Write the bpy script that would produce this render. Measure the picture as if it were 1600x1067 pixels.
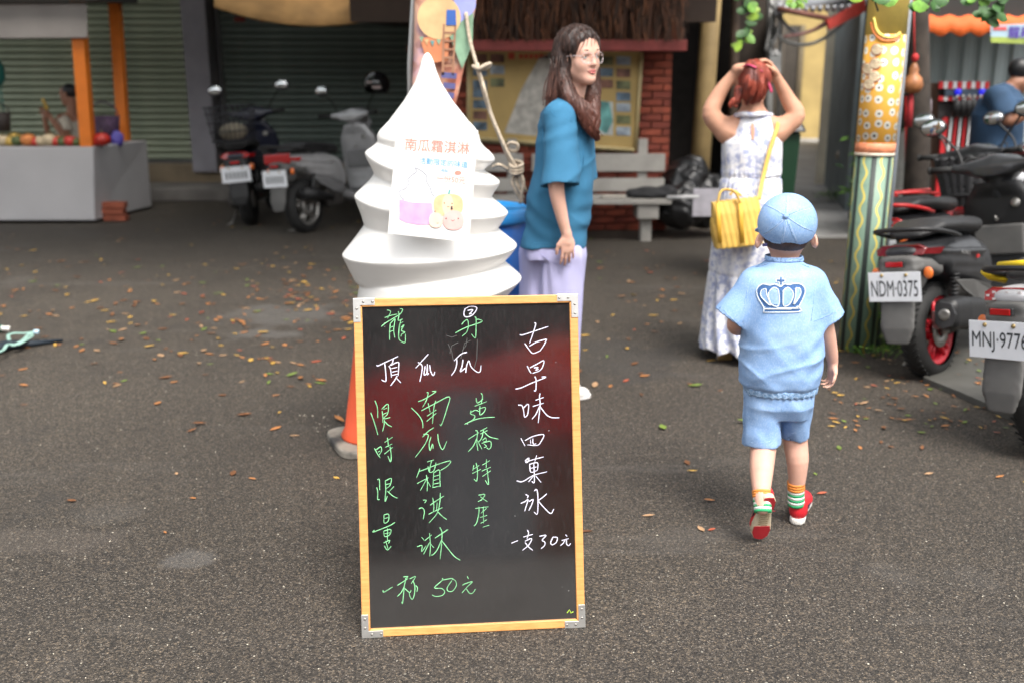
import bpy, math, random
import numpy as np
from mathutils import Vector, Matrix
random.seed(7); rng = np.random.default_rng(7)
R = math.radians; PI = math.pi
for _o in list(bpy.data.objects): bpy.data.objects.remove(_o)
SC = bpy.context.scene; COL = SC.collection
# ------------------------------------------------------------------ camera
CAM_H = 1.42; FPX = 1555.5; PITCH = math.atan((533.5 - 135) / FPX)
cd = bpy.data.cameras.new('camera'); cam = bpy.data.objects.new('camera', cd); COL.objects.link(cam)
cam.location = (0, 0, CAM_H); cam.rotation_euler = (PI / 2 - PITCH, 0, 0)
cd.sensor_width = 36; cd.lens = 35; cd.clip_start = .05; cd.clip_end = 1000
cd.dof.use_dof = True; cd.dof.focus_distance = 2.62; cd.dof.aperture_fstop = 2.4; cd.dof.aperture_blades = 0
SC.camera = cam
# ------------------------------------------------------------------ sky, sun, exposure (overcast)
SUN_EL = R(58); SUN_ROT = R(155)
w = bpy.data.worlds.new('World'); SC.world = w; w.use_nodes = True
wn = w.node_tree; bg = wn.nodes['Background']
sky = wn.nodes.new('ShaderNodeTexSky'); sky.sky_type = 'NISHITA'; sky.sun_disc = False
sky.sun_elevation = SUN_EL; sky.sun_rotation = SUN_ROT; sky.dust_density = 5; sky.air_density = 1.6; sky.ozone_density = .6
hs = wn.nodes.new('ShaderNodeHueSaturation'); hs.inputs['Saturation'].default_value = .18
wn.links.new(sky.outputs[0], hs.inputs['Color']); wn.links.new(hs.outputs[0], bg.inputs[0])
bg.inputs[1].default_value = .15
sl = bpy.data.lights.new('sun', 'SUN'); so = bpy.data.objects.new('sun', sl); COL.objects.link(so)
sl.energy = 1.6; sl.angle = R(22); sl.color = (1, .93, .84)
_sd = Vector((math.sin(SUN_ROT) * math.cos(SUN_EL), math.cos(SUN_ROT) * math.cos(SUN_EL), math.sin(SUN_EL)))
so.rotation_euler = _sd.to_track_quat('Z', 'Y').to_euler()
SC.view_settings.view_transform = 'Standard'; SC.view_settings.look = 'None'
SC.view_settings.gamma = 1; SC.view_settings.exposure = 1.05; SC.view_settings.use_curve_mapping = False
SC.render.engine = 'CYCLES'; SC.cycles.max_bounces = 6

# ------------------------------------------------------------------ picture -> place
def ray(u, v):
    c, s = math.cos(PITCH), math.sin(PITCH); k = (v - 533.5) / FPX
    return np.array([(u - 800) / FPX, c - k * s, -s - k * c])
def W(u, v, Y):
    d = ray(u, v); return np.array([0, 0, CAM_H]) + d * (Y / d[1])
def G(u, v, z=0.0):
    d = ray(u, v); return np.array([0, 0, CAM_H]) + d * ((CAM_H - z) / -d[2])
class Plane:
    def __init__(s, p, n): s.p = np.array(p, float); s.n = np.array(n, float); s.n /= np.linalg.norm(s.n)
    def hit(s, u, v, off=0.0):
        d = ray(u, v); o = np.array([0, 0, CAM_H]); t = np.dot(s.p + s.n * off - o, s.n) / np.dot(d, s.n); return o + d * t

# ------------------------------------------------------------------ materials
def srgb(r, g=None, b=None):
    if isinstance(r, str): r, g, b = (int(r[i:i + 2], 16) for i in (0, 2, 4))
    f = lambda c: (c / 255) / 12.92 if c / 255 < .04045 else ((c / 255 + .055) / 1.055) ** 2.4
    return (f(r), f(g), f(b))
MATS = {}
def mat(name, col=None, rough=.6, metal=0, var=.12, scale=8, bump=0, bscale=120, coat=0, emis=None, estr=0, spec=.5, trans=0, sss=0, detail=4, obj=True):
    if name in MATS: return MATS[name]
    m = bpy.data.materials.new(name); m.use_nodes = True; nt = m.node_tree; b = nt.nodes['Principled BSDF']
    b.inputs['Roughness'].default_value = rough; b.inputs['Metallic'].default_value = metal
    b.inputs['Specular IOR Level'].default_value = spec
    if coat: b.inputs['Coat Weight'].default_value = coat; b.inputs['Coat Roughness'].default_value = .08
    if trans: b.inputs['Transmission Weight'].default_value = trans
    if sss:
        b.inputs['Subsurface Weight'].default_value = sss; b.inputs['Subsurface Radius'].default_value = (.02, .008, .004); b.inputs['Subsurface Scale'].default_value = .5
    tc = nt.nodes.new('ShaderNodeTexCoord')
    if var:
        n = nt.nodes.new('ShaderNodeTexNoise'); n.inputs['Scale'].default_value = scale; n.inputs['Detail'].default_value = detail
        r = nt.nodes.new('ShaderNodeValToRGB'); r.color_ramp.elements[0].position = .3; r.color_ramp.elements[1].position = .7
        r.color_ramp.elements[0].color = (*[max(0, c * (1 - var)) for c in col], 1); r.color_ramp.elements[1].color = (*[min(1, c * (1 + var)) for c in col], 1)
        nt.links.new(tc.outputs['Object'], n.inputs['Vector']); nt.links.new(n.outputs['Fac'], r.inputs['Fac']); nt.links.new(r.outputs['Color'], b.inputs['Base Color'])
    else: b.inputs['Base Color'].default_value = (*col, 1)
    if bump:
        n2 = nt.nodes.new('ShaderNodeTexNoise'); n2.inputs['Scale'].default_value = bscale; n2.inputs['Detail'].default_value = 3
        bp = nt.nodes.new('ShaderNodeBump'); bp.inputs['Strength'].default_value = bump; bp.inputs['Distance'].default_value = .004
        nt.links.new(tc.outputs['Object'], n2.inputs['Vector']); nt.links.new(n2.outputs['Fac'], bp.inputs['Height']); nt.links.new(bp.outputs[0], b.inputs['Normal'])
    if emis: b.inputs['Emission Color'].default_value = (*emis, 1); b.inputs['Emission Strength'].default_value = estr
    MATS[name] = m; return m
class NT:
    """small node helper"""
    def __init__(s, m): s.m = m; s.t = m.node_tree; s.b = s.t.nodes['Principled BSDF']
    def n(s, typ, **kw):
        x = s.t.nodes.new(typ)
        for k, v in kw.items():
            if k.startswith('i_'):
                key = k[2:]; key = int(key) if key.isdigit() else key
                if hasattr(v, 'is_output'): s.t.links.new(v, x.inputs[key])
                else: x.inputs[key].default_value = v
            else: setattr(x, k, v)
        return x
    def math(s, op, a, b=0.0, c=0.0, clamp=False):
        x = s.n('ShaderNodeMath', operation=op, i_0=a, i_1=b, i_2=c); x.use_clamp = clamp; return x.outputs[0]
    def mix(s, f, a, b):
        x = s.t.nodes.new('ShaderNodeMix'); x.data_type = 'RGBA'
        for i, v in ((0, f), (6, a), (7, b)):
            if hasattr(v, 'is_output'): s.t.links.new(v, x.inputs[i])
            else: x.inputs[i].default_value = v if i == 0 else (*v, 1)
        return x.outputs[2]
    def ramp(s, f, stops, interp='LINEAR'):
        x = s.t.nodes.new('ShaderNodeValToRGB'); x.color_ramp.interpolation = interp; e = x.color_ramp.elements
        while len(e) < len(stops): e.new(.5)
        for i, (p, c) in enumerate(stops): e[i].position = p; e[i].color = (*c, 1) if not isinstance(c, (int, float)) else (c, c, c, 1)
        s.t.links.new(f, x.inputs[0]); return x.outputs[0]
    def noise(s, vec, scale, detail=4, rough=.5):
        x = s.n('ShaderNodeTexNoise', i_Scale=scale, i_Detail=detail, i_Roughness=rough); s.t.links.new(vec, x.inputs['Vector']); return x.outputs['Fac']
    def voro(s, vec, scale, feature='F1', rand=1.0):
        x = s.n('ShaderNodeTexVoronoi', feature=feature, i_Scale=scale, i_Randomness=rand); s.t.links.new(vec, x.inputs['Vector']); return x
    def bump(s, h, st=.5, dist=.01):
        x = s.n('ShaderNodeBump', i_Strength=st, i_Distance=dist); s.t.links.new(h, x.inputs['Height']); s.t.links.new(x.outputs[0], s.b.inputs['Normal'])
    def col(s, c): s.t.links.new(c, s.b.inputs['Base Color'])
def newmat(name, rough=.6):
    m = bpy.data.materials.new(name); m.use_nodes = True; MATS[name] = m; k = NT(m); k.b.inputs['Roughness'].default_value = rough
    k.tc = k.t.nodes.new('ShaderNodeTexCoord'); k.o = k.tc.outputs['Object']
    return m, k

# ------------------------------------------------------------------ objects
def thing(name, label, cat, loc=(0, 0, 0), rz=0, group=None):
    o = bpy.data.objects.new(name, None); COL.objects.link(o); o.location = loc; o.rotation_euler = (0, 0, rz); o.empty_display_size = .1
    o['label'] = label; o['category'] = cat
    if group: o['group'] = group
    return o
def tag(o, label=None, cat=None, group=None, kind=None):
    if label: o['label'] = label
    if cat: o['category'] = cat
    if group: o['group'] = group
    if kind: o['kind'] = kind
    return o
def rootloc(p):
    l = np.zeros(3)
    while p is not None: l += np.array(p.location); p = p.parent
    return l
def link(name, me, parent=None):
    o = bpy.data.objects.new(name, me); COL.objects.link(o)
    if parent is not None: o.parent = parent
    return o
def put(name, v, f, m, parent=None, world=True, smooth=True, mi=None):
    """vertices + faces -> one object; world coordinates are made relative to the parent"""
    v = np.asarray(v, float).reshape(-1, 3)
    org = None
    if world and parent is not None: v = v - rootloc(parent)
    me = bpy.data.meshes.new(name)
    if isinstance(f, np.ndarray) and f.ndim == 2:
        n, k = f.shape; me.vertices.add(len(v)); me.vertices.foreach_set('co', v.astype(np.float32).ravel())
        me.loops.add(n * k); me.loops.foreach_set('vertex_index', f.astype(np.int32).ravel())
        me.polygons.add(n); me.polygons.foreach_set('loop_start', np.arange(0, n * k, k, dtype=np.int32))
        try: me.polygons.foreach_set('loop_total', np.full(n, k, dtype=np.int32))
        except Exception: pass
        me.update(calc_edges=True)
    else: me.from_pydata([tuple(x) for x in v], [], [tuple(int(i) for i in q) for q in f]); me.update()
    for mm in (m if isinstance(m, (list, tuple)) else [m]): me.materials.append(mm)
    if mi is not None: me.polygons.foreach_set('material_index', np.asarray(mi, np.int32))
    if smooth is True: me.polygons.foreach_set('use_smooth', np.ones(len(me.polygons), bool))
    elif smooth is not False and smooth is not None: me.polygons.foreach_set('use_smooth', np.asarray(smooth, bool))
    return link(name, me, parent)
def bev(o, wd=.004, seg=2):
    b = o.modifiers.new('bevel', 'BEVEL'); b.width = wd; b.segments = seg; b.limit_method = 'ANGLE'; b.angle_limit = R(40); b.harden_normals = False
    return o
class MB:
    """collects shapes and links them as one mesh object"""
    def __init__(s): s.v = []; s.f = []; s.s = []; s.mi = []; s.cur = 0
    def add(s, v, f, smooth=False):
        o = len(s.v); s.v.extend([tuple(float(c) for c in x) for x in v]); s.f.extend([tuple(int(i) + o for i in q) for q in f]); s.s.extend([smooth] * len(f)); s.mi.extend([s.cur] * len(f)); return s
    def box(s, c, d, rz=0, M=None):
        x, y, z = [k / 2 for k in d]
        v = np.array([(-x, -y, -z), (x, -y, -z), (x, y, -z), (-x, y, -z), (-x, -y, z), (x, -y, z), (x, y, z), (-x, y, z)])
        if M is not None: v = v @ np.array(M).T
        if rz: a = np.array([[math.cos(rz), -math.sin(rz), 0], [math.sin(rz), math.cos(rz), 0], [0, 0, 1]]); v = v @ a.T
        return s.add(v + np.array(c), [(0, 3, 2, 1), (4, 5, 6, 7), (0, 1, 5, 4), (1, 2, 6, 5), (2, 3, 7, 6), (3, 0, 4, 7)])
    def hexa(s, b4, t4):
        return s.add(list(b4) + list(t4), [(0, 3, 2, 1), (4, 5, 6, 7), (0, 1, 5, 4), (1, 2, 6, 5), (2, 3, 7, 6), (3, 0, 4, 7)])
    def prism(s, poly, ext, smooth=False):
        """closed outline of 3D points pushed along the vector ext"""
        n = len(poly); a = np.array(poly, float); b = a + np.array(ext)
        return s.add(list(a) + list(b), [tuple(range(n))[::-1], tuple(range(n, 2 * n))] + [(i, (i + 1) % n, n + (i + 1) % n, n + i) for i in range(n)], smooth)
    def tube(s, pts, r, n=10, cap=True, flat=1.0, up=None):
        pts = np.array(pts, float); m = len(pts); rr = np.full(m, r) if np.isscalar(r) else np.array(r, float)
        t = np.gradient(pts, axis=0); t /= np.linalg.norm(t, axis=1)[:, None] + 1e-12
        u = np.array(up if up is not None else ((0, 0, 1) if abs(t[0][2]) < .9 else (1, 0, 0)), float); V = []
        for i in range(m):
            u = u - t[i] * np.dot(u, t[i]); u /= np.linalg.norm(u) + 1e-12; w_ = np.cross(t[i], u)
            for k in range(n):
                a = 2 * PI * k / n; V.append(pts[i] + rr[i] * (math.cos(a) * u * flat + math.sin(a) * w_))
        F = [(i * n + k, i * n + (k + 1) % n, (i + 1) * n + (k + 1) % n, (i + 1) * n + k) for i in range(m - 1) for k in range(n)]
        if cap: F += [tuple(range(n))[::-1], tuple(range((m - 1) * n, m * n))]
        return s.add(V, F, True)
    def lathe(s, prof, c=(0, 0, 0), n=24, axis='z', M=None, cap=True):
        V = []; m = len(prof)
        for r_, z_ in prof:
            for k in range(n):
                a = 2 * PI * k / n; p = (r_ * math.cos(a), r_ * math.sin(a), z_)
                if axis == 'x': p = (z_, p[0], p[1])
                elif axis == 'y': p = (p[0], z_, -p[1])
                V.append(p)
        V = np.array(V)
        if M is not None: V = V @ np.array(M).T
        F = [(i * n + k, i * n + (k + 1) % n, (i + 1) * n + (k + 1) % n, (i + 1) * n + k) for i in range(m - 1) for k in range(n)]
        if cap: F += [tuple(range(n))[::-1], tuple(range((m - 1) * n, m * n))]
        return s.add(V + np.array(c), F, True)
    def sph(s, c, r, n=12, m=8, sc=(1, 1, 1), M=None):
        pr = [(max(1e-4, math.sin(PI * i / m)) * r, -math.cos(PI * i / m) * r) for i in range(m + 1)]
        V = []; 
        for r_, z_ in pr:
            for k in range(n): a = 2 * PI * k / n; V.append((r_ * math.cos(a) * sc[0], r_ * math.sin(a) * sc[1], z_ * sc[2]))
        V = np.array(V)
        if M is not None: V = V @ np.array(M).T
        F = [(i * n + k, i * n + (k + 1) % n, (i + 1) * n + (k + 1) % n, (i + 1) * n + k) for i in range(m) for k in range(n)]
        return s.add(V + np.array(c), F, True)
    def build(s, name, m, parent=None, world=True):
        o = put(name, np.array(s.v), s.f, m, parent, world, smooth=s.s, mi=s.mi)
        return o
def rotm(ax, a): return np.array(Matrix.Rotation(a, 3, ax))
def spline(pts, n=8):
    p = np.array(pts, float); p = np.vstack([2 * p[0] - p[1], p, 2 * p[-1] - p[-2]]); out = []
    for i in range(1, len(p) - 2):
        for t in np.linspace(0, 1, n, endpoint=False):
            out.append(.5 * ((2 * p[i]) + (-p[i - 1] + p[i + 1]) * t + (2 * p[i - 1] - 5 * p[i] + 4 * p[i + 1] - p[i + 2]) * t * t + (-p[i - 1] + 3 * p[i] - 3 * p[i + 1] + p[i + 2]) * t ** 3))
    out.append(p[-2]); return np.array(out)

# ------------------------------------------------------------------ blended solids (distance field -> surface nets)
def _net(f, lo, h):
    s = f < 0; nx, ny, nz = f.shape
    c = [(i, j, k) for i in (0, 1) for j in (0, 1) for k in (0, 1)]
    def sl(a, i, j, k): return a[i:nx - 1 + i, j:ny - 1 + j, k:nz - 1 + k]
    cnt = sum(sl(s, *q).astype(np.int8) for q in c); act = (cnt > 0) & (cnt < 8)
    I = np.argwhere(act); idx = np.full(act.shape, -1, np.int32); idx[act] = np.arange(len(I))
    pos = np.zeros((len(I), 3)); wt = np.zeros(len(I))
    edges = [(a, b) for a in c for b in c if a < b and sum(abs(x - y) for x, y in zip(a, b)) == 1]
    for a, b in edges:
        fa = f[I[:, 0] + a[0], I[:, 1] + a[1], I[:, 2] + a[2]]; fb = f[I[:, 0] + b[0], I[:, 1] + b[1], I[:, 2] + b[2]]
        x = (fa < 0) != (fb < 0); t = np.where(x, fa / np.where(x, fa - fb, 1), 0)
        for d in range(3): pos[:, d] += np.where(x, a[d] + t * (b[d] - a[d]), 0)
        wt += x
    V = (I + pos / wt[:, None]) * h + lo; Q = []
    for ax in range(3):
        a = [slice(1, None)] * 3; b1 = [slice(1, None)] * 3
        g0 = f[:-1, :-1, :-1]; sh = [slice(0, -1)] * 3; sh[ax] = slice(1, None); g1 = f[tuple(sh)]
        x = (g0 < 0) != (g1 < 0); o = [d for d in range(3) if d != ax]
        e = np.argwhere(x); e = e[(e[:, o[0]] > 0) & (e[:, o[1]] > 0)]
        def at(d0, d1):
            q = e.copy(); q[:, o[0]] -= d0; q[:, o[1]] -= d1; return idx[q[:, 0], q[:, 1], q[:, 2]]
        q = np.stack([at(0, 0), at(1, 0), at(1, 1), at(0, 1)], 1); neg = f[e[:, 0], e[:, 1], e[:, 2]] < 0
        if ax == 1: neg = ~neg
        q = np.where(neg[:, None], q, q[:, ::-1]); Q.append(q)
    Q = np.vstack(Q); Q = Q[(Q >= 0).all(1)]
    return V, Q
class SDF:
    def __init__(s, h=.008): s.ops = []; s.h = h; s.lo = np.full(3, 1e9); s.hi = np.full(3, -1e9)
    def _b(s, lo, hi, sub, k):
        lo = np.array(lo) - .01; hi = np.array(hi) + .01
        if not sub: s.lo = np.minimum(s.lo, lo - 4 * s.h); s.hi = np.maximum(s.hi, hi + 4 * s.h)
        return lo - k - 3 * s.h, hi + k + 3 * s.h
    def rc(s, a, b, ra, rb=None, k=.015, sub=False):
        a = np.array(a, float); b = np.array(b, float); rb = ra if rb is None else rb; m = max(ra, rb)
        def fn(X, Y, Z):
            ba = b - a; L = max(1e-9, ba @ ba); t = np.clip(((X - a[0]) * ba[0] + (Y - a[1]) * ba[1] + (Z - a[2]) * ba[2]) / L, 0, 1)
            return np.sqrt((X - a[0] - t * ba[0]) ** 2 + (Y - a[1] - t * ba[1]) ** 2 + (Z - a[2] - t * ba[2]) ** 2) - (ra + (rb - ra) * t)
        s.ops.append(('-' if sub else '+', k, fn, s._b(np.minimum(a, b) - m, np.maximum(a, b) + m, sub, k))); return s
    def chain(s, pts, rs, k=.015, sub=False):
        P = spline(pts, 4) if len(pts) > 2 else np.array(pts, float); rr = np.interp(np.linspace(0, len(pts) - 1, len(P)), np.arange(len(pts)), rs); m = max(rs)
        def fn(X, Y, Z):
            D = None
            for i in range(len(P) - 1):
                a, ba = P[i], P[i + 1] - P[i]; L = max(1e-9, ba @ ba); t = np.clip(((X - a[0]) * ba[0] + (Y - a[1]) * ba[1] + (Z - a[2]) * ba[2]) / L, 0, 1)
                d = np.sqrt((X - a[0] - t * ba[0]) ** 2 + (Y - a[1] - t * ba[1]) ** 2 + (Z - a[2] - t * ba[2]) ** 2) - (rr[i] + (rr[i + 1] - rr[i]) * t); D = d if D is None else np.minimum(D, d)
            return D
        s.ops.append(('-' if sub else '+', k, fn, s._b(P.min(0) - m, P.max(0) + m, sub, k))); return s
    def ell(s, c, r, k=.015, sub=False, M=None):
        c = np.array(c, float); r = np.array(r, float); m = r.max() if M is not None else r
        def fn(X, Y, Z):
            x, y, z = X - c[0], Y - c[1], Z - c[2]
            if M is not None: A = np.array(M).T; x, y, z = (A[0][0] * x + A[0][1] * y + A[0][2] * z, A[1][0] * x + A[1][1] * y + A[1][2] * z, A[2][0] * x + A[2][1] * y + A[2][2] * z)
            k0 = np.sqrt((x / r[0]) ** 2 + (y / r[1]) ** 2 + (z / r[2]) ** 2); k1 = np.sqrt((x / r[0] ** 2) ** 2 + (y / r[1] ** 2) ** 2 + (z / r[2] ** 2) ** 2)
            return k0 * (k0 - 1) / (k1 + 1e-6)
        s.ops.append(('-' if sub else '+', k, fn, s._b(c - m, c + m, sub, k))); return s
    def box(s, c, d, rd=.01, k=.01, sub=False, M=None):
        c = np.array(c, float); d = np.array(d, float) - rd; m = np.linalg.norm(d) + rd if M is not None else d + rd
        def fn(X, Y, Z):
            x, y, z = X - c[0], Y - c[1], Z - c[2]
            if M is not None: A = np.array(M).T; x, y, z = (A[0][0] * x + A[0][1] * y + A[0][2] * z, A[1][0] * x + A[1][1] * y + A[1][2] * z, A[2][0] * x + A[2][1] * y + A[2][2] * z)
            x, y, z = abs(x) - d[0], abs(y) - d[1], abs(z) - d[2]
            return np.sqrt(np.maximum(x, 0) ** 2 + np.maximum(y, 0) ** 2 + np.maximum(z, 0) ** 2) + np.minimum(np.maximum(x, np.maximum(y, z)), 0) - rd
        s.ops.append(('-' if sub else '+', k, fn, s._b(c - m, c + m, sub, k))); return s
    def slabs(s, pts, rx, ry, k=.01, sub=False, axis=2, pw=2.6):
        """stack of superellipse sections: pts = centres, rx/ry half sizes; sections lie across `axis`"""
        pts = np.array(pts, float); rx = np.array(rx, float); ry = np.array(ry, float); o = np.argsort(pts[:, axis]); pts = pts[o]; rx = rx[o]; ry = ry[o]
        u, v = [d for d in range(3) if d != axis]; z0, z1 = pts[0, axis], pts[-1, axis]
        lo = pts.min(0).copy(); hi = pts.max(0).copy(); lo[u] -= rx.max(); hi[u] += rx.max(); lo[v] -= ry.max(); hi[v] += ry.max()
        def fn(X, Y, Z):
            A = (X, Y, Z); z = A[axis] + 0 * X + 0 * Y + 0 * Z; zc = np.clip(z, z0, z1)
            cu = np.interp(zc, pts[:, axis], pts[:, u]); cv = np.interp(zc, pts[:, axis], pts[:, v]); a = np.interp(zc, pts[:, axis], rx); b = np.interp(zc, pts[:, axis], ry)
            q = ((np.abs(A[u] - cu) / a) ** pw + (np.abs(A[v] - cv) / b) ** pw) ** (1 / pw); d = (q - 1) * np.minimum(a, b)
            return np.maximum(d, np.maximum(z0 - z, z - z1))
        s.ops.append(('-' if sub else '+', k, fn, s._b(lo, hi, sub, k))); return s
    def mod(s, fn): s.ops.append(('m', 0, fn, None)); return s
    def cut(s, p, n):
        p = np.array(p, float); n = np.array(n, float); n /= np.linalg.norm(n)
        return s.mod(lambda X, Y, Z, f: np.maximum(f, (X - p[0]) * n[0] + (Y - p[1]) * n[1] + (Z - p[2]) * n[2]))
    def mesh(s):
        n = np.ceil((s.hi - s.lo) / s.h).astype(int) + 1; f = np.full(n, 1.0, np.float32)
        ax = [s.lo[d] + np.arange(n[d]) * s.h for d in range(3)]
        for op, k, fn, bb in s.ops:
            if op == 'm':
                f = np.asarray(fn(ax[0][:, None, None], ax[1][None, :, None], ax[2][None, None, :], f), np.float32); continue
            i0 = np.maximum(0, np.floor((bb[0] - s.lo) / s.h).astype(int)); i1 = np.minimum(n, np.ceil((bb[1] - s.lo) / s.h).astype(int) + 1)
            if (i1 <= i0).any(): continue
            q = tuple(slice(a, b) for a, b in zip(i0, i1)); g = f[q]
            d = fn(ax[0][q[0]][:, None, None], ax[1][q[1]][None, :, None], ax[2][q[2]][None, None, :])
            if op == '+':
                hh = np.maximum(k - np.abs(g - d), 0) / k if k else 0; f[q] = np.minimum(g, d) - hh * hh * k / 4
            else:
                hh = np.maximum(k - np.abs(g + d), 0) / k if k else 0; f[q] = np.maximum(g, -d) + hh * hh * k / 4
        return _net(f, s.lo, s.h)
    def build(s, name, m, parent=None, world=True, sm=0):
        V, Q = s.mesh()
        o = put(name, V, Q, m, parent, world, True)
        if sm: q = o.modifiers.new('smooth', 'SMOOTH'); q.factor = .5; q.iterations = sm
        return o
def fold(amp, fx, fy, fz, ph=0.0):
    """gentle cloth waves"""
    return lambda X, Y, Z, f: f + amp * np.sin(X * fx + 2.1 * np.sin(Y * fy * .7 + ph) + Z * fz + ph) * np.cos(Y * fy + Z * fz * .6 + 1.3 * ph)
# ------------------------------------------------------------------ lettering
def text_mesh(s, size=1.0, align='CENTER', extr=0.0, offset=0.0):
    cu = bpy.data.curves.new('lettering', 'FONT'); cu.body = s; cu.size = size; cu.align_x = align; cu.align_y = 'CENTER'; cu.extrude = extr; cu.offset = offset; cu.resolution_u = 3
    o = bpy.data.objects.new('lettering', cu); COL.objects.link(o); dg = bpy.context.evaluated_depsgraph_get(); dg.update()
    me = o.evaluated_get(dg).to_mesh(); v = np.array([tuple(x.co) for x in me.vertices]).reshape(-1, 3); f = [tuple(p.vertices) for p in me.polygons]
    o.evaluated_get(dg).to_mesh_clear(); bpy.data.objects.remove(o); bpy.data.curves.remove(cu); return v, f
def text_on(name, s, c, ex, ey, width, m, parent, height=None, off=.001, world=True, bold=0.0):
    """lettering centred at c along unit vectors ex, ey, scaled to the given width"""
    v, f = text_mesh(s, 1.0, offset=bold); 
    if len(v) == 0: return None
    lo, hi = v.min(0), v.max(0); v = v - (lo + hi) / 2; sx = width / (hi[0] - lo[0]); sy = sx if height is None else height / (hi[1] - lo[1])
    ex = np.array(ex, float); ey = np.array(ey, float); n = np.cross(ex, ey)
    P = np.array(c) + v[:, :1] * sx * ex + v[:, 1:2] * sy * ey + n * off
    return put(name, P, f, m, parent, world, False)
def ribbon(mb, pts, wd, n, th=.0006):
    """thin raised stroke lying on a plane with normal n"""
    p = np.array(pts, float); t = np.gradient(p, axis=0); t /= np.linalg.norm(t, axis=1)[:, None] + 1e-12; sd = np.cross(n, t)
    wd = np.full(len(p), wd) if np.isscalar(wd) else np.array(wd); V = []
    for i in range(len(p)): V += [p[i] - sd[i] * wd[i] / 2, p[i] + sd[i] * wd[i] / 2, p[i] + n * th]
    F = []
    for i in range(len(p) - 1): a = 3 * i; b = a + 3; F += [(a, b, b + 2, a + 2), (a + 2, b + 2, b + 1, a + 1)]
    mb.add(V, F, False)
# ================================================================== SETTING
def X_(u, Y): return (u - 800) / FPX * Y / (math.cos(PITCH)) * 1.0  # rough helper (depth given along y)
m, k = newmat('asphalt', .8)
big = k.noise(k.o, .55, 5, .55); mid = k.noise(k.o, 5, 6, .65); fine = k.noise(k.o, 110, 3, .7)
v1 = k.voro(k.o, 170); v2 = k.voro(k.o, 75)
base = k.ramp(big, [(.30, (.041, .036, .031)), (.52, (.058, .051, .044)), (.72, (.082, .073, .063))])
base = k.mix(k.math('MULTIPLY', mid, .55), base, (.030, .027, .026))
dk = k.ramp(fine, [(.35, (.45, .45, .45)), (.65, (1.5, 1.5, 1.5))])
mm_ = k.t.nodes.new('ShaderNodeMix'); mm_.data_type = 'RGBA'; mm_.blend_type = 'MULTIPLY'; mm_.inputs[0].default_value = 1; k.t.links.new(base, mm_.inputs[6]); k.t.links.new(dk, mm_.inputs[7]); c = mm_.outputs[2]
def sepc(vv, i): return k.n('ShaderNodeSeparateColor', i_0=vv.outputs['Color']).outputs[i]
va = k.voro(k.o, 165); vb_ = k.voro(k.o, 300)
ga = k.ramp(sepc(va, 0), [(0, (.35, .34, .33)), (.45, (.8, .77, .72)), (.8, (1.2, 1.15, 1.08)), (1, (2.0, 1.85, 1.65))]); gb = k.ramp(sepc(vb_, 0), [(0, (.5, .5, .5)), (.6, (.95, .93, .9)), (1, (1.9, 1.75, 1.5))])
for g_x in (ga, gb):
    mx_ = k.t.nodes.new('ShaderNodeMix'); mx_.data_type = 'RGBA'; mx_.blend_type = 'MULTIPLY'; mx_.inputs[0].default_value = 1; k.t.links.new(c, mx_.inputs[6]); k.t.links.new(g_x, mx_.inputs[7]); c = mx_.outputs[2]
# pale aggregate grains, picked by the random cell value
sel = k.math('GREATER_THAN', k.n('ShaderNodeSeparateColor', i_0=v1.outputs['Color']).outputs[0], .78)
g1 = k.math('MULTIPLY', sel, k.math('LESS_THAN', v1.outputs['Distance'], .36))
gc = k.mix(k.n('ShaderNodeSeparateColor', i_0=v1.outputs['Color']).outputs[1], (.10, .085, .07), (.24, .21, .18))
c = k.mix(k.math('MULTIPLY', g1, .8), c, gc)
sel2 = k.math('GREATER_THAN', k.n('ShaderNodeSeparateColor', i_0=v2.outputs['Color']).outputs[0], .955)
c = k.mix(k.math('MULTIPLY', k.math('MULTIPLY', sel2, k.math('LESS_THAN', v2.outputs['Distance'], .25)), .75), c, (.26, .24, .2))
# worn pale patches and old stains
wp = k.ramp(k.noise(k.o, 1.15, 3, .5), [(.64, 0), (.74, 1)]); c = k.mix(k.math('MULTIPLY', wp, .22), c, (.15, .14, .13))
sp_ = k.ramp(k.noise(k.o, 2.6, 5, .6), [(.60, 0), (.72, 1)]); c = k.mix(k.math('MULTIPLY', sp_, .45), c, (.022, .02, .019))
mp = k.n('ShaderNodeMapping'); mp.inputs['Scale'].default_value = (.5, 3.2, 1); mp.inputs['Rotation'].default_value = (0, 0, .5); k.t.links.new(k.o, mp.inputs[0])
st_ = k.ramp(k.noise(mp.outputs[0], 1.0, 4, .6), [(.60, 0), (.70, 1)]); c = k.mix(k.math('MULTIPLY', st_, .25), c, (.11, .10, .09))
def spot(u, v, rx, ry, colr, amt):
    global c
    p_ = G(u, v); mp2 = k.n('ShaderNodeMapping'); mp2.inputs['Location'].default_value = (-p_[0] / rx, -p_[1] / ry, 0); mp2.inputs['Scale'].default_value = (1 / rx, 1 / ry, 1); k.t.links.new(k.o, mp2.inputs[0])
    ln = k.n('ShaderNodeVectorMath', operation='LENGTH', i_0=mp2.outputs[0]).outputs['Value']; q_ = k.math('ADD', ln, k.math('MULTIPLY', k.math('SUBTRACT', k.noise(k.o, 4.5, 5, .6), .5), 2.2)); c = k.mix(k.math('MULTIPLY', k.ramp(q_, [(.55, 1), (1.0, 0)]), amt), c, colr)
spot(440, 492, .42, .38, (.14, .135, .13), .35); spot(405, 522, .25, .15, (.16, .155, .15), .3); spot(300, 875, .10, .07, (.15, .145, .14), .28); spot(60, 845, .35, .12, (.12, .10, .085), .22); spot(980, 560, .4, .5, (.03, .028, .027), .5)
k.col(c)
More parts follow.
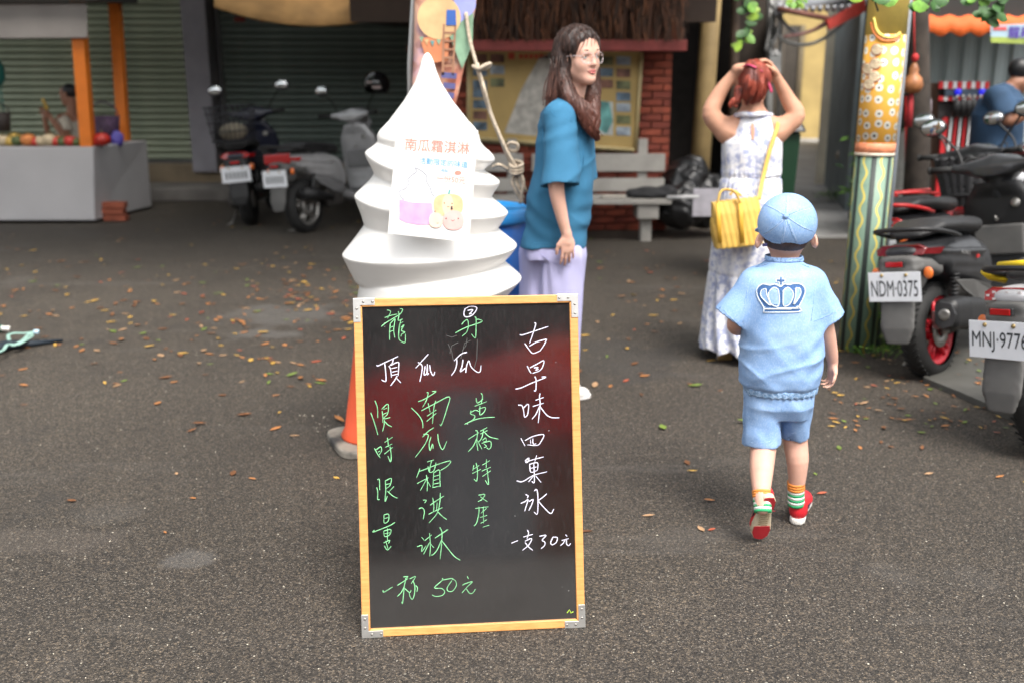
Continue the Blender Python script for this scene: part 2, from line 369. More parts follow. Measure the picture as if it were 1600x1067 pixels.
hh = k.math('ADD', k.math('MULTIPLY', v1.outputs['Distance'], -.8), k.math('ADD', fine, k.math('MULTIPLY', mid, .4))); k.bump(hh, .75, .006)
rg = k.ramp(big, [(.3, .68), (.7, .88)]); k.t.links.new(rg, k.b.inputs['Roughness'])
ASPH = m
gv = []; N = 24
mb = MB(); mb.add([(-150, -120, 0), (150, -120, 0), (150, 260, 0), (-150, 260, 0)], [(0, 1, 2, 3)])
tag(mb.build('ground', ASPH), kind='structure')
# worn concrete patches seen left of the board
mc, k = newmat('old_concrete', .75)
n1 = k.noise(k.o, 3, 6, .6); k.col(k.ramp(n1, [(.3, (.055, .055, .048)), (.7, (.10, .097, .088))])); k.bump(k.noise(k.o, 60, 4), .4, .004)
mw, k = newmat('damp_alley', .4)
n1 = k.noise(k.o, 1.3, 6, .6); n2 = k.noise(k.o, 14, 5, .6)
c = k.ramp(n1, [(.35, (.20, .197, .19)), (.5, (.38, .375, .365)), (.7, (.48, .47, .455))]); c = k.mix(k.math('MULTIPLY', n2, .5), c, (.06, .058, .055)); k.col(c)
k.t.links.new(k.ramp(n1, [(.4, .6), (.6, .85)]), k.b.inputs['Roughness']); k.bump(n2, .3, .006)
def sheet(name, pts, z, th, m, kind='structure'):
    P = [np.array([p[0], p[1], z - th]) for p in pts]; b = MB(); b.prism(P, (0, 0, th)); return tag(b.build(name, m), kind=kind)
alley = [G(1190, 372), G(1330, 372), G(1345, 330), G(1318, 262), G(1296, 216), G(1200, 216), G(1203, 280)]
sheet('path', alley, .006, .05, mw)
pv = [G(1442, 598), G(1500, 622), G(1575, 655), G(1760, 700), G(1760, 470), G(1560, 470), G(1480, 520)]
sheet('pavement', pv, .03, .08, mc)

# ------------------------------------------------------------------ fallen leaves
LEAFC = [('leaf_brown', (.16, .065, .025)), ('leaf_orange', (.36, .15, .05)), ('leaf_yellow', (.50, .30, .06)), ('leaf_green', (.14, .20, .035)), ('leaf_tan', (.36, .22, .12)), ('leaf_red', (.38, .09, .045))]
LM = [mat(n_, c_, .55, var=.3, scale=30) for n_, c_ in LEAFC]
mb = MB(); pw_ = [.3, .22, .18, .09, .13, .08]
def leaf_at(mb, x, y, L, z0=.004):
    a = rng.uniform(0, 2 * PI); Wd = L * rng.uniform(.28, .48); cu = rng.uniform(.05, .45) * L; tl = rng.uniform(-.2, .35)
    ca, sa = math.cos(a), math.sin(a); V = []
    for i, (t, ww) in enumerate(((-.5, .06), (-.2, .85), (.15, 1), (.5, .05))):
        for sgn in (-1, 0, 1):
            lx, ly = t * L, sgn * ww * Wd / 2; lz = z0 + cu * (abs(sgn) * .35 * ww + (t * t) * 1.2) * .5 + max(0, tl) * (t + .5) * L * .5
            V.append((x + ca * lx - sa * ly, y + sa * lx + ca * ly, lz))
    F = [(3 * i + j, 3 * i + j + 1, 3 * i + j + 4, 3 * i + j + 3) for i in range(3) for j in range(2)]
    mb.cur = int(rng.choice(6, p=pw_)); mb.add(V, F, True)
for i in range(1150):
    y = rng.choice([rng.uniform(4.6, 8.5), rng.uniform(6, 13), rng.uniform(3, 5)], p=[.5, .42, .08]); x = rng.uniform(-.62, .62) * y
    if rng.random() < .35: x = rng.normal(-1.0, .9); y = rng.normal(6.6, 1.1)
    if y < 2.6: continue
    leaf_at(mb, x, y, rng.uniform(.03, .075) * (1.0 if y > 4 else .7))
for i in range(150):
    p = G(rng.uniform(1290, 1600), rng.uniform(545, 680)); leaf_at(mb, p[0], p[1], rng.uniform(.02, .045), .006 + (.03 if p[0] > 2.2 else 0))
for (u, v, L) in [(338, 502, .075), (300, 674, .05), (545, 516, .05), (312, 664, .06), (420, 600, .045), (90, 540, .06), (70, 527, .06), (1350, 632, .05), (1302, 655, .045), (1284, 772, .04), (1392, 700, .04), (272, 598, .045), (447, 388, .06), (470, 572, .05)]:
    p = G(u, v); leaf_at(mb, p[0], p[1], L)
tag(mb.build('fallen_leaves', LM), 'small brown, orange and green leaves scattered over the dark asphalt', 'leaves', kind='stuff')
mb = MB()
for i in range(420):  # grit and petals near the cone and elsewhere
    if i < 26: p = G(rng.normal(497, 18), rng.normal(652, 9))
    else: p = G(rng.uniform(0, 1600), rng.uniform(480, 1060))
    r = rng.uniform(.0015, .004) if i >= 26 else rng.uniform(.002, .005); mb.sph((p[0], p[1], r * .5), r, 5, 3, (1, rng.uniform(.6, 1), .5), rotm('Z', rng.uniform(0, 6)))
tag(mb.build('pavement_grit', mat('grit', (.42, .38, .31), .7, var=.4, scale=15)), 'pale crumbs and grit strewn over the asphalt', 'grit', kind='stuff')

# ------------------------------------------------------------------ shuttered shops (left, behind)
YS = 13.9
def xs(u, Y): return W(u, 200, Y)[0]
def zs(v, Y): return W(800, v, Y)[2]
concrete = mat('shop_concrete', (.16, .15, .14), .85, var=.25, scale=3, bump=.3, bscale=40)
pillarm = mat('pillar_paint', (.27, .26, .29), .7, var=.12, scale=4)
shop = thing('shop_building', 'low shop row with closed pale green roller shutters behind the stall and parked scooters', 'building', (-4.3, YS, 0))
b = MB(); b.box((-5.2, YS + .35, 1.8), (9.4, .3, 3.6)); b.build('wall', mat('shop_dark_wall', (.05, .048, .045), .9, var=.2), shop)
b = MB(); b.box((-5.2, YS - .05, .2), (9.3, .5, .4)); bev(b.build('plinth', mat('plinth', (.22, .17, .11), .85, var=.35, scale=2.2, bump=.4, bscale=25), shop), .02)
b = MB(); b.box((-5.2, YS - .75, .08), (9.3, .9, .16)); bev(b.build('step', concrete, shop), .015)
px0, px1 = xs(304, YS - .2), xs(342, YS - .2)
b = MB(); b.box(((px0 + px1) / 2, YS - .22, 1.95), (px1 - px0, .4, 3.3)); bev(b.build('pillar', pillarm, shop), .012)
b = MB(); b.box((-5.2, YS - .8, 3.45), (9.6, 2.4, .22)); b.build('unseen_shade_roof', mat('roof_dark', (.05, .05, .05), .8), shop)  # out-of-view slab added as an occluder to darken the shutters
m, k = newmat('shutter', .45)
sx = k.n('ShaderNodeSeparateXYZ', i_0=k.o)
n1 = k.noise(k.o, 1.4, 4); c = k.ramp(n1, [(.3, (.30, .35, .26)), (.7, (.48, .52, .38))]); k.col(c); k.b.inputs['Metallic'].default_value = .25
SHL = m
m2_, k = newmat('shutter_dull', .5); n1 = k.noise(k.o, 1.4, 4); k.col(k.ramp(n1, [(.3, (.17, .22, .20)), (.7, (.26, .31, .27))])); k.b.inputs['Metallic'].default_value = .2
def shutter(xa, xb, za, zb, m, lab):
    t = thing('roller_shutter', lab, 'shutter', ((xa + xb) / 2, YS, za), group='closed roller shutters')
    n = int((zb - za) / .088); me = None
    for i in range(n):
        if me is None:
            pr = [(0, .0), (-.012, .008), (-.026, .028), (-.030, .045), (-.024, .062), (-.010, .076), (0, .078), (.006, .04)]
            P = [np.array([-(xb - xa) / 2, y_, z_]) for y_, z_ in pr]; q = MB(); q.prism(P[::-1], (xb - xa, 0, 0)); o = q.build('slat', m, t, world=False); me = o.data
        else: o = link('slat', me, t)
        o.location = (0, 0, i * .088)
    q = MB(); q.box(((xa + xb) / 2, YS + .03, (za + zb) / 2), (xb - xa, .02, zb - za)); q.build('backing', mat('shutter_gap', (.03, .035, .03), .8), t)
    for xq in (xa - .03, xb + .03): q = MB(); q.box((xq, YS - .02, (za + zb) / 2), (.06, .1, zb - za)); q.build('guide_rail', mat('rail', (.12, .12, .12), .5, .6), t)
    q = MB(); q.box(((xa + xb) / 2, YS - .02, za - .04), (xb - xa, .07, .075)); q.build('bottom_bar', mat('rail', None), t)
shutter(-9.6, px0 - .07, .44, 3.25, SHL, 'pale green roller shutter on the left, behind the white stall')
shutter(px1 + .07, -.75, .44, 3.25, m2_, 'darker grey-green roller shutter behind the two parked scooters')
# sagging tan awning cloth in front of the second shutter
t_ = mat('tan_cloth', (.42, .24, .09), .8, var=.3, scale=3, bump=.3, bscale=12)
b = MB(); n = 28; Y = 11.6
U = np.linspace(335, 660, n); V = []
for i, u in enumerate(U):
    s_ = (u - 335) / 325; drop = 4 + 34 * math.sin(PI * min(1, max(0, (s_ * .98 + .02)))) ** .8; 
    for j in range(5):
        p = W(u, drop - j * 26 + 2, Y + .28 * j + .05 * math.sin(i * .9 + j)); V.append(p)
F = [(i * 5 + j, (i + 1) * 5 + j, (i + 1) * 5 + j + 1, i * 5 + j + 1) for i in range(n - 1) for j in range(4)]
b.add(V, F, True); o = b.build('awning_cloth', t_); q = o.modifiers.new('s', 'SOLIDIFY'); q.thickness = .015
tag(o, 'sagging tan cloth awning hanging above the dark shutter', 'awning')
# checkered paper strip along the top of the dark shutter
t = thing('bunting_strip', 'faded red and grey checkered strip taped across the dark shutter top', 'bunting', tuple(W(480, 30, YS - .08)))
rm = mat('faded_red', (.22, .045, .035), .8); gm_ = mat('faded_grey', (.10, .12, .12), .8)
for r_ in range(2):
    for i in range(14):
        u = 365 + i * 20; p0, p1 = W(u, 17 + r_ * 10 if 1 else 0, YS - .08), W(u + 18, 25 + r_ * 10, YS - .08)
        q = MB(); q.box((p0 + p1) / 2, (abs(p1[0] - p0[0]), .01, abs(p1[2] - p0[2]))); q.build('paper_square', rm if (i + r_) % 2 else gm_, t)
# ------------------------------------------------------------------ brick shelter with map board
YB = 10.05
brk = [mat('brick_a', (.20, .040, .022), .8, var=.3, scale=9, bump=.4, bscale=60), mat('brick_b', (.25, .054, .028), .8, var=.3, scale=9, bump=.4, bscale=60), mat('brick_c', (.17, .034, .02), .8, var=.3, scale=9)]
mortar = mat('mortar', (.13, .075, .055), .95, var=.2)
bx0, bx1 = xs(640, YB), xs(1046, YB); ztop = zs(60, YB)
sh = thing('brick_shelter', 'red brick shelter wall under a thatched eave, behind the benches', 'building', ((bx0 + bx1) / 2, YB, 0))
b = MB(); b.box(((bx0 + bx1) / 2, YB + .14, 1.25), (bx1 - bx0 - .02, .2, 2.5)); b.build('mortar_wall', mortar, sh)
b = MB(); b.box(((bx0 + bx1) / 2, YB + 1.9, 1.3), (bx1 - bx0 - .3, 3.3, 2.6)); b.build('back_room', mat('room', (.06, .03, .022), .9), sh)
bw, bh, g_ = .205, .06, .012; meshes = {}; cnt = 0; stuffb = MB()
def hidden(x, z):  # behind the map board
    return xs(748, YB) < x < xs(985, YB) and zs(212, YB) < z < zs(92, YB)
for r_ in range(int(ztop / (bh + g_)) + 1):
    z = .04 + r_ * (bh + g_); off = (bw + g_) / 2 if r_ % 2 else 0; x = bx0 + off
    if off: pass
    while x < bx1 - .02:
        ww = min(bw, bx1 - x)
        if ww > .06 and not hidden(x + ww / 2, z):
            seen = x > xs(700, YB) and not (xs(836, YB) < x < xs(925, YB) and z < 2.2) and (x > xs(925, YB) or z > .9)
            if seen and cnt < 299 and ww > bw * .9:
                key = int(rng.integers(3))
                if key not in meshes:
                    q = MB(); q.box((0, 0, 0), (bw, .06, bh)); o = q.build('brick', brk[key], sh, world=False); bev(o, .004, 1); meshes[key] = o
                else: o = meshes[key].copy(); COL.objects.link(o)
                o.location = (x + ww / 2 - sh.location[0], .015 + rng.uniform(-.003, .003), z); cnt += 1
            else: stuffb.cur = int(rng.integers(3)); stuffb.box((x + ww / 2, YB + .015, z), (ww, .06, bh))
        x += bw + g_
tag(stuffb.build('brick', brk, sh), kind='stuff')
eave = mat('eave_paint', (.20, .035, .03), .7, var=.25)
p0, p1 = W(690, 71, 9.6), W(1072, 73, 9.6)
b = MB(); b.box(((p0[0] + p1[0]) / 2, 9.6, (p0[2] + p1[2]) / 2), (p1[0] - p0[0], .12, .10)); bev(b.build('eave_beam', eave, sh), .01)
p2 = W(1038, 40, 9.75); 
b = MB(); b.hexa([W(1000, 72, 9.75), W(1060, 72, 9.75), W(1060, 72, 9.95), W(1000, 72, 9.95)], [W(1015, -30, 9.75), W(1045, -30, 9.75), W(1045, -30, 9.95), W(1015, -30, 9.95)]); b.build('corner_post', mat('post_red', (.22, .06, .03), .8, var=.3), sh)
# thatch: hanging dry blades
th = MB(); cols = [mat('thatch_a', (.07, .028, .014), .9, var=.4), mat('thatch_b', (.03, .015, .009), .9, var=.4), mat('thatch_c', (.13, .05, .022), .9, var=.4)]
for i in range(4200):
    u = rng.uniform(690, 1070); Y = rng.uniform(9.5, 10.0); v0 = rng.uniform(-90, 45); L = rng.uniform(20, 60)
    p = W(u, v0, Y); q_ = W(u + rng.normal(0, 6), min(66, v0 + L), Y - rng.uniform(0, .08)); wd = rng.uniform(.003, .012); th.cur = int(rng.choice(3, p=[.45, .35, .2]))
    th.add([p - [wd, 0, 0], p + [wd, 0, 0], q_ + [wd * .4, 0, 0], q_ - [wd * .4, 0, 0]], [(0, 1, 2, 3)])
tag(th.build('thatch', cols, sh), kind='stuff')
b = MB(); b.hexa([(bx0 - .5, 9.75, 2.0), (bx1 + .35, 9.75, 2.0), (bx1 + .35, 14, 2.2), (bx0 - .5, 14, 2.2)], [(bx0 - .5, 9.7, 3.4), (bx1 + .35, 9.7, 3.4), (bx1 + .35, 14, 3.4), (bx0 - .5, 14, 3.4)]); b.build('roof', mat('roof_brown', (.04, .025, .018), .9), sh)
# map board
mbd = thing('map_board', 'large yellow tourist map board with rows of small photos on the brick wall', 'notice board', tuple(W(865, 150, YB - .06)))
pl = Plane((0, YB - .07, 0), (0, -1, 0))
def quad(mb, plane, pts, off=0.0, th=.004):
    P = [plane.hit(u, v, off) for u, v in pts]; mb.prism([p - plane.n * th for p in P], plane.n * th)
b = MB(); quad(b, pl, [(733, 214), (990, 232), (1000, 79), (735, 76)], 0, .04); b.build('panel', mat('map_yellow', (.42, .29, .10), .6, var=.12, scale=3), mbd)
fr = MB(); fm = mat('map_frame', (.50, .40, .20), .5, var=.1); C4 = [(731, 216), (993, 235), (1003, 76), (733, 73)]
for i in range(4):
    a_, c_ = pl.hit(*C4[i], .012), pl.hit(*C4[(i + 1) % 4], .012); q = MB(); q.tube([a_, c_], .018, 6); q.build('frame_rail', fm, mbd)
b = MB(); quad(b, pl, [(735, 222), (988, 240), (990, 234), (735, 216)], 0, .03); b.build('lower_rail', mat('map_rail', (.12, .10, .05), .6), mbd)
b = MB(); quad(b, pl, [(788, 208), (838, 213), (862, 140), (868, 78), (842, 92), (815, 140)], .003, .003); b.build('map_shape', mat('map_grey', (.42, .40, .36), .6, var=.3, scale=14), mbd)
b = MB(); quad(b, pl, [(930, 200), (948, 210), (958, 190), (952, 160), (936, 158)], .003, .003); b.build('map_inset', mat('map_inset', (.12, .32, .30), .6, var=.6, scale=8), mbd)
b = MB(); quad(b, pl, [(935, 158), (958, 160), (958, 212), (930, 210)], .001, .003); b.build('inset_ground', mat('map_white', (.5, .52, .5), .6, var=.2), mbd)
pm = [mat('photo_a', (.10, .15, .20), .4, var=.7, scale=9), mat('photo_b', (.12, .13, .06), .4, var=.7, scale=9), mat('photo_c', (.20, .09, .06), .4, var=.7, scale=9), mat('photo_d', (.26, .30, .34), .4, var=.7, scale=9)]
for cx, rows in ((750, (91, 112, 132, 146, 163, 180, 197)), (777, (91, 109, 129)), (947, (95, 113, 131)), (974, (95, 114, 133, 151, 168, 187, 205))):
    for i, cy in enumerate(rows):
        q = MB(); quad(q, pl, [(cx - 11, cy + 7), (cx + 11, cy + 7.5), (cx + 11, cy - 6), (cx - 11, cy - 6.5)], .006, .004); q.build('photo', pm[int(rng.integers(4))], mbd)
b = MB()
for i in range(7): quad(b, pl, [(811 + i * 8, 92), (817 + i * 8, 92), (817 + i * 8, 85), (811 + i * 8, 85)], .003, .003)
quad(b, pl, [(794, 93), (804, 93), (804, 83), (794, 83)], .003, .003)
b.build('title_print', mat('map_red', (.5, .06, .03), .6), mbd)

# ------------------------------------------------------------------ dark covered passage right of the shelter
dark = mat('interior_shade', (.022, .018, .016), .9, var=.3)  # near-black base colour stands in for the unlit interior
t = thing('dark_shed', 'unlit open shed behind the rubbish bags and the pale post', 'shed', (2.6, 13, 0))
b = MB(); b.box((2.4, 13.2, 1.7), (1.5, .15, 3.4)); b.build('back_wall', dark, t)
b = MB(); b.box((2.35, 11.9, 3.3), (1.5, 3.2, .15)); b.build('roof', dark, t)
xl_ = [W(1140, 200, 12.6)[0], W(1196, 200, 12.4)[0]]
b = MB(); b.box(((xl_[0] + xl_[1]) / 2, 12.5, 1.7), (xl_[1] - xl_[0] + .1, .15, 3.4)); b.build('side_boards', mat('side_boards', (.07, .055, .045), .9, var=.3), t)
def post(name, lab, cat, u0, v0, u1, v1, Y, r, m, r2=None, foot=None):
    a_ = W(u0, v0, Y); a_[2] = 0; c_ = W(u1, v1, Y); t = thing(name, lab, cat, tuple(a_)); d = c_ - a_; c_ = a_ + d * 1.25
    b = MB(); b.tube([a_, a_ * .5 + c_ * .5, c_], [r, (r + (r2 or r)) / 2, r2 or r], 14); b.build('shaft', m, t)
    if foot: b = MB(); b.tube([a_, a_ + d * .06], r * 1.04, 14); b.build('painted_foot', foot, t)
    return t
# the photo shows the post foot (red) at v~325 -> depth 9.6..10.5
post('wooden_post', 'thick pale yellow timber post with a faded red foot beside the rubbish bags', 'post', 1088, 340, 1112, 0, 10.6, .105, mat('pale_timber', (.30, .21, .09), .7, var=.25, scale=4), .1, mat('foot_red', (.30, .07, .05), .8))
post('timber_stake', 'thin dark timber stake in the shed behind the woman', 'post', 1140, 330, 1150, 0, 11.2, .05, mat('dark_timber', (.07, .045, .03), .8, var=.3))
# ------------------------------------------------------------------ alley walls
def wall(name, lab, cat, p, q, h, th, m, z0=0):
    p = np.array([p[0], p[1]]); q = np.array([q[0], q[1]]); d = (q - p) / np.linalg.norm(q - p); n = np.array([-d[1], d[0]]) * th
    b = MB(); b.prism([(p[0], p[1], z0), (q[0], q[1], z0), (q[0] + n[0], q[1] + n[1], z0), (p[0] + n[0], p[1] + n[1], z0)], (0, 0, h)); o = b.build(name, m); return tag(o, lab, cat)
pA, pB = G(1290, 216), G(1190, 216)
wall('end_wall', 'ochre yellow wall closing the far end of the alley', 'wall', pB + [-6, 0, 0], pA + [.6, 0, 0], 6.5, -.3, mat('ochre', (.40, .29, .11), .8, var=.15, scale=2))
bd = thing('door_panel', 'dark brown shuttered opening in the ochre wall at the alley end', 'opening', tuple(W(1232, 214, 26)))
b = MB(); p = W(1222, 214, 26); q_ = W(1252, 214, 26); p = W(1205, 200, 26); q_ = W(1250, 40, 26); b.box(((p[0] + q_[0]) / 2, 26, (p[2] + q_[2]) / 2), (q_[0] - p[0], .1, q_[2] - p[2])); b.build('leaf', mat('brown_door', (.06, .05, .04), .7), bd)
b = MB(); b.box((q_[0] + .06, 25.98, (p[2] + q_[2]) / 2), (.12, .16, q_[2] - p[2])); b.build('frame', mat('door_frame', (.2, .16, .1), .7), bd)
gw = mat('slate_paint', (.24, .29, .31), .6, var=.2, scale=3); cw = mat('cream_wall', (.62, .57, .46), .8, var=.25, scale=2)
a1 = W(1362, 250, 11.6); a2 = W(1318, 250, 14.8); a3 = W(1301, 215, 26)
wall('alley_side_wall', 'slate blue wall on the right side of the alley mouth', 'wall', a1, a2, 3.0, .25, gw)
wall('cream_side_wall', 'cream and grey wall running down the right side of the alley', 'wall', a2 + [-.05, .1, 0], a3, 2.6, .3, cw)
b = MB(); b.tube([(a2[0] - .06, a2[1] - .05, 0), (a2[0] - .06, a2[1] - .05, 4)], .07, 10); tag(b.build('drain_pipe', mat('pipe', (.16, .16, .17), .5)), 'grey drain pipe at the corner of the slate wall', 'pipe')
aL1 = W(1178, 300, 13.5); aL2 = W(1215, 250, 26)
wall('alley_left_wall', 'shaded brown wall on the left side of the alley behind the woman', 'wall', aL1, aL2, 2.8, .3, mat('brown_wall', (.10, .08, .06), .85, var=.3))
# utility post + cables + tin roof with red edge
pm_ = mat('galv', (.36, .36, .35), .5, .3, var=.25, scale=6)
up = thing('utility_pole', 'pale grey metal pole with cables and a meter box, at the alley mouth', 'pole', tuple(G(1198, 330)))
a_ = G(1198, 330); Yp = a_[1]
b = MB(); b.tube([a_, W(1200, 0, Yp) + [0, 0, .6]], .045, 12); b.build('shaft', pm_, up)
b = MB(); b.tube([W(1215, 200, Yp), W(1222, -20, Yp)], .02, 8); b.build('conduit', pm_, up)
b = MB(); b.box(W(1209, 105, Yp - .08), (.14, .1, .32)); bev(b.build('meter_box', mat('meter', (.30, .31, .31), .4, var=.2), up), .02)
b = MB(); b.sph(W(1211, 84, Yp - .1), .045, 12, 8); b.build('meter_dome', mat('dome', (.55, .55, .55), .2), up)
for i, pts in enumerate([[(1205, 30), (1222, 62), (1262, 70), (1300, 52), (1345, 10)], [(1207, 12), (1240, 50), (1270, 48), (1320, 22)], [(1203, 5), (1218, 35), (1206, 74)], [(1225, 58), (1265, 50), (1300, 28), (1350, 2)], [(1196, 80), (1204, 40), (1213, 0)]]):
    b = MB(); b.tube(spline([W(u, v, Yp - .1 - .03 * i) for u, v in pts], 6), .02 if i < 3 else .015, 8); b.build('cable', [pm_, mat('cable_grey', (.25, .25, .26), .5), pm_, mat('cable_pink', (.35, .16, .15), .5), pm_][i], up)
tr = thing('tin_roof', 'small grey tin roof with a red folded edge over the alley mouth', 'roof', tuple(W(1260, 20, Yp)))
b = MB(); pr = [W(1352, -2, Yp - .4), W(1292, 33, Yp - .4), W(1296, 47, Yp - .4), W(1354, 18, Yp - .4)]; b.prism(pr, (0, .06, 0)); b.build('red_edge', mat('red_edge', (.50, .05, .035), .5, var=.2), tr)
b = MB()
for i in range(12):
    u = 1215 + i * 11; b.tube([W(u, 18 - i * .5, Yp - .3), W(u + 8, -30, Yp + 1.2)], .035, 6)
b.hexa([W(1210, 24, Yp - .3), W(1345, -4, Yp - .3), W(1350, -30, Yp + 1.2), W(1215, -18, Yp + 1.2)], [W(1210, 18, Yp - .3), W(1345, -10, Yp - .3), W(1350, -36, Yp + 1.2), W(1215, -24, Yp + 1.2)])
b.build('sheet', mat('tin', (.28, .29, .31), .4, .5, var=.2), tr)
b = MB(); b.tube([W(1215, 14, Yp - .35), W(1296, 30, Yp - .35)], .03, 8); b.build('front_beam', mat('rust_beam', (.18, .07, .05), .7, var=.3), tr)
# ================================================================== MENU BOARD
bl, br = G(566, 995), G(914, 978)
def top_of(u, v, base, L):
    d = ray(u, v); o = np.array([0, 0, CAM_H]); lo, hi = .5, 6.0; best = None
    A = d @ d; B = 2 * d @ (o - base); C = (o - base) @ (o - base) - L * L; D = B * B - 4 * A * C
    if D < 0: t = -B / (2 * A)
    else: t = (-B + math.sqrt(D)) / (2 * A)
    return o + d * t
L_ = np.linalg.norm(br - bl); bh_ = L_ * 1.5
tl = top_of(552, 467, bl, bh_)
ex = (br - bl) / L_; ez = tl - bl; ez -= ex * (ez @ ex); ez /= np.linalg.norm(ez)
nrm = np.cross(ex, ez); 
if nrm[1] > 0: nrm = -nrm
BP = Plane(bl, nrm)
tl, tr = BP.hit(552, 467), BP.hit(902, 460)
print('board', L_, bh_, bl, br, tl, tr, 'lean deg', math.degrees(math.asin(-ez[1])) if 1 else 0, 'n', BP.n)
menu = thing('menu_board', 'black chalkboard in a light wood frame with green and white handwritten prices', 'chalkboard', tuple((bl + br) / 2))
m, k = newmat('board_wood', .42)
mp = k.n('ShaderNodeMapping'); mp.inputs['Scale'].default_value = (3, 3, 30); k.t.links.new(k.o, mp.inputs[0])
c = k.ramp(k.noise(mp.outputs[0], 6, 5, .6), [(.3, (.56, .25, .075)), (.7, (.74, .37, .125))]); k.col(c); BW = m
m, k = newmat('board_wood_h', .42)
mp = k.n('ShaderNodeMapping'); mp.inputs['Scale'].default_value = (3, 30, 30); k.t.links.new(k.o, mp.inputs[0])
c = k.ramp(k.noise(mp.outputs[0], 6, 5, .6), [(.3, (.56, .25, .075)), (.7, (.74, .37, .125))]); k.col(c); BWH = m
m, k = newmat('chalk_surface', .09)
n1 = k.noise(k.o, 3, 5, .6); n2 = k.noise(k.o, 400, 2)
mp = k.n('ShaderNodeMapping'); mp.inputs['Scale'].default_value = (60, 60, 2); k.t.links.new(k.o, mp.inputs[0]); n3 = k.noise(mp.outputs[0], 3, 5, .65)
c = k.ramp(n1, [(.35, (.010, .0095, .010)), (.7, (.022, .021, .021))]); c = k.mix(k.ramp(n3, [(.5, 0), (.8, .25)]), c, (.07, .07, .07))
vs = k.voro(k.o, 55); dots = k.math('MULTIPLY', k.math('GREATER_THAN', k.n('ShaderNodeSeparateColor', i_0=vs.outputs['Color']).outputs[0], .965), k.math('LESS_THAN', vs.outputs['Distance'], .07))
c = k.mix(k.math('MULTIPLY', dots, .8), c, (.5, .5, .48)); k.col(c)
k.t.links.new(k.ramp(n3, [(.35, .07), (.75, .15)]), k.b.inputs['Roughness']); k.bump(n2, .02, .001); k.b.inputs['Specular IOR Level'].default_value = 1.0; k.b.inputs['Coat Weight'].default_value = 1; k.b.inputs['Coat IOR'].default_value = 2.0; k.b.inputs['Coat Roughness'].default_value = .07
CHS = m
C = [bl, br, tr, tl]; cen = sum(C) / 4; n_ = BP.n
FW = .0225
def inset(P, d):
    P = [np.array(p) for p in P]; out = []
    for i in range(4):
        a = P[i - 1] - P[i]; b_ = P[(i + 1) % 4] - P[i]; out.append(P[i] + a / np.linalg.norm(a) * d + b_ / np.linalg.norm(b_) * d)
    return out
I_ = inset(C, FW); I2 = inset(C, FW - .003)
for i, nm in enumerate(('frame_rail', 'frame_stile', 'frame_rail', 'frame_stile')):
    q = MB(); P = [C[i], C[(i + 1) % 4], I_[(i + 1) % 4], I_[i]]; P = [p - n_ * .016 for p in P]
    e = (P[1] - P[0]) / np.linalg.norm(P[1] - P[0]) * .0004; P[0] = P[0] + e; P[1] = P[1] - e; P[2] = P[2] - e; P[3] = P[3] + e
    q.prism(P, n_ * .022); bev(q.build(nm, BWH if i % 2 == 0 else BW, menu), .0025, 2)
q = MB(); q.prism([p - n_ * .006 for p in I2], n_ * .005); q.build('writing_surface', CHS, menu)
q = MB(); q.prism([p - n_ * .014 for p in I2], n_ * .006); q.build('backing', mat('backing', (.2, .14, .08), .7), menu)
mtl = mat('bracket_metal', (.62, .62, .60), .38, .85, var=.12, scale=20); scr = mat('screw', (.35, .33, .30), .4, .8)
for i in range(4):
    a = C[i]; d1 = (C[(i + 1) % 4] - a); d1 /= np.linalg.norm(d1); d2 = (C[i - 1] - a); d2 /= np.linalg.norm(d2)
    s_ = a + n_ * .0062 - (d1 + d2) * .0008; w_, l_ = .019, .060
    lh, lv = (l_ * .95, l_ * 1.05) if i % 2 == 0 else (l_ * 1.05, l_ * .95)
    P = [s_, s_ + d1 * lh, s_ + d1 * lh + d2 * w_, s_ + d1 * w_ + d2 * w_, s_ + d1 * w_ + d2 * lv, s_ + d2 * lv]
    q = MB(); q.prism(P, n_ * .0016)
    bk = bev(q.build('corner_bracket', mtl, menu), .0008, 2)
    for (f1, f2) in ((.45, .5), (.85, .5)):
        for dd, oo in ((d1, d2), (d2, d1)):
            c_ = s_ + dd * l_ * f1 * (1 if f1 < .8 else 1) + oo * w_ * .5 + n_ * .0017; q = MB(); q.sph(c_, .0036, 10, 5, (1, 1, .5), np.array(Vector(n_).to_track_quat('Z', 'Y').to_matrix())); sc_ = q.build('screw', scr, bk, world=True)
# hinged back legs
for t_ in (.04, .96):
    top = tl + (tr - tl) * t_ - n_ * .02; top = top - ez * .03; ft = np.array([top[0], bl[1] + .52 + (br[1] - bl[1]) * t_, 0]); q = MB()
    d = (ft - top); q.hexa([top + [-.011, 0, 0], top + [.011, 0, 0], top + [.011, .02, 0], top + [-.011, .02, 0]], [ft + [-.011, 0, 0], ft + [.011, 0, 0], ft + [.011, .02, 0], ft + [-.011, .02, 0]]); q.build('rear_leg', BW, menu)
a_ = tl + (tr - tl) * .04 - n_ * .02 - ez * .55; c_ = np.array([a_[0], bl[1] + .30, .3])
q = MB(); q.tube([c_, c_ + [L_ * .92, .04, 0]], .009, 8); q.build('rear_bar', BW, menu)
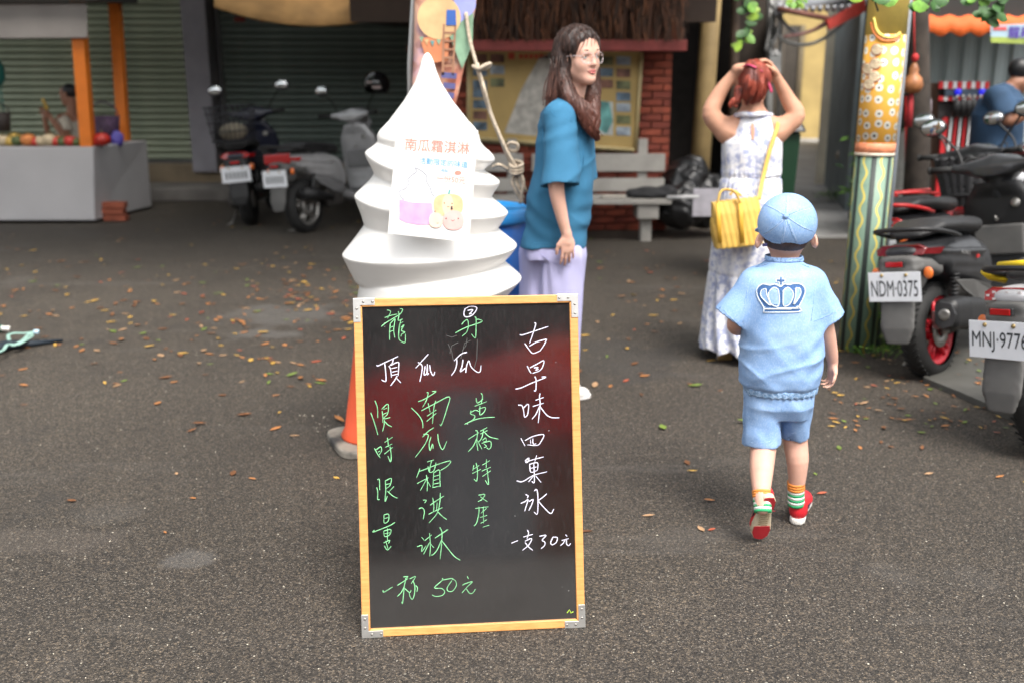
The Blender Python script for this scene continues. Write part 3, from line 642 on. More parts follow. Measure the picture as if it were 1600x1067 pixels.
# ---- handwriting: strokes as (x,y) in enlarged crops of the photograph, laid on the board's own plane
GR = mat('chalk_green', (.19, .50, .24), .7, var=.35, scale=60); WH = mat('chalk_white', (.66, .64, .78), .7, var=.2, scale=60); YG = mat('chalk_yellow', (.35, .55, .05), .7)
INK = [
 (580, 470, 7.111, 'g', '175,105 200,110 215,130 180,200|150,190 220,165 290,150|110,290 165,245 240,200 320,150 350,100 320,90|212,250 205,340 205,435|212,255 250,215 265,210 250,320 262,410|212,300 245,285|210,345 245,330|300,120 310,160 300,220 350,205|330,215 310,300 305,400 320,440 375,462 380,370|320,255 355,235|330,300 365,270 335,330 375,350 340,370 330,400'),
 (580, 470, 7.111, 'w', '1045,85 1030,140 1045,180 1110,170 1160,120 1170,75 1100,65 1045,90|1070,110 1130,105 1090,150 1120,142'),
 (580, 470, 7.111, 'g', '1005,265 1040,225 1070,215 1080,280 1060,350 1010,395|940,360 950,350 1060,295 1230,235 1190,208 1165,215|1150,180 1165,200 1165,300 1160,405 1140,405 1115,370'),
 (580, 470, 7.111, 'w', '60,710 75,720 150,685 215,655 300,615|150,690 158,760 165,880 145,890 115,875|245,640 235,690 205,715|195,720 215,760 225,850|215,715 300,680 305,740 300,830|225,750 290,735|230,790 295,775|230,825 300,810|290,830 260,880 215,940|280,855 330,908'),
 (580, 470, 7.111, 'w', '635,590 580,650 495,745|520,680 565,720 560,800 540,895|600,720 588,822 625,785 622,700|625,700 620,815 640,800|650,710 660,780 690,828 708,785'),
 (580, 470, 7.111, 'w', '1065,570 1000,590 920,665|950,640 950,700 930,770 890,828|1020,650 1010,720 990,785 1050,745 1050,795 1060,720 1085,665 1110,730 1170,785 1210,785 1220,715'),
 (740, 490, 7.11, 'w', '675,105 690,120 660,220 622,330|512,235 550,237 680,195 830,145|568,330 610,390 660,440 745,408|620,360 700,315 800,288 805,300 775,360 735,415'),
 (740, 490, 7.11, 'w', '595,578 620,630 640,660|625,600 700,560 778,520 770,580 735,630 655,660|670,600 715,595 690,625 725,615|465,835 530,820 640,770 800,705 755,700|680,695 695,740 690,850 670,850'),
 (780, 620, 4.1, 'w', '122,50 150,60 162,130|150,75 187,45 182,110 165,130|262,-25 258,0 262,50 250,165|232,20 285,2|215,60 285,38|258,60 235,110 210,140|262,60 300,110 335,130 385,132'),
 (780, 620, 4.1, 'w', '138,262 165,312|165,278 220,250 285,240 270,280 245,308 180,305|200,272 202,298|215,264 218,298 238,298'),
 (780, 620, 4.1, 'w', '165,408 190,390 183,415 168,415 200,405 235,395 285,382|240,372 228,412|193,430 245,420 245,468|195,430 203,480 245,468|203,455 240,446|222,425 225,542 208,538|112,535 150,540 220,500 305,478|220,502 188,542|235,505 268,545'),
 (780, 620, 4.1, 'w', '168,622 185,632 180,645|138,680 165,668 185,655 172,700 163,730|225,600 240,592 248,640 245,745 222,735|190,668 217,655 207,690 190,725|305,618 280,640 250,662|248,662 290,710 330,745 350,715'),
 (780, 620, 4.1, 'w', '78,935 120,918#180,850 188,870 178,905|155,895 215,878|165,922 207,905 190,945 150,980|165,930 190,960 214,980#258,890 300,885 275,915 292,928 290,950 268,970#345,895 330,930 340,945 365,930 372,900 345,895#425,880 435,892|400,918 445,905|422,912 410,935 392,950|430,912 432,940 446,950 458,935'),
 (570, 600, 6.667, 'g', '105,170 130,240 135,350|62,295 100,400 135,522 128,500|175,260 240,205 240,300 190,355|180,275 188,340 188,400|195,262 235,243|190,312 235,293|188,352 210,358 265,345|205,370 200,430 185,488|205,385 240,420 282,442'),
 (570, 600, 6.667, 'g', '100,665 130,720 160,765|120,680 165,650 175,690 150,735|137,705 160,693|235,555 242,600 245,650|205,605 290,550|215,655 285,620|205,725 290,655|262,645 275,740 268,805 240,745'),
 (570, 600, 6.667, 'g', '645,85 660,90 640,170 600,240|555,180 620,155 740,78 700,75|485,245 560,320 600,390 605,455|590,275 740,195 880,130 860,240 800,420 780,415|660,195 680,290|740,170 720,240 705,410|650,330 745,265|645,385 745,300'),
 (570, 600, 6.667, 'g', '720,450 660,490 600,550|610,520 660,525 640,600 580,690 525,760|690,545 670,620 680,690 705,620 712,670|760,515 770,600 810,680 855,590'),
 (575, 700, 5.928, 'g', '550,125 610,105|590,115 575,170 570,220|480,185 470,220 450,270|470,215 550,185 640,150 760,115 740,160 670,205|555,165 570,220 610,205 630,130|455,325 560,270|540,245 550,310 548,395|545,280 485,390|555,310 580,355|610,215 600,365|610,225 660,200 665,280 670,355|610,260 660,245|610,295 662,280|605,330 665,318|600,362 668,348'),
 (575, 700, 5.928, 'g', '510,478 540,480 525,505|470,560 500,550 522,580 512,655|600,455 610,540 605,590|670,410 665,500 640,600 565,690|575,525 640,480 705,440|560,610 620,580 690,548|640,500 635,580|650,590 690,630 730,658'),
 (575, 700, 5.928, 'g', '495,820 520,850|455,910 500,900 497,955 540,900|525,855 590,800|570,785 578,900 572,1000|570,870 540,930 515,980|575,880 610,920|665,730 685,780 680,900 668,1025|620,830 735,755 720,760|680,850 640,940 600,985 585,985|680,850 750,940 800,1000 855,1035'),
 (575, 700, 5.928, 'g', '88,290 105,290 108,385|80,360 90,400 90,470 108,470|160,300 215,278 205,340 170,370|160,300 165,380 158,490 180,440|165,335 205,325|240,352 195,400|180,395 230,440 272,460'),
 (575, 700, 5.928, 'g', '148,615 190,610 188,670 150,690 148,615|150,650 188,640|250,685 200,715 125,745 45,775 60,755|145,765 210,750 200,800 155,815 145,765|180,740 180,850|155,790 203,780|145,875 200,850 190,880|165,855 185,930|150,900 180,940 215,905'),
 (700, 600, 4.45, 'g', '195,95 205,130 245,100|230,60 240,85 230,135|185,152 270,120|222,150 222,212 252,190 258,160 212,172|160,180 158,205 185,218 175,245 115,278|160,195 190,180 220,190|115,278 190,245 260,232 325,228'),
 (700, 600, 4.45, 'g', '140,382 215,335|190,320 205,330 200,400 208,460|200,375 175,430 140,468|205,390 235,450|225,325 272,300|225,345 275,320|248,315 235,370 215,400|250,330 290,365 350,380|240,388 262,372 265,395 245,398|235,410 292,395 300,430 285,450 268,440|250,415 268,430 250,440'),
 (700, 600, 4.45, 'g', '180,560 172,600|175,590 218,562|195,545 205,600 200,670 180,658|168,620 228,590|240,560 290,530|268,520 265,580|235,602 297,575|240,640 297,600|272,590 282,695 258,665'),
 (700, 600, 4.45, 'g', '212,770 255,765 235,800 208,815|225,780 272,815|190,862 282,850|215,850 215,890 200,960 180,985|245,850 247,965|230,895 270,860|222,925 272,910|228,965 270,940|242,992 287,978'),
 (580, 860, 8.0, 'g', '148,490 160,515 268,450#400,325 460,320 425,350|325,432 400,385 460,345|440,330 415,430 405,540 392,655 382,635|415,440 375,520 325,570|420,470 480,520 500,490|480,350 555,320 500,410|520,370 545,440 540,540 515,605 485,570 475,520|555,430 578,460 572,510#890,340 885,370 790,460 880,470 918,510 890,555 810,570 760,550|890,365 1000,345 1030,355#1010,370 950,460 965,505 1020,500 1065,430 1050,370 1010,355#1200,315 1215,350|1140,430 1175,410 1265,385 1210,440 1135,525|1190,475 1230,530 1270,525 1305,475'),
]
for ox, oy, sc, col, data in [(a_, b_, c_, d_, g_) for a_, b_, c_, d_, e_ in INK for g_ in e_.split('#')]:
    q = MB()
    for st in data.split('|'):
        P = [tuple(float(c) for c in a.split(',')) for a in st.split()]
        if len(P) > 2: P = [tuple(x) for x in spline([(x, y, 0) for x, y in P], 4)[:, :2]]
        pts = [BP.hit(ox + x / sc, oy + y / sc, -.001 + .0003) for x, y in P]
        n = len(pts); wd = [(.0030 if col == 'w' else .0026) * (1 if 0 < i < n - 1 else .75) * (1 - .25 * i / n) for i in range(n)]
        ribbon(q, pts, wd, BP.n, .0004)
    q.build('chalk_character', GR if col == 'g' else WH, menu)
q = MB(); ribbon(q, [BP.hit(886, 957, -.0007), BP.hit(890, 952, -.0007), BP.hit(892, 957, -.0007), BP.hit(896, 955, -.0007)], .003, BP.n); q.build('chalk_mark', YG, menu)
# faint wiped strokes
q = MB(); 
for st in ((697, 524, 706, 527, 714, 524), (716, 535, 706, 540, 703, 552), (730, 528, 728, 540, 722, 548), (746, 530, 745, 560, 741, 575), (700, 537, 706, 550, 708, 562), (735, 532, 726, 536, 720, 560)):
    ribbon(q, [BP.hit(st[i], st[i + 1], -.0008) for i in (0, 2, 4)], .0016, BP.n, .0002)
q.build('wiped_strokes', mat('wiped', (.07, .07, .068), .7), menu)

# ================================================================== ICE CREAM SCULPTURE
YI = 3.72; CX = 672
icm = mat('gloss_white', (.80, .785, .76), .42, var=.02, scale=4, coat=.15)
ice = thing('ice_cream_sculpture', 'giant white soft-serve ice cream sculpture with sharp spiral ridges behind the chalkboard', 'sculpture', tuple(W(CX, 690, YI) * [1, 1, 0]))
def zi(v): return W(CX, v, YI)[2]
S_ = abs(W(CX + 100, 300, YI)[0] - W(CX, 300, YI)[0]) / 100
zc = np.array([zi(v) for v in (520, 470, 434, 395, 332, 304, 284, 237, 217, 202, 190, 158, 130, 110, 96, 87, 82)])
ro = np.array([118, 132, 146, 142, 124, 119, 110, 100, 88, 74, 62, 37.5, 20.5, 13, 9.5, 5.5, 1.0]) * S_
o_ = np.argsort(zc); zc, ro = zc[o_], ro[o_]
zL = np.array([zi(v) for v in (560, 490, 395, 304, 237, 202, 170, 82)]); pL = np.array([-1, 0, 1, 2, 3, 4, 4.7, 5.5])
zR = np.array([zi(v) for v in (530, 434, 383, 332, 284, 249, 205, 82)]); pR = np.array([-1, 0, 1, 2, 3, 4, 4.7, 5.5])
NT_, NZ = 160, 330; zz = np.linspace(zi(512), zi(82) , NZ); V = []
for z in zz:
    fL, fR = np.interp(z, zL, pL), np.interp(z, zR, pR)
    for j in range(NT_):
        a = 2 * PI * j / NT_; s = (1 - math.cos(a)) / 2  # 0 at right (a=0), 1 at left
        ff = (math.cos(a) + 1) / 2
        if math.sin(a) <= 0: ph = fR * ff + fL * (1 - ff)        # front half (towards the camera)
        else: ph = fR * ff + (fL - 1) * (1 - ff)
        w_ = abs(((ph + .5) % 1.0) - .5) * 2                       # 0 at a ridge, 1 in a valley
        top = np.clip((zi(196) - z) / .09, 0, 1) if True else 0
        sm_k = float(np.clip((z - zi(345)) / (zi(250) - zi(345)), 0, 1)) * (.75 if math.cos(a) > 0 else .35); w2 = max((1 - sm_k) * (w_ * .92 + .06) + sm_k * (.5 - .5 * math.cos(PI * w_)), .05)
        dep = .20 * top * (1 if a < PI / 2 or a > 1.5 * PI else 1.0)
        r = np.interp(z, zc, ro); rs = r * (1 - dep * w2)
        V.append((rs * math.cos(a), rs * math.sin(a), z))
V = np.array(V); V[:, 0] += W(CX, 300, YI)[0]; V[:, 1] += YI
F = [(i * NT_ + j, i * NT_ + (j + 1) % NT_, (i + 1) * NT_ + (j + 1) % NT_, (i + 1) * NT_ + j) for i in range(NZ - 1) for j in range(NT_)]
F += [tuple(range(NT_))[::-1], tuple(range((NZ - 1) * NT_, NZ * NT_))]
o = put('swirl', V, F, icm, ice); q = o.modifiers.new('s', 'SMOOTH'); q.factor = .5; q.iterations = 10
zb = zi(512); x0 = W(CX, 300, YI)[0]
q = MB(); q.lathe([(.27, zb + .01), (.285, zb - .02), (.27, zb - .06), (.26, zb - .065), (.17, .02), (.15, 0)], (x0, YI, 0), 40); q.build('cone_cup', mat('waffle', (.55, .30, .10), .6, var=.2, scale=20), ice)
# poster on its front
PP = Plane(W(676, 290, YI - .36), (0.02, -1, .10))
cor = [PP.hit(606, 365), PP.hit(733, 379), PP.hit(747, 204), PP.hit(620, 194)]
pos = thing('price_poster', 'white paper poster with pumpkin ice cream drawing stuck on the giant ice cream', 'poster', tuple(sum(cor) / 4))
q = MB(); q.prism([c_ - PP.n * .003 for c_ in cor], PP.n * .003); q.build('paper', mat('poster_paper', (.74, .73, .72), .5, var=.02), pos)
back = [PP.hit(700, 372, -.012), PP.hit(739, 372, -.012), PP.hit(748, 208, -.012), PP.hit(700, 203, -.012)]
def ppq(name, poly, m, off=.0008, th=.0006):
    q = MB(); q.prism([PP.hit(600 + x / 5.62, 190 + y / 5.62, off) for x, y in poly], PP.n * th); return q.build(name, m, pos)
def circ(cx, cy, rx, ry, n=28, pw=2.0): return [(cx + rx * np.sign(math.cos(a)) * abs(math.cos(a)) ** (2 / pw), cy - ry * np.sign(math.sin(a)) * abs(math.sin(a)) ** (2 / pw)) for a in np.linspace(2 * PI, 0, n, endpoint=False)]
pk = mat('print_pink', (.80, .36, .62), .6, var=.12, scale=40)
ppq('cup_print', [(135, 685), (250, 712), (420, 718), (440, 880), (395, 905), (300, 908), (200, 890), (135, 862)][::-1], pk)
q = MB(); line = [(170, 690), (135, 640), (140, 610), (180, 595), (220, 545), (210, 510), (250, 470), (285, 440), (275, 408), (330, 435), (375, 480), (375, 530), (405, 580), (420, 630), (445, 660)]
ribbon(q, [PP.hit(600 + x / 5.62, 190 + y / 5.62, .0008) for x, y, _ in spline([(x, y, 0) for x, y in line], 5)], .0032, PP.n, .0004)
line = [(175, 690), (170, 640), (210, 590)]; ribbon(q, [PP.hit(600 + x / 5.62, 190 + y / 5.62, .0008) for x, y in line], .002, PP.n, .0004)
q.build('swirl_outline', mat('print_grey', (.33, .35, .42), .6), pos)
ppq('pumpkin_print', circ(565, 735, 130, 98, 32, 2.8), mat('print_orange', (.84, .50, .28), .6, var=.12, scale=30))
ppq('pumpkin_highlight', circ(560, 735, 50, 96, 26), mat('print_peach', (.86, .62, .42), .6, var=.08, scale=30), .0016)
ppq('pink_pumpkin_print', circ(610, 868, 92, 86, 28, 2.3), mat('print_salmon', (.85, .45, .42), .6, var=.10, scale=30), .0024)
ppq('small_pumpkin_print', circ(455, 868, 60, 66, 24, 2.3), mat('print_cream', (.86, .60, .48), .6, var=.08, scale=30), .0030)
ppq('stem_print', [(558, 640), (572, 600), (586, 598), (578, 640)], mat('print_teal', (.12, .40, .38), .6), .0026)
inkm = mat('print_ink', (.06, .05, .05), .6); q = MB()
for (x, y, r_) in ((530, 718, 6), (598, 722, 6), (545, 853, 6), (652, 853, 6), (595, 752, 9), (595, 768, 10), (447, 792, 6)):
    q.prism([PP.hit(600 + a / 5.62, 190 + b_ / 5.62, .0036) for a, b_ in circ(x, y, r_, r_, 10)], PP.n * .0004)
for ln in ([(553, 745), (562, 752), (575, 745)], [(590, 865), (604, 875), (618, 866)], [(460, 892), (470, 898), (482, 892)]): ribbon(q, [PP.hit(600 + a / 5.62, 190 + b_ / 5.62, .0036) for a, b_ in ln], .0016, PP.n, .0004)
q.build('face_marks', inkm, pos)
red_ = mat('print_red', (.82, .26, .20), .6); blu = mat('print_blue', (.08, .38, .68), .6)
def pt(s, x, y, x1, y1, wpx, m, bold=0.0):
    a, b_ = PP.hit(600 + x / 5.62, 190 + y / 5.62), PP.hit(600 + x1 / 5.62, 190 + y1 / 5.62); e = (b_ - a); Wd = np.linalg.norm(e); e /= Wd; u_ = np.cross(PP.n, e); 
    return text_on('lettering', s, (a + b_) / 2, e, u_, Wd, m, pos, off=.0012, bold=bold)
pt('南瓜霜淇淋', 185, 200, 752, 240, 0, red_, .004); pt('活動限定的味道', 312, 343, 735, 383, 0, blu, .0); pt('小熊點心', 474, 428, 592, 438, 0, blu); pt('一份50元', 462, 497, 716, 522, 0, red_, 0)
ppq('tomato_print', circ(650, 452, 30, 18, 16), red_, .001)
q = MB(); q.prism([PP.hit(745, 206, -.02), PP.hit(750, 372, -.02), PP.hit(700, 372, -.02), PP.hit(700, 203, -.02)][::-1], PP.n * .001)
# traffic cone
cn = G(583, 692); cnt_ = thing('traffic_cone', 'orange traffic cone with a dirty black and white base, half hidden behind the chalkboard', 'traffic cone', tuple(cn))
mo = mat('cone_orange', (.78, .11, .04), .5, var=.08, scale=8); q = MB()
q.lathe([(.125, .035), (.128, .045), (.112, .075), (.085, .25), (.060, .42), (.035, .62), (.03, .66), (.022, .665)], cn, 32); q.build('cone_body', mo, cnt_)
m, k = newmat('cone_base', .8); n1 = k.noise(k.o, 4, 4, .5); k.col(k.ramp(n1, [(.40, (.035, .035, .035)), (.50, (.22, .20, .17)), (.7, (.36, .33, .29))])); 
bm_ = m; q = MB(); rot_ = rotm('Z', R(24)); q.prism([np.array(cn) + rot_ @ np.array([.168 * np.sign(math.cos(a)) * abs(math.cos(a)) ** .4, .168 * np.sign(math.sin(a)) * abs(math.sin(a)) ** .4, 0]) for a in np.linspace(0, 2 * PI, 32, endpoint=False)], (0, 0, .034)); o = q.build('cone_base', bm_, cnt_); bev(o, .008)
# blue barrel
bc = W(742, 500, 4.75); bc[2] = 0; br_ = .255; ztopb = W(800, 320, 4.75)[2]
bar = thing('blue_barrel', 'blue plastic barrel with lid standing between the giant ice cream and the woman', 'barrel', tuple(bc))
q = MB(); q.lathe([(br_ * .93, 0), (br_, .04), (br_, .25), (br_ * 1.03, .27), (br_, .29), (br_, .5), (br_ * 1.03, .52), (br_, .54), (br_, ztopb - .08), (br_ * .96, ztopb - .06)], bc, 40); q.build('body', mat('barrel_blue', (.008, .11, .42), .35, var=.1, scale=5), bar)
q = MB(); q.lathe([(br_ * 1.04, ztopb - .075), (br_ * 1.05, ztopb - .06), (br_ * 1.05, ztopb - .02), (br_ * .98, ztopb - .005), (br_ * .9, ztopb - .012), (br_ * .88, ztopb - .02), (0.01, ztopb - .02)], bc, 40); q.build('lid', mat('lid_blue', (.02, .20, .50), .35, var=.1, scale=5), bar)
# feather banner
YF = 4.75; FP = Plane((0, YF, 0), (0, -1, 0))
fl = thing('feather_banner', 'tall printed event banner with orange, blue and purple artwork behind the giant ice cream', 'banner', tuple(W(690, 600, YF) * [1, 1, 0]))
m, k = newmat('banner_print', .6)
n1 = k.noise(k.o, 5, 3, .5); n2 = k.noise(k.o, 16, 3, .5)
c = k.ramp(n1, [(.35, (.50, .18, .12)), (.45, (.70, .42, .30)), (.55, (.62, .35, .30)), (.68, (.30, .26, .45))]); c = k.mix(k.ramp(n2, [(.52, 0), (.6, .55)]), c, (.30, .13, .09)); k.col(c)
n = 16; V = []; prR = [(747, -80), (745, 0), (736, 50), (727, 95), (714, 158), (700, 200)]; prL = [(650, -80), (648, 0), (647, 50), (646, 95), (644, 130), (650, 200)]
for i in range(n):
    v = -80 + 280 * i / (n - 1); r_ = np.interp(v, [p[1] for p in prR], [p[0] for p in prR]); l_ = np.interp(v, [p[1] for p in prL], [p[0] for p in prL])
    for j in range(9): V.append(W(l_ + (r_ - l_) * j / 8, v, YF + .02 * math.sin(j * .9 + i * .35)))
q = MB(); q.add(V, [(i * 9 + j, (i + 1) * 9 + j, (i + 1) * 9 + j + 1, i * 9 + j + 1) for i in range(n - 1) for j in range(8)], True); o = q.build('cloth', m, fl); z = o.modifiers.new('s', 'SOLIDIFY'); z.thickness = .002
def fq(name, poly, m, off=.025): q = MB(); q.prism([FP.hit(u, v, off) for u, v in poly], FP.n * .0008); return q.build(name, m, fl)
fq('pumpkin_art', [(652 + 34 + 34 * math.cos(a), 28 - 34 * math.sin(a)) for a in np.linspace(2 * PI, 0, 24, endpoint=False)], mat('art_yellow', (.62, .40, .20), .6, var=.25, scale=9))
fq('pumpkin_shade', [(656, 60), (668, 100), (700, 95), (702, 55)][::-1], mat('art_orange', (.60, .22, .10), .6, var=.2, scale=9), .023)
fq('roof_art', [(700, 50), (740, 20), (738, 70), (722, 108)][::-1], mat('art_green', (.22, .36, .24), .6, var=.3, scale=12), .024)
fq('sky_art', [(708, -10), (744, -10), (743, 12), (716, 60)][::-1], mat('art_sky', (.30, .33, .66), .6, var=.1), .0235)
for i in range(5): fq('ladder_rung_art', [(694, 50 + i * 13), (712 - i, 50 + i * 13), (712 - i, 53 + i * 13), (694, 53 + i * 13)][::-1], mat('art_wood', (.34, .17, .10), .6), .027)
fq('ladder_rail_art', [(692, 38), (695, 38), (694, 118), (690, 118)][::-1], mat('art_wood', None), .026); fq('ladder_rail_art', [(710, 38), (713, 38), (709, 118), (706, 118)][::-1], mat('art_wood', None), .026)
fq('blue_coat_art', [(698, 16), (712, 16), (713, 40), (697, 40)][::-1], mat('art_blue', (.04, .12, .42), .6), .028)
for i, v in enumerate((118, 134, 149)): fq('date_patch', [(690 + i * 3, v - 5), (714 - i * 2, v - 3), (713 - i * 2, v + 6), (689 + i * 3, v + 4)][::-1], mat('art_navy', (.10, .10, .25), .6), .026)
for i, (u, v) in enumerate(((655, 58), (663, 62), (672, 64), (682, 62))): fq('pennant_art', [(u, v), (u + 7, v), (u + 4, v + 9)][::-1], mat(['art_green', 'art_yellow', 'art_teal'][i % 3], (.1, .3, .3)), .027)
q = MB(); pf = W(645, 600, YF + .05); pf[2] = 0; q.tube([pf, W(640, 100, YF + .05), W(652, -100, YF + .05), W(700, -260, YF + .05)], .012, 8); q.build('pole', mat('alu_pole', (.5, .5, .5), .35, .8), fl)
q = MB(); q.box(pf + [0, 0, .02], (.4, .4, .04)); q.build('base', mat('rubber_black', (.02, .02, .02), .7), fl)
# ropes
rp = thing('tied_rope', 'pale twisted rope with loops and knots tied between the banner and the blue barrel', 'rope', tuple(W(800, 290, 4.7)))
rm_ = mat('rope', (.46, .38, .29), .85, var=.25, scale=60, bump=.8, bscale=150)
def rope(pts, r, Y=4.62): 
    q = MB(); q.tube(spline([W(u, v, Y + dy) for u, v, dy in pts], 6), r, 8); return q.build('strand', rm_, rp)
rope([(728, 20, .1), (734, 62, .08), (744, 100, .05), (762, 165, 0), (785, 225, 0), (803, 268, 0), (815, 312, 0)], .0085)
rope([(746, 100, .05), (757, 140, -.02), (768, 180, .0), (790, 232, -.02), (806, 262, -.02), (822, 300, 0)], .008)
rope([(739, 104, .02), (748, 108, -.02), (757, 103, -.02), (766, 100, 0), (758, 108, 0), (746, 106, .02)], .009)
rope([(790, 232, 0), (797, 224, -.02), (808, 226, -.02), (808, 235, -.01), (798, 236, 0), (790, 230, 0)], .008)
rope([(770, 262, 0), (780, 258, -.02), (792, 264, 0), (806, 268, 0)], .008)
for k_ in range(3): rope([(796, 256 + 5 * k_, 0), (801, 262 + 5 * k_, -.04), (812, 261 + 5 * k_, -.03), (816, 256 + 5 * k_, 0), (806, 252 + 5 * k_, .04), (796, 257 + 5 * k_, 0)], .008)
rope([(812, 262, 0), (800, 285, -.02), (812, 312, 0)], .008); rope([(809, 265, 0), (818, 285, -.02), (812, 318, 0)], .008); rope([(803, 262, 0), (808, 290, -.02), (818, 310, 0)], .007)
# ================================================================== PEOPLE
def pxm(u, v, Y): return np.linalg.norm(W(u + 1, v, Y) - W(u, v, Y))
def capc(S, a, b, ra, rb, k=.015, sub=False, flat=2.0):
    """tapered tube cut flat at b (and at a too when flat > 2)"""
    a = np.array(a, float); b = np.array(b, float); L = np.linalg.norm(b - a); d = (b - a) / L; m = max(ra, rb)
    def fn(X, Y, Z):
        t = (X - a[0]) * d[0] + (Y - a[1]) * d[1] + (Z - a[2]) * d[2]; tc_ = np.clip(t, 0, L)
        q = np.sqrt((X - a[0] - tc_ * d[0]) ** 2 + (Y - a[1] - tc_ * d[1]) ** 2 + (Z - a[2] - tc_ * d[2]) ** 2) - (ra + (rb - ra) * tc_ / L)
        tt = np.clip(t, 0, L * 1.5); q2 = np.sqrt((X - a[0] - tt * d[0]) ** 2 + (Y - a[1] - tt * d[1]) ** 2 + (Z - a[2] - tt * d[2]) ** 2) - (ra + (rb - ra) * np.minimum(tt, L * 1.2) / L)
        return np.maximum(np.where(t > L, q2, q), t - L)
    S.ops.append(('-' if sub else '+', k, fn, S._b(np.minimum(a, b) - m, np.maximum(a, b) + m, sub, k))); return S
SKIN = mat('skin', (.66, .39, .30), .58, var=.07, scale=22, sss=.12, bump=.12, bscale=260, spec=.35); SKIN2 = mat('skin_warm', (.56, .30, .20), .58, var=.08, scale=18, sss=.1, bump=.12, bscale=260, spec=.35); SKIN3 = mat('skin_brown', (.30, .14, .085), .5, var=.08)
class Fr:
    """local frame: x to the figure's right, y forward, z up"""
    def __init__(s, o, yaw=0, pitch=0, roll=0, sc=1.0):
        s.o = np.array(o, float); s.M = np.array(Matrix.Rotation(yaw, 3, 'Z') @ Matrix.Rotation(pitch, 3, 'X') @ Matrix.Rotation(roll, 3, 'Y')); s.sc = sc
    def __call__(s, x, y, z): return s.o + s.M @ (np.array([x, y, z]) * s.sc)
def head(S, F, neck=None, ear=True, jawk=1.0):
    q = F.sc
    def e(c, r, k=.02, sub=False): S.ell(F(*c), np.array(r) * q, k * q, sub, F.M)
    def r_(a, b, ra, rb=None, k=.015): S.rc(F(*a), F(*b), ra * q, (rb or ra) * q, k * q)
    e((0, -.015, .035), (.073, .092, .080)); e((0, .030, -.030), (.058, .060, .082), .03)
    for s_ in (-1, 1):
        r_((s_ * .046, -.002, -.055), (s_ * .008, .060, -.094), .020, .017, .03); e((s_ * .034, .054, -.030), (.024, .020, .024), .025)
        if ear:
            e((s_ * .074, -.006, -.006), (.008, .017, .030), .008); e((s_ * .079, -.010, .004), (.007, .016, .020), .006)
            e((s_ * .083, .0, -.002), (.006, .008, .014), .004, True)
    e((0, .048, .035), (.056, .036, .046), .03); r_((-.034, .074, .017), (.034, .074, .017), .010, .010, .02)
    r_((0, .080, .010), (0, .101, -.030), .0065, .0105, .012)
    for s_ in (-1, 1): e((s_ * .0105, .090, -.035), (.008, .010, .007), .006); e((s_ * .032, .092, -.001), (.018, .013, .010), .014, True)
    for s_ in (-1, 1): e((s_ * .032, .0755, .003), (.015, .010, .0075), .006)
    e((0, .083, -.058), (.020, .010, .007), .008); e((0, .082, -.067), (.017, .010, .007), .006); e((0, .095, -.0625), (.020, .006, .0016), .003, True); e((0, .072, -.094), (.018, .015, .014), .02)
    if neck is not None: S.rc(F(0, -.020, -.075), neck, .050 * q, .054 * q, .03)
def face(F, parent, lip=(.45, .10, .09), brow=(.03, .02, .015), iris=(.02, .012, .008)):
    q = F.sc; wm = mat('eye_white', (.75, .74, .72), .25, var=0); im = mat('iris', iris, .15, var=0); bm = mat('brow' + str(brow[0]), brow, .7, var=0)
    lm = mat('lips' + str(lip[0]), lip, .4, var=.05)
    for s_ in (-1, 1):
        b = MB(); b.sph(F(s_ * .032, .0725, .0), .0125 * q, 16, 10); e_ = b.build('eye', wm, parent)
        b = MB(); b.sph(F(s_ * .0325, .0805, .0002), .0058 * q, 12, 8, (1, .9, 1), F.M); b.build('iris', im, e_)
        b = MB(); b.tube(spline([F(s_ * .018, .0835, .0035), F(s_ * .026, .0865, .0072), F(s_ * .036, .085, .0075), F(s_ * .046, .077, .003)], 4), [.0010 * q] * 13, 6); b.build('eyelash', im, parent)
        b = MB(); pts = spline([F(s_ * .016, .0885, .021), F(s_ * .028, .0885, .027), F(s_ * .040, .082, .027), F(s_ * .050, .072, .021)], 4); b.tube(pts, np.interp(np.arange(13), [0, 3, 9, 12], [.0012, .0026, .0022, .0008]) * q, 6); b.build('eyebrow', bm, parent)
    b = MB(); b.tube(spline([F(-.022, .083, -.0612), F(-.010, .0925, -.0575), F(0, .0935, -.059), F(.010, .0925, -.0575), F(.022, .083, -.0612)], 4), np.interp(np.arange(17), [0, 5, 11, 16], [.0008, .0036, .0036, .0008]) * q, 8)
    b.build('upper_lip', lm, parent)
    b = MB(); b.tube(spline([F(-.020, .083, -.063), F(-.008, .091, -.0675), F(.008, .091, -.0675), F(.020, .083, -.063)], 4), np.interp(np.arange(13), [0, 4, 8, 12], [.0008, .0046, .0046, .0008]) * q, 8); b.build('lower_lip', lm, parent)
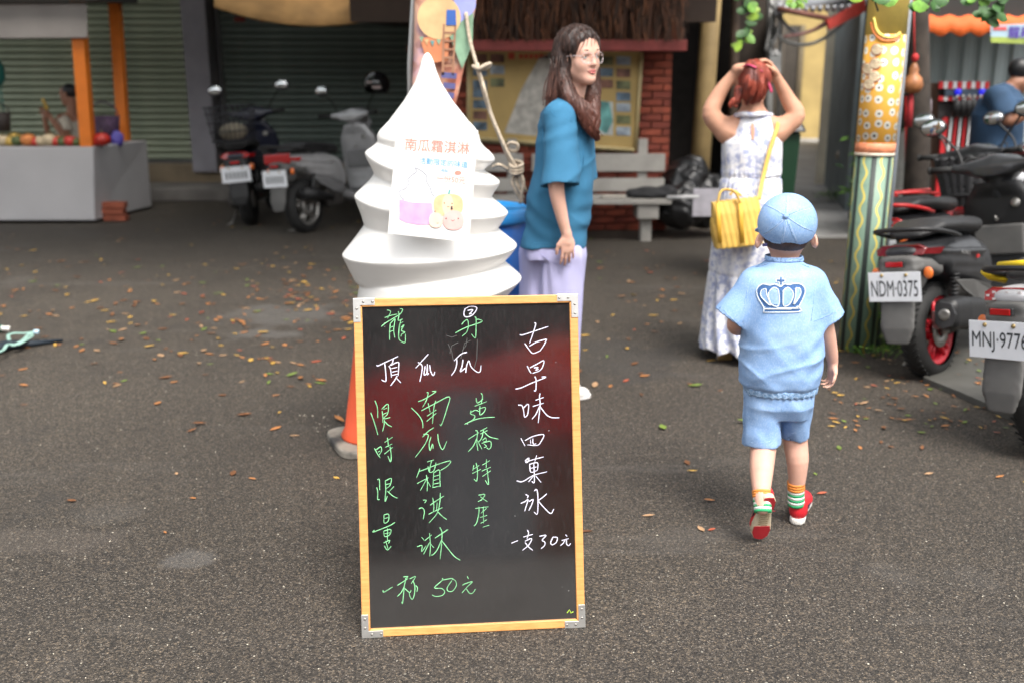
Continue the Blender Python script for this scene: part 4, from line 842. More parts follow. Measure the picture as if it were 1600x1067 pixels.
def hand(S, w, d, n, side, sc=1.0, curl=.5, spread=.12, thumb=.8):
    """w wrist, d direction of the fingers, n palm normal, side +1/-1 = which side the thumb leaves"""
    w = np.array(w, float); d = np.array(d, float); d /= np.linalg.norm(d); n = np.array(n, float); n -= d * (n @ d); n /= np.linalg.norm(n); l = np.cross(d, n) * side  # towards the thumb
    q = sc; pc = w + d * .048 * q
    S.ell(pc, np.array([.040, .050, .0155]) * q, .012 * q, False, np.stack([l, d, n], 1)); S.rc(w - d * .01 * q, w + d * .03 * q, .021 * q, .022 * q, .015 * q)
    for i, (o, L, r) in enumerate(((.027, .070, .0085), (.0095, .078, .0088), (-.009, .072, .0083), (-.026, .057, .0073))):
        c = curl * (1 + .12 * i); b0 = w + d * (.082 - .004 * abs(i - 1)) * q + l * o * q; sp = (1.2 - i) * spread
        dd = d * math.cos(sp) + l * math.sin(sp); a = 0; p = b0 - dd * .02 * q; S.rc(p, b0, r * q * 1.05, r * q, .004 * q)
        for j, seg in enumerate((.42, .32, .26)):
            a += c * (.7, .9, .7)[j]; v = dd * math.cos(a) + n * math.sin(a); p2 = b0 + v * L * seg * q; S.rc(b0, p2, r * q * (1 - .08 * j), r * q * (.92 - .09 * j), .003 * q); b0 = p2
    t0 = w + d * .022 * q + l * .022 * q; t1 = t0 + (l * .62 + d * .62 + n * .35 * thumb) * .036 * q; t2 = t1 + (l * .25 + d * .85 + n * .45 * thumb) * .030 * q; t3 = t2 + (l * .02 + d * .9 + n * .5 * thumb) * .024 * q
    S.rc(t0, t1, .015 * q, .0115 * q, .01 * q); S.rc(t1, t2, .0105 * q, .0098 * q, .004 * q); S.rc(t2, t3, .0098 * q, .008 * q, .003 * q)
from mathutils.bvhtree import BVHTree
def bvh_of(o):
    off = rootloc(o); me = o.data
    return BVHTree.FromPolygons([tuple(np.array(v.co) + off) for v in me.vertices], [tuple(p.vertices) for p in me.polygons])
def drop(bv, u, v, off=.0015):
    d = ray(u, v); d = d / np.linalg.norm(d); h = bv.ray_cast(Vector((0, 0, CAM_H)), Vector(d))
    if h[0] is None: return None
    n = np.array(h[1]); n = n if n @ d < 0 else -n; return np.array(h[0]) + n * off, n
def inpoly(x, y, P):
    c = False; n = len(P)
    for i in range(n):
        x1, y1 = P[i]; x2, y2 = P[i - 1]
        if (y1 > y) != (y2 > y) and x < (x2 - x1) * (y - y1) / (y2 - y1) + x1: c = not c
    return c
def patch_on(bv, poly, step, off, name, m, parent, th=.0008):
    xs_ = np.arange(min(p[0] for p in poly) - step, max(p[0] for p in poly) + step * 2, step); ys_ = np.arange(min(p[1] for p in poly) - step, max(p[1] for p in poly) + step * 2, step)
    idx = {}; V = []; F = []
    def vid(i, j):
        if (i, j) not in idx:
            h = drop(bv, xs_[i], ys_[j], off); idx[(i, j)] = None if h is None else len(V)
            if h is not None: V.append(h[0])
        return idx[(i, j)]
    for i in range(len(xs_) - 1):
        for j in range(len(ys_) - 1):
            if inpoly(xs_[i] + step / 2, ys_[j] + step / 2, poly):
                q = [vid(i, j), vid(i, j + 1), vid(i + 1, j + 1), vid(i + 1, j)]
                if None not in q: F.append(q)
    o = put(name, V, F, m, parent); s_ = o.modifiers.new('s', 'SOLIDIFY'); s_.thickness = th; s_.offset = 0; return o
def line_on(bv, lines, wd, off, name, m, parent, closed=False):
    b = MB()
    for ln in lines:
        P = [drop(bv, x, y, off) for x, y in ln]; P = [p for p in P if p is not None]
        if len(P) > 1: b.tube([p[0] for p in P], wd / 2, 6)
    return b.build(name, m, parent)
def shoe(parent, o, yaw, pitch, L, upper, sole, accent, tread=None, roll=0, dark=None):
    F = Fr(o, yaw, pitch, roll, L / .27); q = F.sc
    S = SDF(.0035 if L < .2 else .005)
    S.ell(F(0, .035, .05), np.array([.034, .045, .05]) * q, .02, False, F.M); S.rc(F(0, .08, .045), F(0, .20, .03), .034 * q, .032 * q, .03); S.ell(F(.004, .19, .03), np.array([.042, .065, .030]) * q, .02, False, F.M); S.rc(F(0, .03, .05), F(0, .035, .085), .032 * q, .035 * q, .02)
    S.ell(F(0, .035, .115), np.array([.025, .032, .03]) * q, .008, True, F.M)
    n = F.M @ np.array([0, 0, -1.0]); S.cut(F(0, 0, .014), n); up = S.build('shoe_upper', upper, parent)
    out = [(0, -.016), (.022, -.010), (.034, .015), (.034, .06), (.030, .10), (.040, .16), (.046, .20), (.040, .24), (.020, .262), (-.005, .265), (-.028, .25), (-.042, .215), (-.041, .17), (-.031, .11), (-.033, .06), (-.034, .015), (-.022, -.010)]
    b = MB(); b.prism([F(x, y, -.008 if 0 else -.006) for x, y in out], F.M @ np.array([0, 0, .030]) * q); so_ = bev(b.build('shoe_sole', sole, parent), .005, 3)
    for s_ in so_.data.polygons: s_.use_smooth = True
    if tread:
        for nm, ys in (('heel_tread', (-.012, .075)), ('toe_tread', (.175, .26))):
            P = [(x * .9, min(max(y, ys[0]), ys[1])) for x, y in out]; b = MB(); b.prism([F(x, y, -.0085) for x, y in P], F.M @ np.array([0, 0, .003]) * q); b.build(nm, tread, so_)
        b = MB()
        for i in range(7):
            y = .085 + i * .012; b.prism([F(-.022, y, -.0085), F(.022, y + .008, -.0085), F(.022, y + .012, -.0085), F(-.022, y + .004, -.0085)], F.M @ np.array([0, 0, .002]) * q)
        tag(b.build('tread_ribs', mat('tread_tan', (.30, .23, .14), .8), so_), kind='stuff')
    b = MB(); b.tube(spline([F(-.036, .16, .035), F(-.037, .11, .03), F(-.036, .06, .05), F(-.02, .01, .075)], 4), .004 * q, 6); b.tube(spline([F(.040, .16, .035), F(.038, .11, .03), F(.036, .06, .05), F(.02, .01, .075)], 4), .004 * q, 6); b.build('shoe_trim', accent, parent)
    return F

# ------------------------------------------------------------------ denim
m, k = newmat('denim_light', .75)
mp = k.n('ShaderNodeMapping'); mp.inputs['Scale'].default_value = (1, 1, .35); k.t.links.new(k.o, mp.inputs[0])
a = k.noise(mp.outputs[0], 420, 2, .7); b_ = k.noise(k.o, 7, 5, .6); b2 = k.noise(k.o, 45, 4, .6)
c = k.ramp(b_, [(.3, (.17, .31, .58)), (.5, (.23, .39, .68)), (.72, (.34, .51, .79))]); c = k.mix(k.ramp(a, [(.45, 0), (.75, .5)]), c, (.55, .68, .84)); c = k.mix(k.ramp(b2, [(.5, 0), (.8, .3)]), c, (.13, .28, .54)); k.col(c); k.bump(k.math('ADD', k.math('MULTIPLY', a, .25), b2), .35, .003)
DEN = m
m, k = newmat('denim_seam', .8); a = k.noise(k.o, 160, 2); k.col(k.ramp(a, [(.35, (.14, .29, .52)), (.65, (.42, .58, .80))])); k.bump(a, .5, .002); SEAM = m

# ================================================================== CHILD
YK = 3.04
kb = G(1222, 832); kid = thing('person', 'small child in a pale denim cap, crown-printed denim shirt and shorts walking away', 'child', tuple(kb))
def K(u, v, dy=0.0): return W(u, v, YK + dy)
kp = pxm(1222, 600, YK); print('kid px', kp)
S = SDF(.005)
S.ell(K(1229, 355, 0), (.072, .082, .088), .01); S.rc(K(1228, 375, .01), K(1228, 388, .02), .048, .042, .03)
for (u, s_) in ((1186, -1), (1272, 1)): S.ell(K(u, 376, .0), (.011, .016, .026), .008, False, rotm('Y', s_ * R(-14))); S.ell(K(u - s_ * 1.5, 376, -.012), (.006, .008, .016), .004, True)
S.rc(K(1227, 385, .01), K(1225, 415, .0), .039, .040, .015); S.chain([K(1185, 452), K(1225, 447), K(1264, 452)], [.028, .035, .028], .02); S.rc(K(1225, 460), K(1222, 590), .060, .060, .03)
# right arm
S.chain([K(1266, 450), K(1286, 498, -.005), K(1298, 548, .02), K(1301, 566, .03)], [.028, .029, .0215, .0165], .02)
hand(S, K(1301, 568, .03), (-.02, -.10, -1), (-.85, -.25, -.1), -1, .60, .62, .10, .7)
# left arm bent forward
S.chain([K(1184, 452), K(1150, 503, .0), K(1158, 512, .12), K(1170, 490, .18)], [.028, .028, .022, .017], .02); hand(S, K(1170, 490, .18), (.3, .8, .5), (.9, 0, -.3), 1, .6, .7)
# legs
S.chain([K(1196, 600), K(1193, 690, -.02), K(1190, 735, -.085), K(1190, 770, -.14), K(1191, 792, -.165)], [.045, .0415, .0365, .0265, .023], .02)
S.chain([K(1243, 600), K(1242, 680, .045), K(1246, 718, .035), K(1245, 757, .04), K(1244, 778, .045)], [.045, .0405, .036, .0255, .022], .02)
# face (towards the walker's front)
S.rc(K(1229, 350, .07), K(1229, 366, .094), .012, .012, .02)
S.build('body', SKIN, kid, sm=1)
hm = mat('hair_dark_brown', (.045, .02, .012), .5, var=.4, scale=60, bump=.5, bscale=300)
S = SDF(.005); S.ell(K(1229, 355, -.003), (.0745, .086, .090), .01); S.cut(K(1229, 395, -.08), (0, .05, -1)); S.cut(K(1229, 360, .03), (0, 1, .3)); S.mod(fold(.0012, 500, 20, 30)); S.build('hair', hm, kid)
# cap
cc = K(1230, 349, .0); S = SDF(.0045)
S.ell(cc, (.0885, .096, .0915), .01); capax = np.array([-.02, -.62, .78]); capax /= np.linalg.norm(capax)
S.cut(K(1229, 391, -.09), (0.06, .42, -1.0))
cap = S.build('cap', DEN, kid)
bvc = bvh_of(cap); hb = drop(bvc, 1228, 338, .003); q = MB(); q.sph(hb[0], .0085, 14, 8, (1, 1, .55), np.array(Vector(hb[1]).to_track_quat('Z', 'Y').to_matrix())); q.build('cap_button', DEN, cap)
arcs = []
for (u, v) in ((1190, 318), (1229, 305), (1267, 324), (1272, 362), (1252, 396), (1219, 386), (1189, 368)):
    c0 = np.array([1228, 338.]); c1 = np.array([u, v], float); mid = (c0 + c1) / 2; pr = [tuple(c0 + (c1 - c0) * t + np.array([0, 3.0]) * math.sin(PI * t) * (1 if v > 338 else -.5)) for t in np.linspace(.08, .98, 10)]
    arcs.append(pr)
line_on(bvc, arcs, .0022, .0003, 'cap_seam', SEAM, cap)
line_on(bvc, [[(x + 2.4, y + .6) for x, y in a_] for a_ in arcs], .0010, .0002, 'cap_stitching', mat('stitch', (.55, .66, .8), .8), cap)
rimp = [(1189, 372), (1196, 377), (1206, 380), (1218, 382), (1230, 386), (1240, 391), (1250, 394), (1260, 386), (1268, 374)]
line_on(bvc, [[(x, y - 1.5) for x, y in rimp]], .003, .0004, 'cap_rim', SEAM, cap)
S = SDF(.005); bp_ = cc + np.array([0, .095, -.035]); S.ell(bp_ + [0, .02, 0], (.07, .065, .010), .01, False, rotm('X', R(-18))); S.build('cap_bill', DEN, cap)
q = MB(); q.box(K(1195, 383, -.062), (.014, .004, .009)); q.build('cap_tag', mat('navy_tag', (.02, .02, .08), .6), cap)
# shirt
S = SDF(.005)
rows = [(604, 1218, 55, .085), (596, 1218, 62, .098), (580, 1219, 63.5, .104), (545, 1221, 64, .105), (510, 1221, 60, .102), (470, 1221, 56, .098), (445, 1222, 53, .092), (428, 1224, 47, .080), (417, 1225, 36, .062), (406, 1225, 25, .050)]
S.slabs([K(c_, v, .0) for v, c_, r_, d_ in rows], [r_ * kp for v, c_, r_, d_ in rows], [d_ for *_, d_ in rows], .01, pw=2.35)
S.rc(K(1180, 443), K(1266, 443), .046, .046, .03)
capc(S, K(1182, 445, .0), K(1141, 499, .0), .050, .060, .025); capc(S, K(1265, 445, .0), K(1293, 500, .0), .050, .056, .025)
def wr(X, Y, Z, f):
    z0 = K(1222, 606)[2]; t = np.clip((Z - z0) / .33, 0, 1); x = X - K(1222, 500)[0]
    cz_ = lambda p: (1 - np.abs(np.sin(p))) ** 3
    g = .0026 * np.sin(52 * x + 5 * t + 1.6 * np.sin(13 * t + 9 * x)) * (1 - t) ** 1.3 - .0055 * cz_(5 * t + 15 * x + 1.6 * np.sin(9 * x + 5 * t)) * np.sin(PI * t) ** .8 * (.4 + .6 * np.sin(11 * x + 3) ** 2) - .005 * cz_(9 * x - 6 * t + .8 + np.sin(8 * t)) * np.exp(-((t - .3) / .22) ** 2) + .0028 * np.sin(30 * t - 62 * x) * np.exp(-((x - .085) / .04) ** 2) * np.exp(-((t - .35) / .25) ** 2)
    g = g + .0014 * np.sin(260 * x + 8 * np.sin(9 * Y)) * np.exp(-((Z - z0) / .02) ** 2)
    return f + g
S.mod(wr); capc(S, K(1152, 484), K(1139.5, 501), .045, .054, .004, True); capc(S, K(1286, 486), K(1294, 502), .042, .0505, .004, True); shirt = S.build('shirt', DEN, kid, sm=1)
bvs = bvh_of(shirt)
S = SDF(.004); cz = K(1225, 408)[2]
S.slabs([K(1225, 407, .0), K(1225, 398, .002)], [.060, .0575], [.052, .050], .004, pw=2.1); S.slabs([K(1225, 407, .0), K(1225, 396, .002)], [.055, .0535], [.047, .046], .003, True, pw=2.1); S.build('collar', DEN, kid)
q = MB()
for i in range(40):
    a = 2 * PI * i / 40; c_ = K(1218, 603); q.box(c_ + np.array([.114 * math.cos(a), .0900 * math.sin(a), -.002]), (.006, .006, .022), a)
hemb = SDF(.0045); hemb.slabs([K(1218, 611), K(1218, 600)], [.114, .118], [.088, .092], .004, pw=2.3); hemb.mod(lambda X, Y, Z, f: f + .0016 * np.sin(320 * (X - K(1218, 600)[0])) ); hemb.build('hem_band', SEAM, shirt)
pts = []
for (x0_, y0_, x1_, y1_) in ((1120, 480, 1160, 518), (1270, 508, 1316, 488)):
    ln = [(x0_ + (x1_ - x0_) * t, y0_ + (y1_ - y0_) * t - 5) for t in np.linspace(.03, .97, 9)]; pts.append(ln)
line_on(bvs, pts, .002, .0005, 'sleeve_seam', SEAM, shirt)
line_on(bvs, [[(1172, 436), (1168, 455), (1163, 480), (1161, 505)], [(1276, 436), (1273, 455), (1270, 480), (1267, 502)], [(1180, 418), (1200, 412), (1225, 411), (1250, 412), (1266, 419)]], .002, .0004, 'shirt_seam', SEAM, shirt)
# crown emblem
def C3(s): return [(1130 + float(a.split(',')[0]) / 4.267, 370 + float(a.split(',')[1]) / 4.267) for a in s.split()]
outl = '270,505 270,470 232,405 225,352 262,318 310,326 345,318 380,335 405,318 440,322 470,315 520,320 545,362 525,425 503,468 505,500 270,505'
dkd = mat('denim_dark', (.045, .12, .30), .8, var=.3, scale=200); thr = mat('thread_white', (.72, .80, .88), .8, var=.08, scale=200)
patch_on(bvs, C3(outl), 1.2, .0008, 'crown_patch', dkd, shirt)
inn = ['255,358 285,350 290,385 316,458 278,428 250,390', '303,372 335,342 368,362 370,458 325,455 303,405', '400,360 430,340 460,365 465,400 440,452 400,458', '482,345 510,348 512,390 468,455 480,400']
for s_ in inn: patch_on(bvs, C3(s_), 1.2, .0014, 'crown_gap', DEN, shirt, .0006)
patch_on(bvs, C3('275,476 502,472 502,484 275,488'), 1.2, .0014, 'crown_band', thr, shirt, .0006)
def sm_(s, closed=True): P = C3(s); P = P + [P[0]] if closed else P; return [tuple(p) for p in spline([(x, y, 0) for x, y in P], 4)[:, :2]]
line_on(bvs, [sm_(outl, False)] + [sm_(s_) for s_ in inn] + [C3('270,470 503,466'), C3('352,285 375,285 375,268 395,268 395,285 412,285 412,305 395,305 395,328 375,328 375,305 352,305 352,285')], .0036, .0016, 'crown_outline', thr, shirt)
line_on(bvs, [C3('384,275 384,322'), C3('360,296 405,296')], .0036, .0016, 'crown_cross', dkd, shirt)
# shorts
S = SDF(.005)
S.slabs([K(1218, 650), K(1217, 630), K(1217, 596)], [.085, .108, .104], [.06, .083, .083], .03, pw=2.3)
capc(S, K(1192, 615, 0), K(1190, 694, -.012), .060, .0595, .012); capc(S, K(1245, 615, 0), K(1241, 679, .045), .058, .046, .012)
S.mod(fold(.0028, 60, 30, 45, .5)); S.mod(fold(.0012, 130, 60, 40, 1.5))
capc(S, K(1190, 678, -.01), K(1190, 697, -.012), .050, .0525, .003, True); capc(S, K(1242, 666, .038), K(1241, 682, .045), .038, .039, .003, True)
S.mod(lambda X, Y, Z, f: f); sh_ = S.build('shorts', DEN, kid, sm=1); bvx = bvh_of(sh_)
line_on(bvx, [[(1163, 690), (1175, 691.5), (1190, 691), (1205, 689), (1217, 687)], [(1224, 676), (1240, 676), (1257, 673)], [(1222, 608), (1221, 640), (1221, 672)], [(1163, 615), (1161, 650), (1163, 688)]], .002, .0004, 'shorts_seam', SEAM, sh_)
# socks + shoes
om = mat('sock_orange', (.75, .26, .05), .8, var=.1, scale=100); wmk = mat('sock_white', (.75, .78, .74), .8); gmk = mat('sock_green', (.03, .35, .14), .8)
def sock(a, b, ra, rb):
    a = np.array(a); b = np.array(b); n = 9
    for i in range(n):
        p, q_ = a + (b - a) * i / n, a + (b - a) * (i + 1) / n; r0 = ra + (rb - ra) * i / n; r1 = ra + (rb - ra) * (i + 1) / n
        w_ = om if i < 3 else (gmk if i in (4, 6, 8) else wmk); bb = MB(); bb.tube([p, q_], [r0 + (.001 if i < 3 else 0), r1 + (.001 if i < 3 else 0)], 20); bb.build('sock_stripe', w_, kid)
sock(K(1190, 766, -.133), K(1192, 800, -.17), .0288, .027); sock(K(1244, 752, .04), K(1244, 788, .048), .0278, .027)
rd = mat('shoe_red', (.55, .02, .03), .35, var=.15, scale=10); wt = mat('sole_white', (.72, .70, .66), .6, var=.08); nv = mat('shoe_navy', (.02, .022, .05), .5); cr = mat('sole_cream', (.62, .53, .38), .7, var=.2, scale=20)
toeL = G(1192, 853); 
shoe(kid, toeL + [-.004, -.046, .184], R(4), R(-66), .19, rd, cr, nv, tread=mat('tread_red', (.45, .02, .03), .5, var=.15))
hr = G(1244, 818); shoe(kid, hr + [0, -.005, .006], R(-22), R(4), .20, rd, wt, nv)

# ================================================================== WOMAN IN THE BLUE T-SHIRT
Y1 = 4.34; def_ = None
def A(u, v, dy=0.0): return W(u, v, Y1 + dy)
ap = pxm(880, 200, Y1); print('woman px', ap)
wb = G(880, 636); w1 = thing('person', 'young woman in glasses, loose blue T-shirt and lavender trousers looking to the right', 'woman', tuple(wb))
FH = Fr(A(906, 89, -.02), R(180 + 34), R(-1), R(3), .95)
S = SDF(.0045); head(S, FH, neck=A(893, 158, 0))
S.chain([A(880, 180, .10), A(886, 170, .0), A(880, 180, -.09)], [.035, .045, .035], .03); S.rc(A(884, 205), A(870, 370), .095, .105, .05)
S.chain([A(878, 190, -.10), A(873, 240, -.17), A(869, 290, -.195), A(876, 330, -.19), A(885, 366, -.18)], [.034, .036, .0335, .0275, .0200], .03)
hand(S, A(886, 368, -.18), (.06, .03, -1), (-.3, .95, 0), -1, .84, .22, .10, .5)
S.chain([A(888, 190, .12), A(886, 260, .19), A(882, 330, .20), A(880, 365, .20)], [.035, .036, .03, .022], .02); hand(S, A(880, 366, .20), (.0, -.1, -1), (.2, -.9, -.1), -1, .9, .3)
S.chain([A(850, 400, .06), A(850, 520, .06), A(852, 622, .05)], [.07, .05, .03], .03); S.chain([A(880, 400, -.03), A(880, 520, -.03), A(885, 615, -.05)], [.07, .05, .03], .03)
S.build('body', SKIN, w1, sm=1); face(FH, w1, lip=(.52, .15, .14))
# T-shirt
TB = mat('tshirt_blue', (.028, .145, .265), .85, var=.12, scale=5, bump=.35, bscale=700)
S = SDF(.006)
rows = [(384, 866, 53, .155), (360, 868, 52, .155), (330, 872, 51.5, .150), (295, 877, 50.5, .147), (260, 881, 48, .145), (225, 884, 45.5, .145), (195, 883, 42, .14), (178, 882, 38, .135), (166, 884, 30, .11), (157, 888, 20, .075)]
S.slabs([A(c_, v, .0) for v, c_, r_, d_ in rows], [r_ * ap for v, c_, r_, d_ in rows], [d_ * .86 for *_, d_ in rows], .01, pw=2.2)
S.chain([A(872, 182, -.12), A(884, 172, -.02), A(884, 176, .12)], [.062, .06, .06], .05)
capc(S, A(877, 182, -.12), A(876, 290, -.195), .064, .080, .010); None
capc(S, A(893, 190, .13), A(908, 285, .16), .065, .08, .03)
S.rc(A(895, 150, -.01), A(905, 160, -.05), .052, .052, .006, True)
z0 = A(870, 386)[2]; xa = A(870, 300)[0]
def wr1(X, Y, Z, f):
    t = np.clip((Z - z0) / .6, 0, 1); x = X - xa
    g = .006 * np.sin(26 * x + 12 * t + 8 * Y) * (1 - t) + .003 * np.sin(44 * t + 26 * x + 2 * np.sin(20 * Y)) * np.exp(-((t - .22) / .18) ** 2) + .004 * np.sin(60 * x - 20 * t) * np.exp(-((t - .45) / .2) ** 2) * .6 + .002 * np.sin(60 * t - 35 * x) * np.exp(-((t - .85) / .12) ** 2)
    cz_ = lambda p: (1 - np.abs(np.sin(p))) ** 3
    g = g - .009 * cz_(7 * x + 5 * t + .7 + .8 * np.sin(6 * t)) * np.exp(-((t - .30) / .25) ** 2) - .007 * cz_(-9 * x + 9 * t + 1.9) * np.exp(-((t - .62) / .2) ** 2)
    return f + g
S.mod(wr1); capc(S, A(876, 268, -.182), A(876, 294, -.198), .062, .073, .004, True); ts = S.build('t_shirt', TB, w1, sm=1); bt = bvh_of(ts)
sm1 = mat('tshirt_seam', (.035, .18, .34), .85)
line_on(bt, [[(848, 283), (858, 285), (870, 286), (885, 285), (900, 281)], [(866, 158), (862, 175), (868, 182), (885, 184), (893, 190)], [(852, 176), (848, 200), (849, 225)], [(903, 190), (909, 210), (912, 240), (911, 262)], [(816, 378), (835, 380), (855, 380), (880, 381), (905, 382), (918, 381)]], .003, .0004, 'shirt_seam', sm1, ts)
# trousers
TL = mat('trousers_lavender', (.44, .43, .66), .85, var=.08, scale=6, bump=.3, bscale=500); S = SDF(.007)
S.slabs([A(867, 400), A(866, 372)], [.135, .13], [.125, .12], .01, pw=2.2)
capc(S, A(851, 400, .06), A(852, 622, .05), .118, .10, .015); capc(S, A(879, 400, -.035), A(872, 560, -.04), .108, .085, .015); capc(S, A(872, 540, -.04), A(872, 612, -.05), .085, .085, .015)
S.mod(fold(.008, 35, 25, 6, 1)); S.mod(fold(.003, 90, 60, 14, 2)); tr_ = S.build('trousers', TL, w1, sm=1); bt2 = bvh_of(tr_)
line_on(bt2, [[(838, 388), (845, 398), (858, 408), (872, 414)]], .003, .0004, 'pocket_seam', mat('trouser_seam', (.36, .35, .56), .8), tr_)
swm = mat('shoe_white', (.72, .70, .68), .5, var=.05); shoe(w1, G(872, 630) + [-.02, 0, .008], R(-62), 0, .20, swm, swm, mat('shoe_grey', (.4, .4, .4), .6)); shoe(w1, G(832, 622) + [0, .02, .008], R(-75), 0, .25, swm, swm, mat('shoe_grey', None))
# hair
m, k = newmat('hair_long', .38)
sx = k.n('ShaderNodeSeparateXYZ', i_0=k.o); zt = A(900, 95)[2] - wb[2]
f1 = k.n('ShaderNodeMapRange', i_0=sx.outputs[2], i_1=zt - .30, i_2=zt - .02).outputs[0]
c = k.ramp(f1, [(0, (.115, .034, .022)), (.45, (.075, .026, .018)), (1, (.018, .012, .011))])
mp = k.n('ShaderNodeMapping'); mp.inputs['Scale'].default_value = (160, 160, 6); k.t.links.new(k.o, mp.inputs[0]); a = k.noise(mp.outputs[0], 1, 4, .7)
c = k.mix(k.ramp(a, [(.45, 0), (.75, .6)]), c, (.20, .085, .055)); k.col(c); k.bump(a, .8, .004); HL = m
S = SDF(.0045)
S.ell(FH(0, -.022, .040), np.array([.087, .101, .089]) * 1.04, .01, False, FH.M); S.ell(FH(0, -.05, -.03), np.array([.085, .072, .11]), .03, False, FH.M)
S.ell(FH(0, .115, -.055), np.array([.078, .110, .118]) * 1.0, .03, True, FH.M); S.ell(FH(-.0, .135, -.10), (.10, .12, .10), .02, True, FH.M)
S.ell(FH(.088, .008, -.012), (.03, .028, .040), .012, True, FH.M)
S.chain([A(880, 95, -.02), A(877, 125, -.03), A(869, 150, -.05), A(858, 166, -.06)], [.046, .043, .036, .018], .03)
S.chain([A(876, 120, .05), A(868, 145, .05), A(858, 166, .05)], [.045, .038, .015], .03)
S.chain([A(880, 122, -.07), A(889, 150, -.105), A(908, 175, -.125), A(921, 198, -.12), A(933, 216, -.11)], [.026, .034, .032, .026, .010], .02)
S.chain([A(925, 110, .07), A(927, 140, .06), A(925, 165, .0), A(928, 190, -.06), A(930, 212, -.09)], [.030, .032, .032, .028, .010], .02)
S.chain([A(905, 160, -.11), A(930, 180, -.12), A(922, 200, -.13), A(936, 208, -.12)], [.02, .015, .014, .006], .01)
def hw(X, Y, Z, f): return f + .0016 * np.sin(X * 260 + Y * 190 + 4 * np.sin(Z * 7)) + .0022 * np.sin(X * 90 - Y * 110 + 3 * np.sin(Z * 9 + 1)) 
S.mod(hw); S.build('hair', HL, w1)
q = MB()
for (x0_, z0_, x1_, z1_) in ((.012, .098, .045, .040), (.010, .100, .030, .030), (.008, .100, .004, .034), (.015, .099, .058, .018), (-.012, .098, -.012, .036), (-.014, .098, -.040, .035), (.0, .102, -.028, .052)):
    P = [FH(x0_, .045, z0_), FH((x0_ * .4 + x1_ * .6), .088, (z0_ + z1_) / 2 + .012), FH(x1_, .090 - abs(x1_) * .35, z1_)]; q.tube(spline(P, 5), np.linspace(.0022, .0007, 11), 6)
q.build('fringe', HL, w1)
# long loose strands over the surface
rs = np.random.default_rng(3); q = MB()
for i in range(46):
    t = rs.uniform(0, 1); u0 = 862 + 20 * t; du = rs.normal(0, 3)
    P = [A(u0 - 2, 95 + rs.uniform(-8, 8), -.075), A(u0 - 8 + du, 130, -.085), A(u0 - 12 + du, 165 + rs.uniform(-12, 10), -.10)] if i % 2 else [A(880 + rs.uniform(-4, 6), 125, -.105), A(893 + du, 155, -.14), A(916 + du, 190, -.15), A(932 + du, 214 + rs.uniform(-8, 6), -.125)]
    q.tube(spline(P, 4), .0015, 4)
tag(q.build('loose_strands', HL, w1), kind='stuff')
def strands(ho, n, seed, m, parent, L=.06, r=.0011, wob=.25, dirn=(0, 0, -1)):
    rs = np.random.default_rng(seed); off = rootloc(ho); me = ho.data; bv = bvh_of(ho); b = MB(); nv_ = len(me.vertices); dn = np.array(dirn, float)
    for i in range(n):
        v = me.vertices[int(rs.integers(nv_))]; p = np.array(v.co) + off; nn = np.array(v.normal)
        if nn[1] > .35: continue
        w_ = rs.normal(0, wob, 3); P = []
        for j in range(6):
            P.append(p + nn * rs.uniform(.0006, .0030) * (1 if j < 5 else 2)); d_ = dn + w_; d_ = d_ - nn * (d_ @ nn); q_ = np.linalg.norm(d_)
            if q_ < .15: break
            p = p + d_ / q_ * L / 5; h = bv.find_nearest(Vector(p)); p = np.array(h[0]); nn = np.array(h[1])
        if len(P) > 3: b.tube(P, np.linspace(r, r * .5, len(P)), 3, cap=False)
    return tag(b.build('hair_strands', m, parent), kind='stuff')
strands([c for c in w1.children if c.name.startswith('hair')][0], 1500, 5, HL, w1, .075)
# glasses
gl = mat('glasses_frame', (.50, .42, .42), .2, var=0, coat=.5); q = MB()
lens = bpy.data.materials.new('lens'); lens.use_nodes = True; _n = lens.node_tree; _n.nodes.remove(_n.nodes['Principled BSDF'])
_t = _n.nodes.new('ShaderNodeBsdfTransparent'); _g = _n.nodes.new('ShaderNodeBsdfGlossy'); _g.inputs['Roughness'].default_value = .02; _x = _n.nodes.new('ShaderNodeMixShader'); _x.inputs[0].default_value = .05
_n.links.new(_t.outputs[0], _x.inputs[1]); _n.links.new(_g.outputs[0], _x.inputs[2]); _n.links.new(_x.outputs[0], _n.nodes['Material Output'].inputs[0])
for s_ in (-1, 1):
    P = [FH(s_ * (.0335 + .0245 * np.sign(math.cos(a)) * abs(math.cos(a)) ** .7), .1035 - .016 * (abs(.0335 + .0245 * math.cos(a)) / .058) ** 2, -.006 + .0225 * np.sign(math.sin(a)) * abs(math.sin(a)) ** .7) for a in np.linspace(0, 2 * PI, 25)]
    b = MB(); b.tube(P, .0013, 8); g_o = b.build('glasses_rim', gl, w1)
    b = MB(); b.prism(P[:-1], FH.M @ np.array([0, .0008, 0])); b.build('glasses_lens', lens, g_o)
    b = MB(); b.tube([FH(s_ * .058, .088, .004), FH(s_ * .074, .05, .006), FH(s_ * .080, .0, .004), FH(s_ * .079, -.015, -.008)], .0014, 6); b.build('glasses_temple', gl, w1)
b = MB(); b.tube(spline([FH(-.010, .104, 0), FH(0, .107, .003), FH(.010, .104, 0)], 4), .0014, 6); b.build('glasses_bridge', gl, w1)

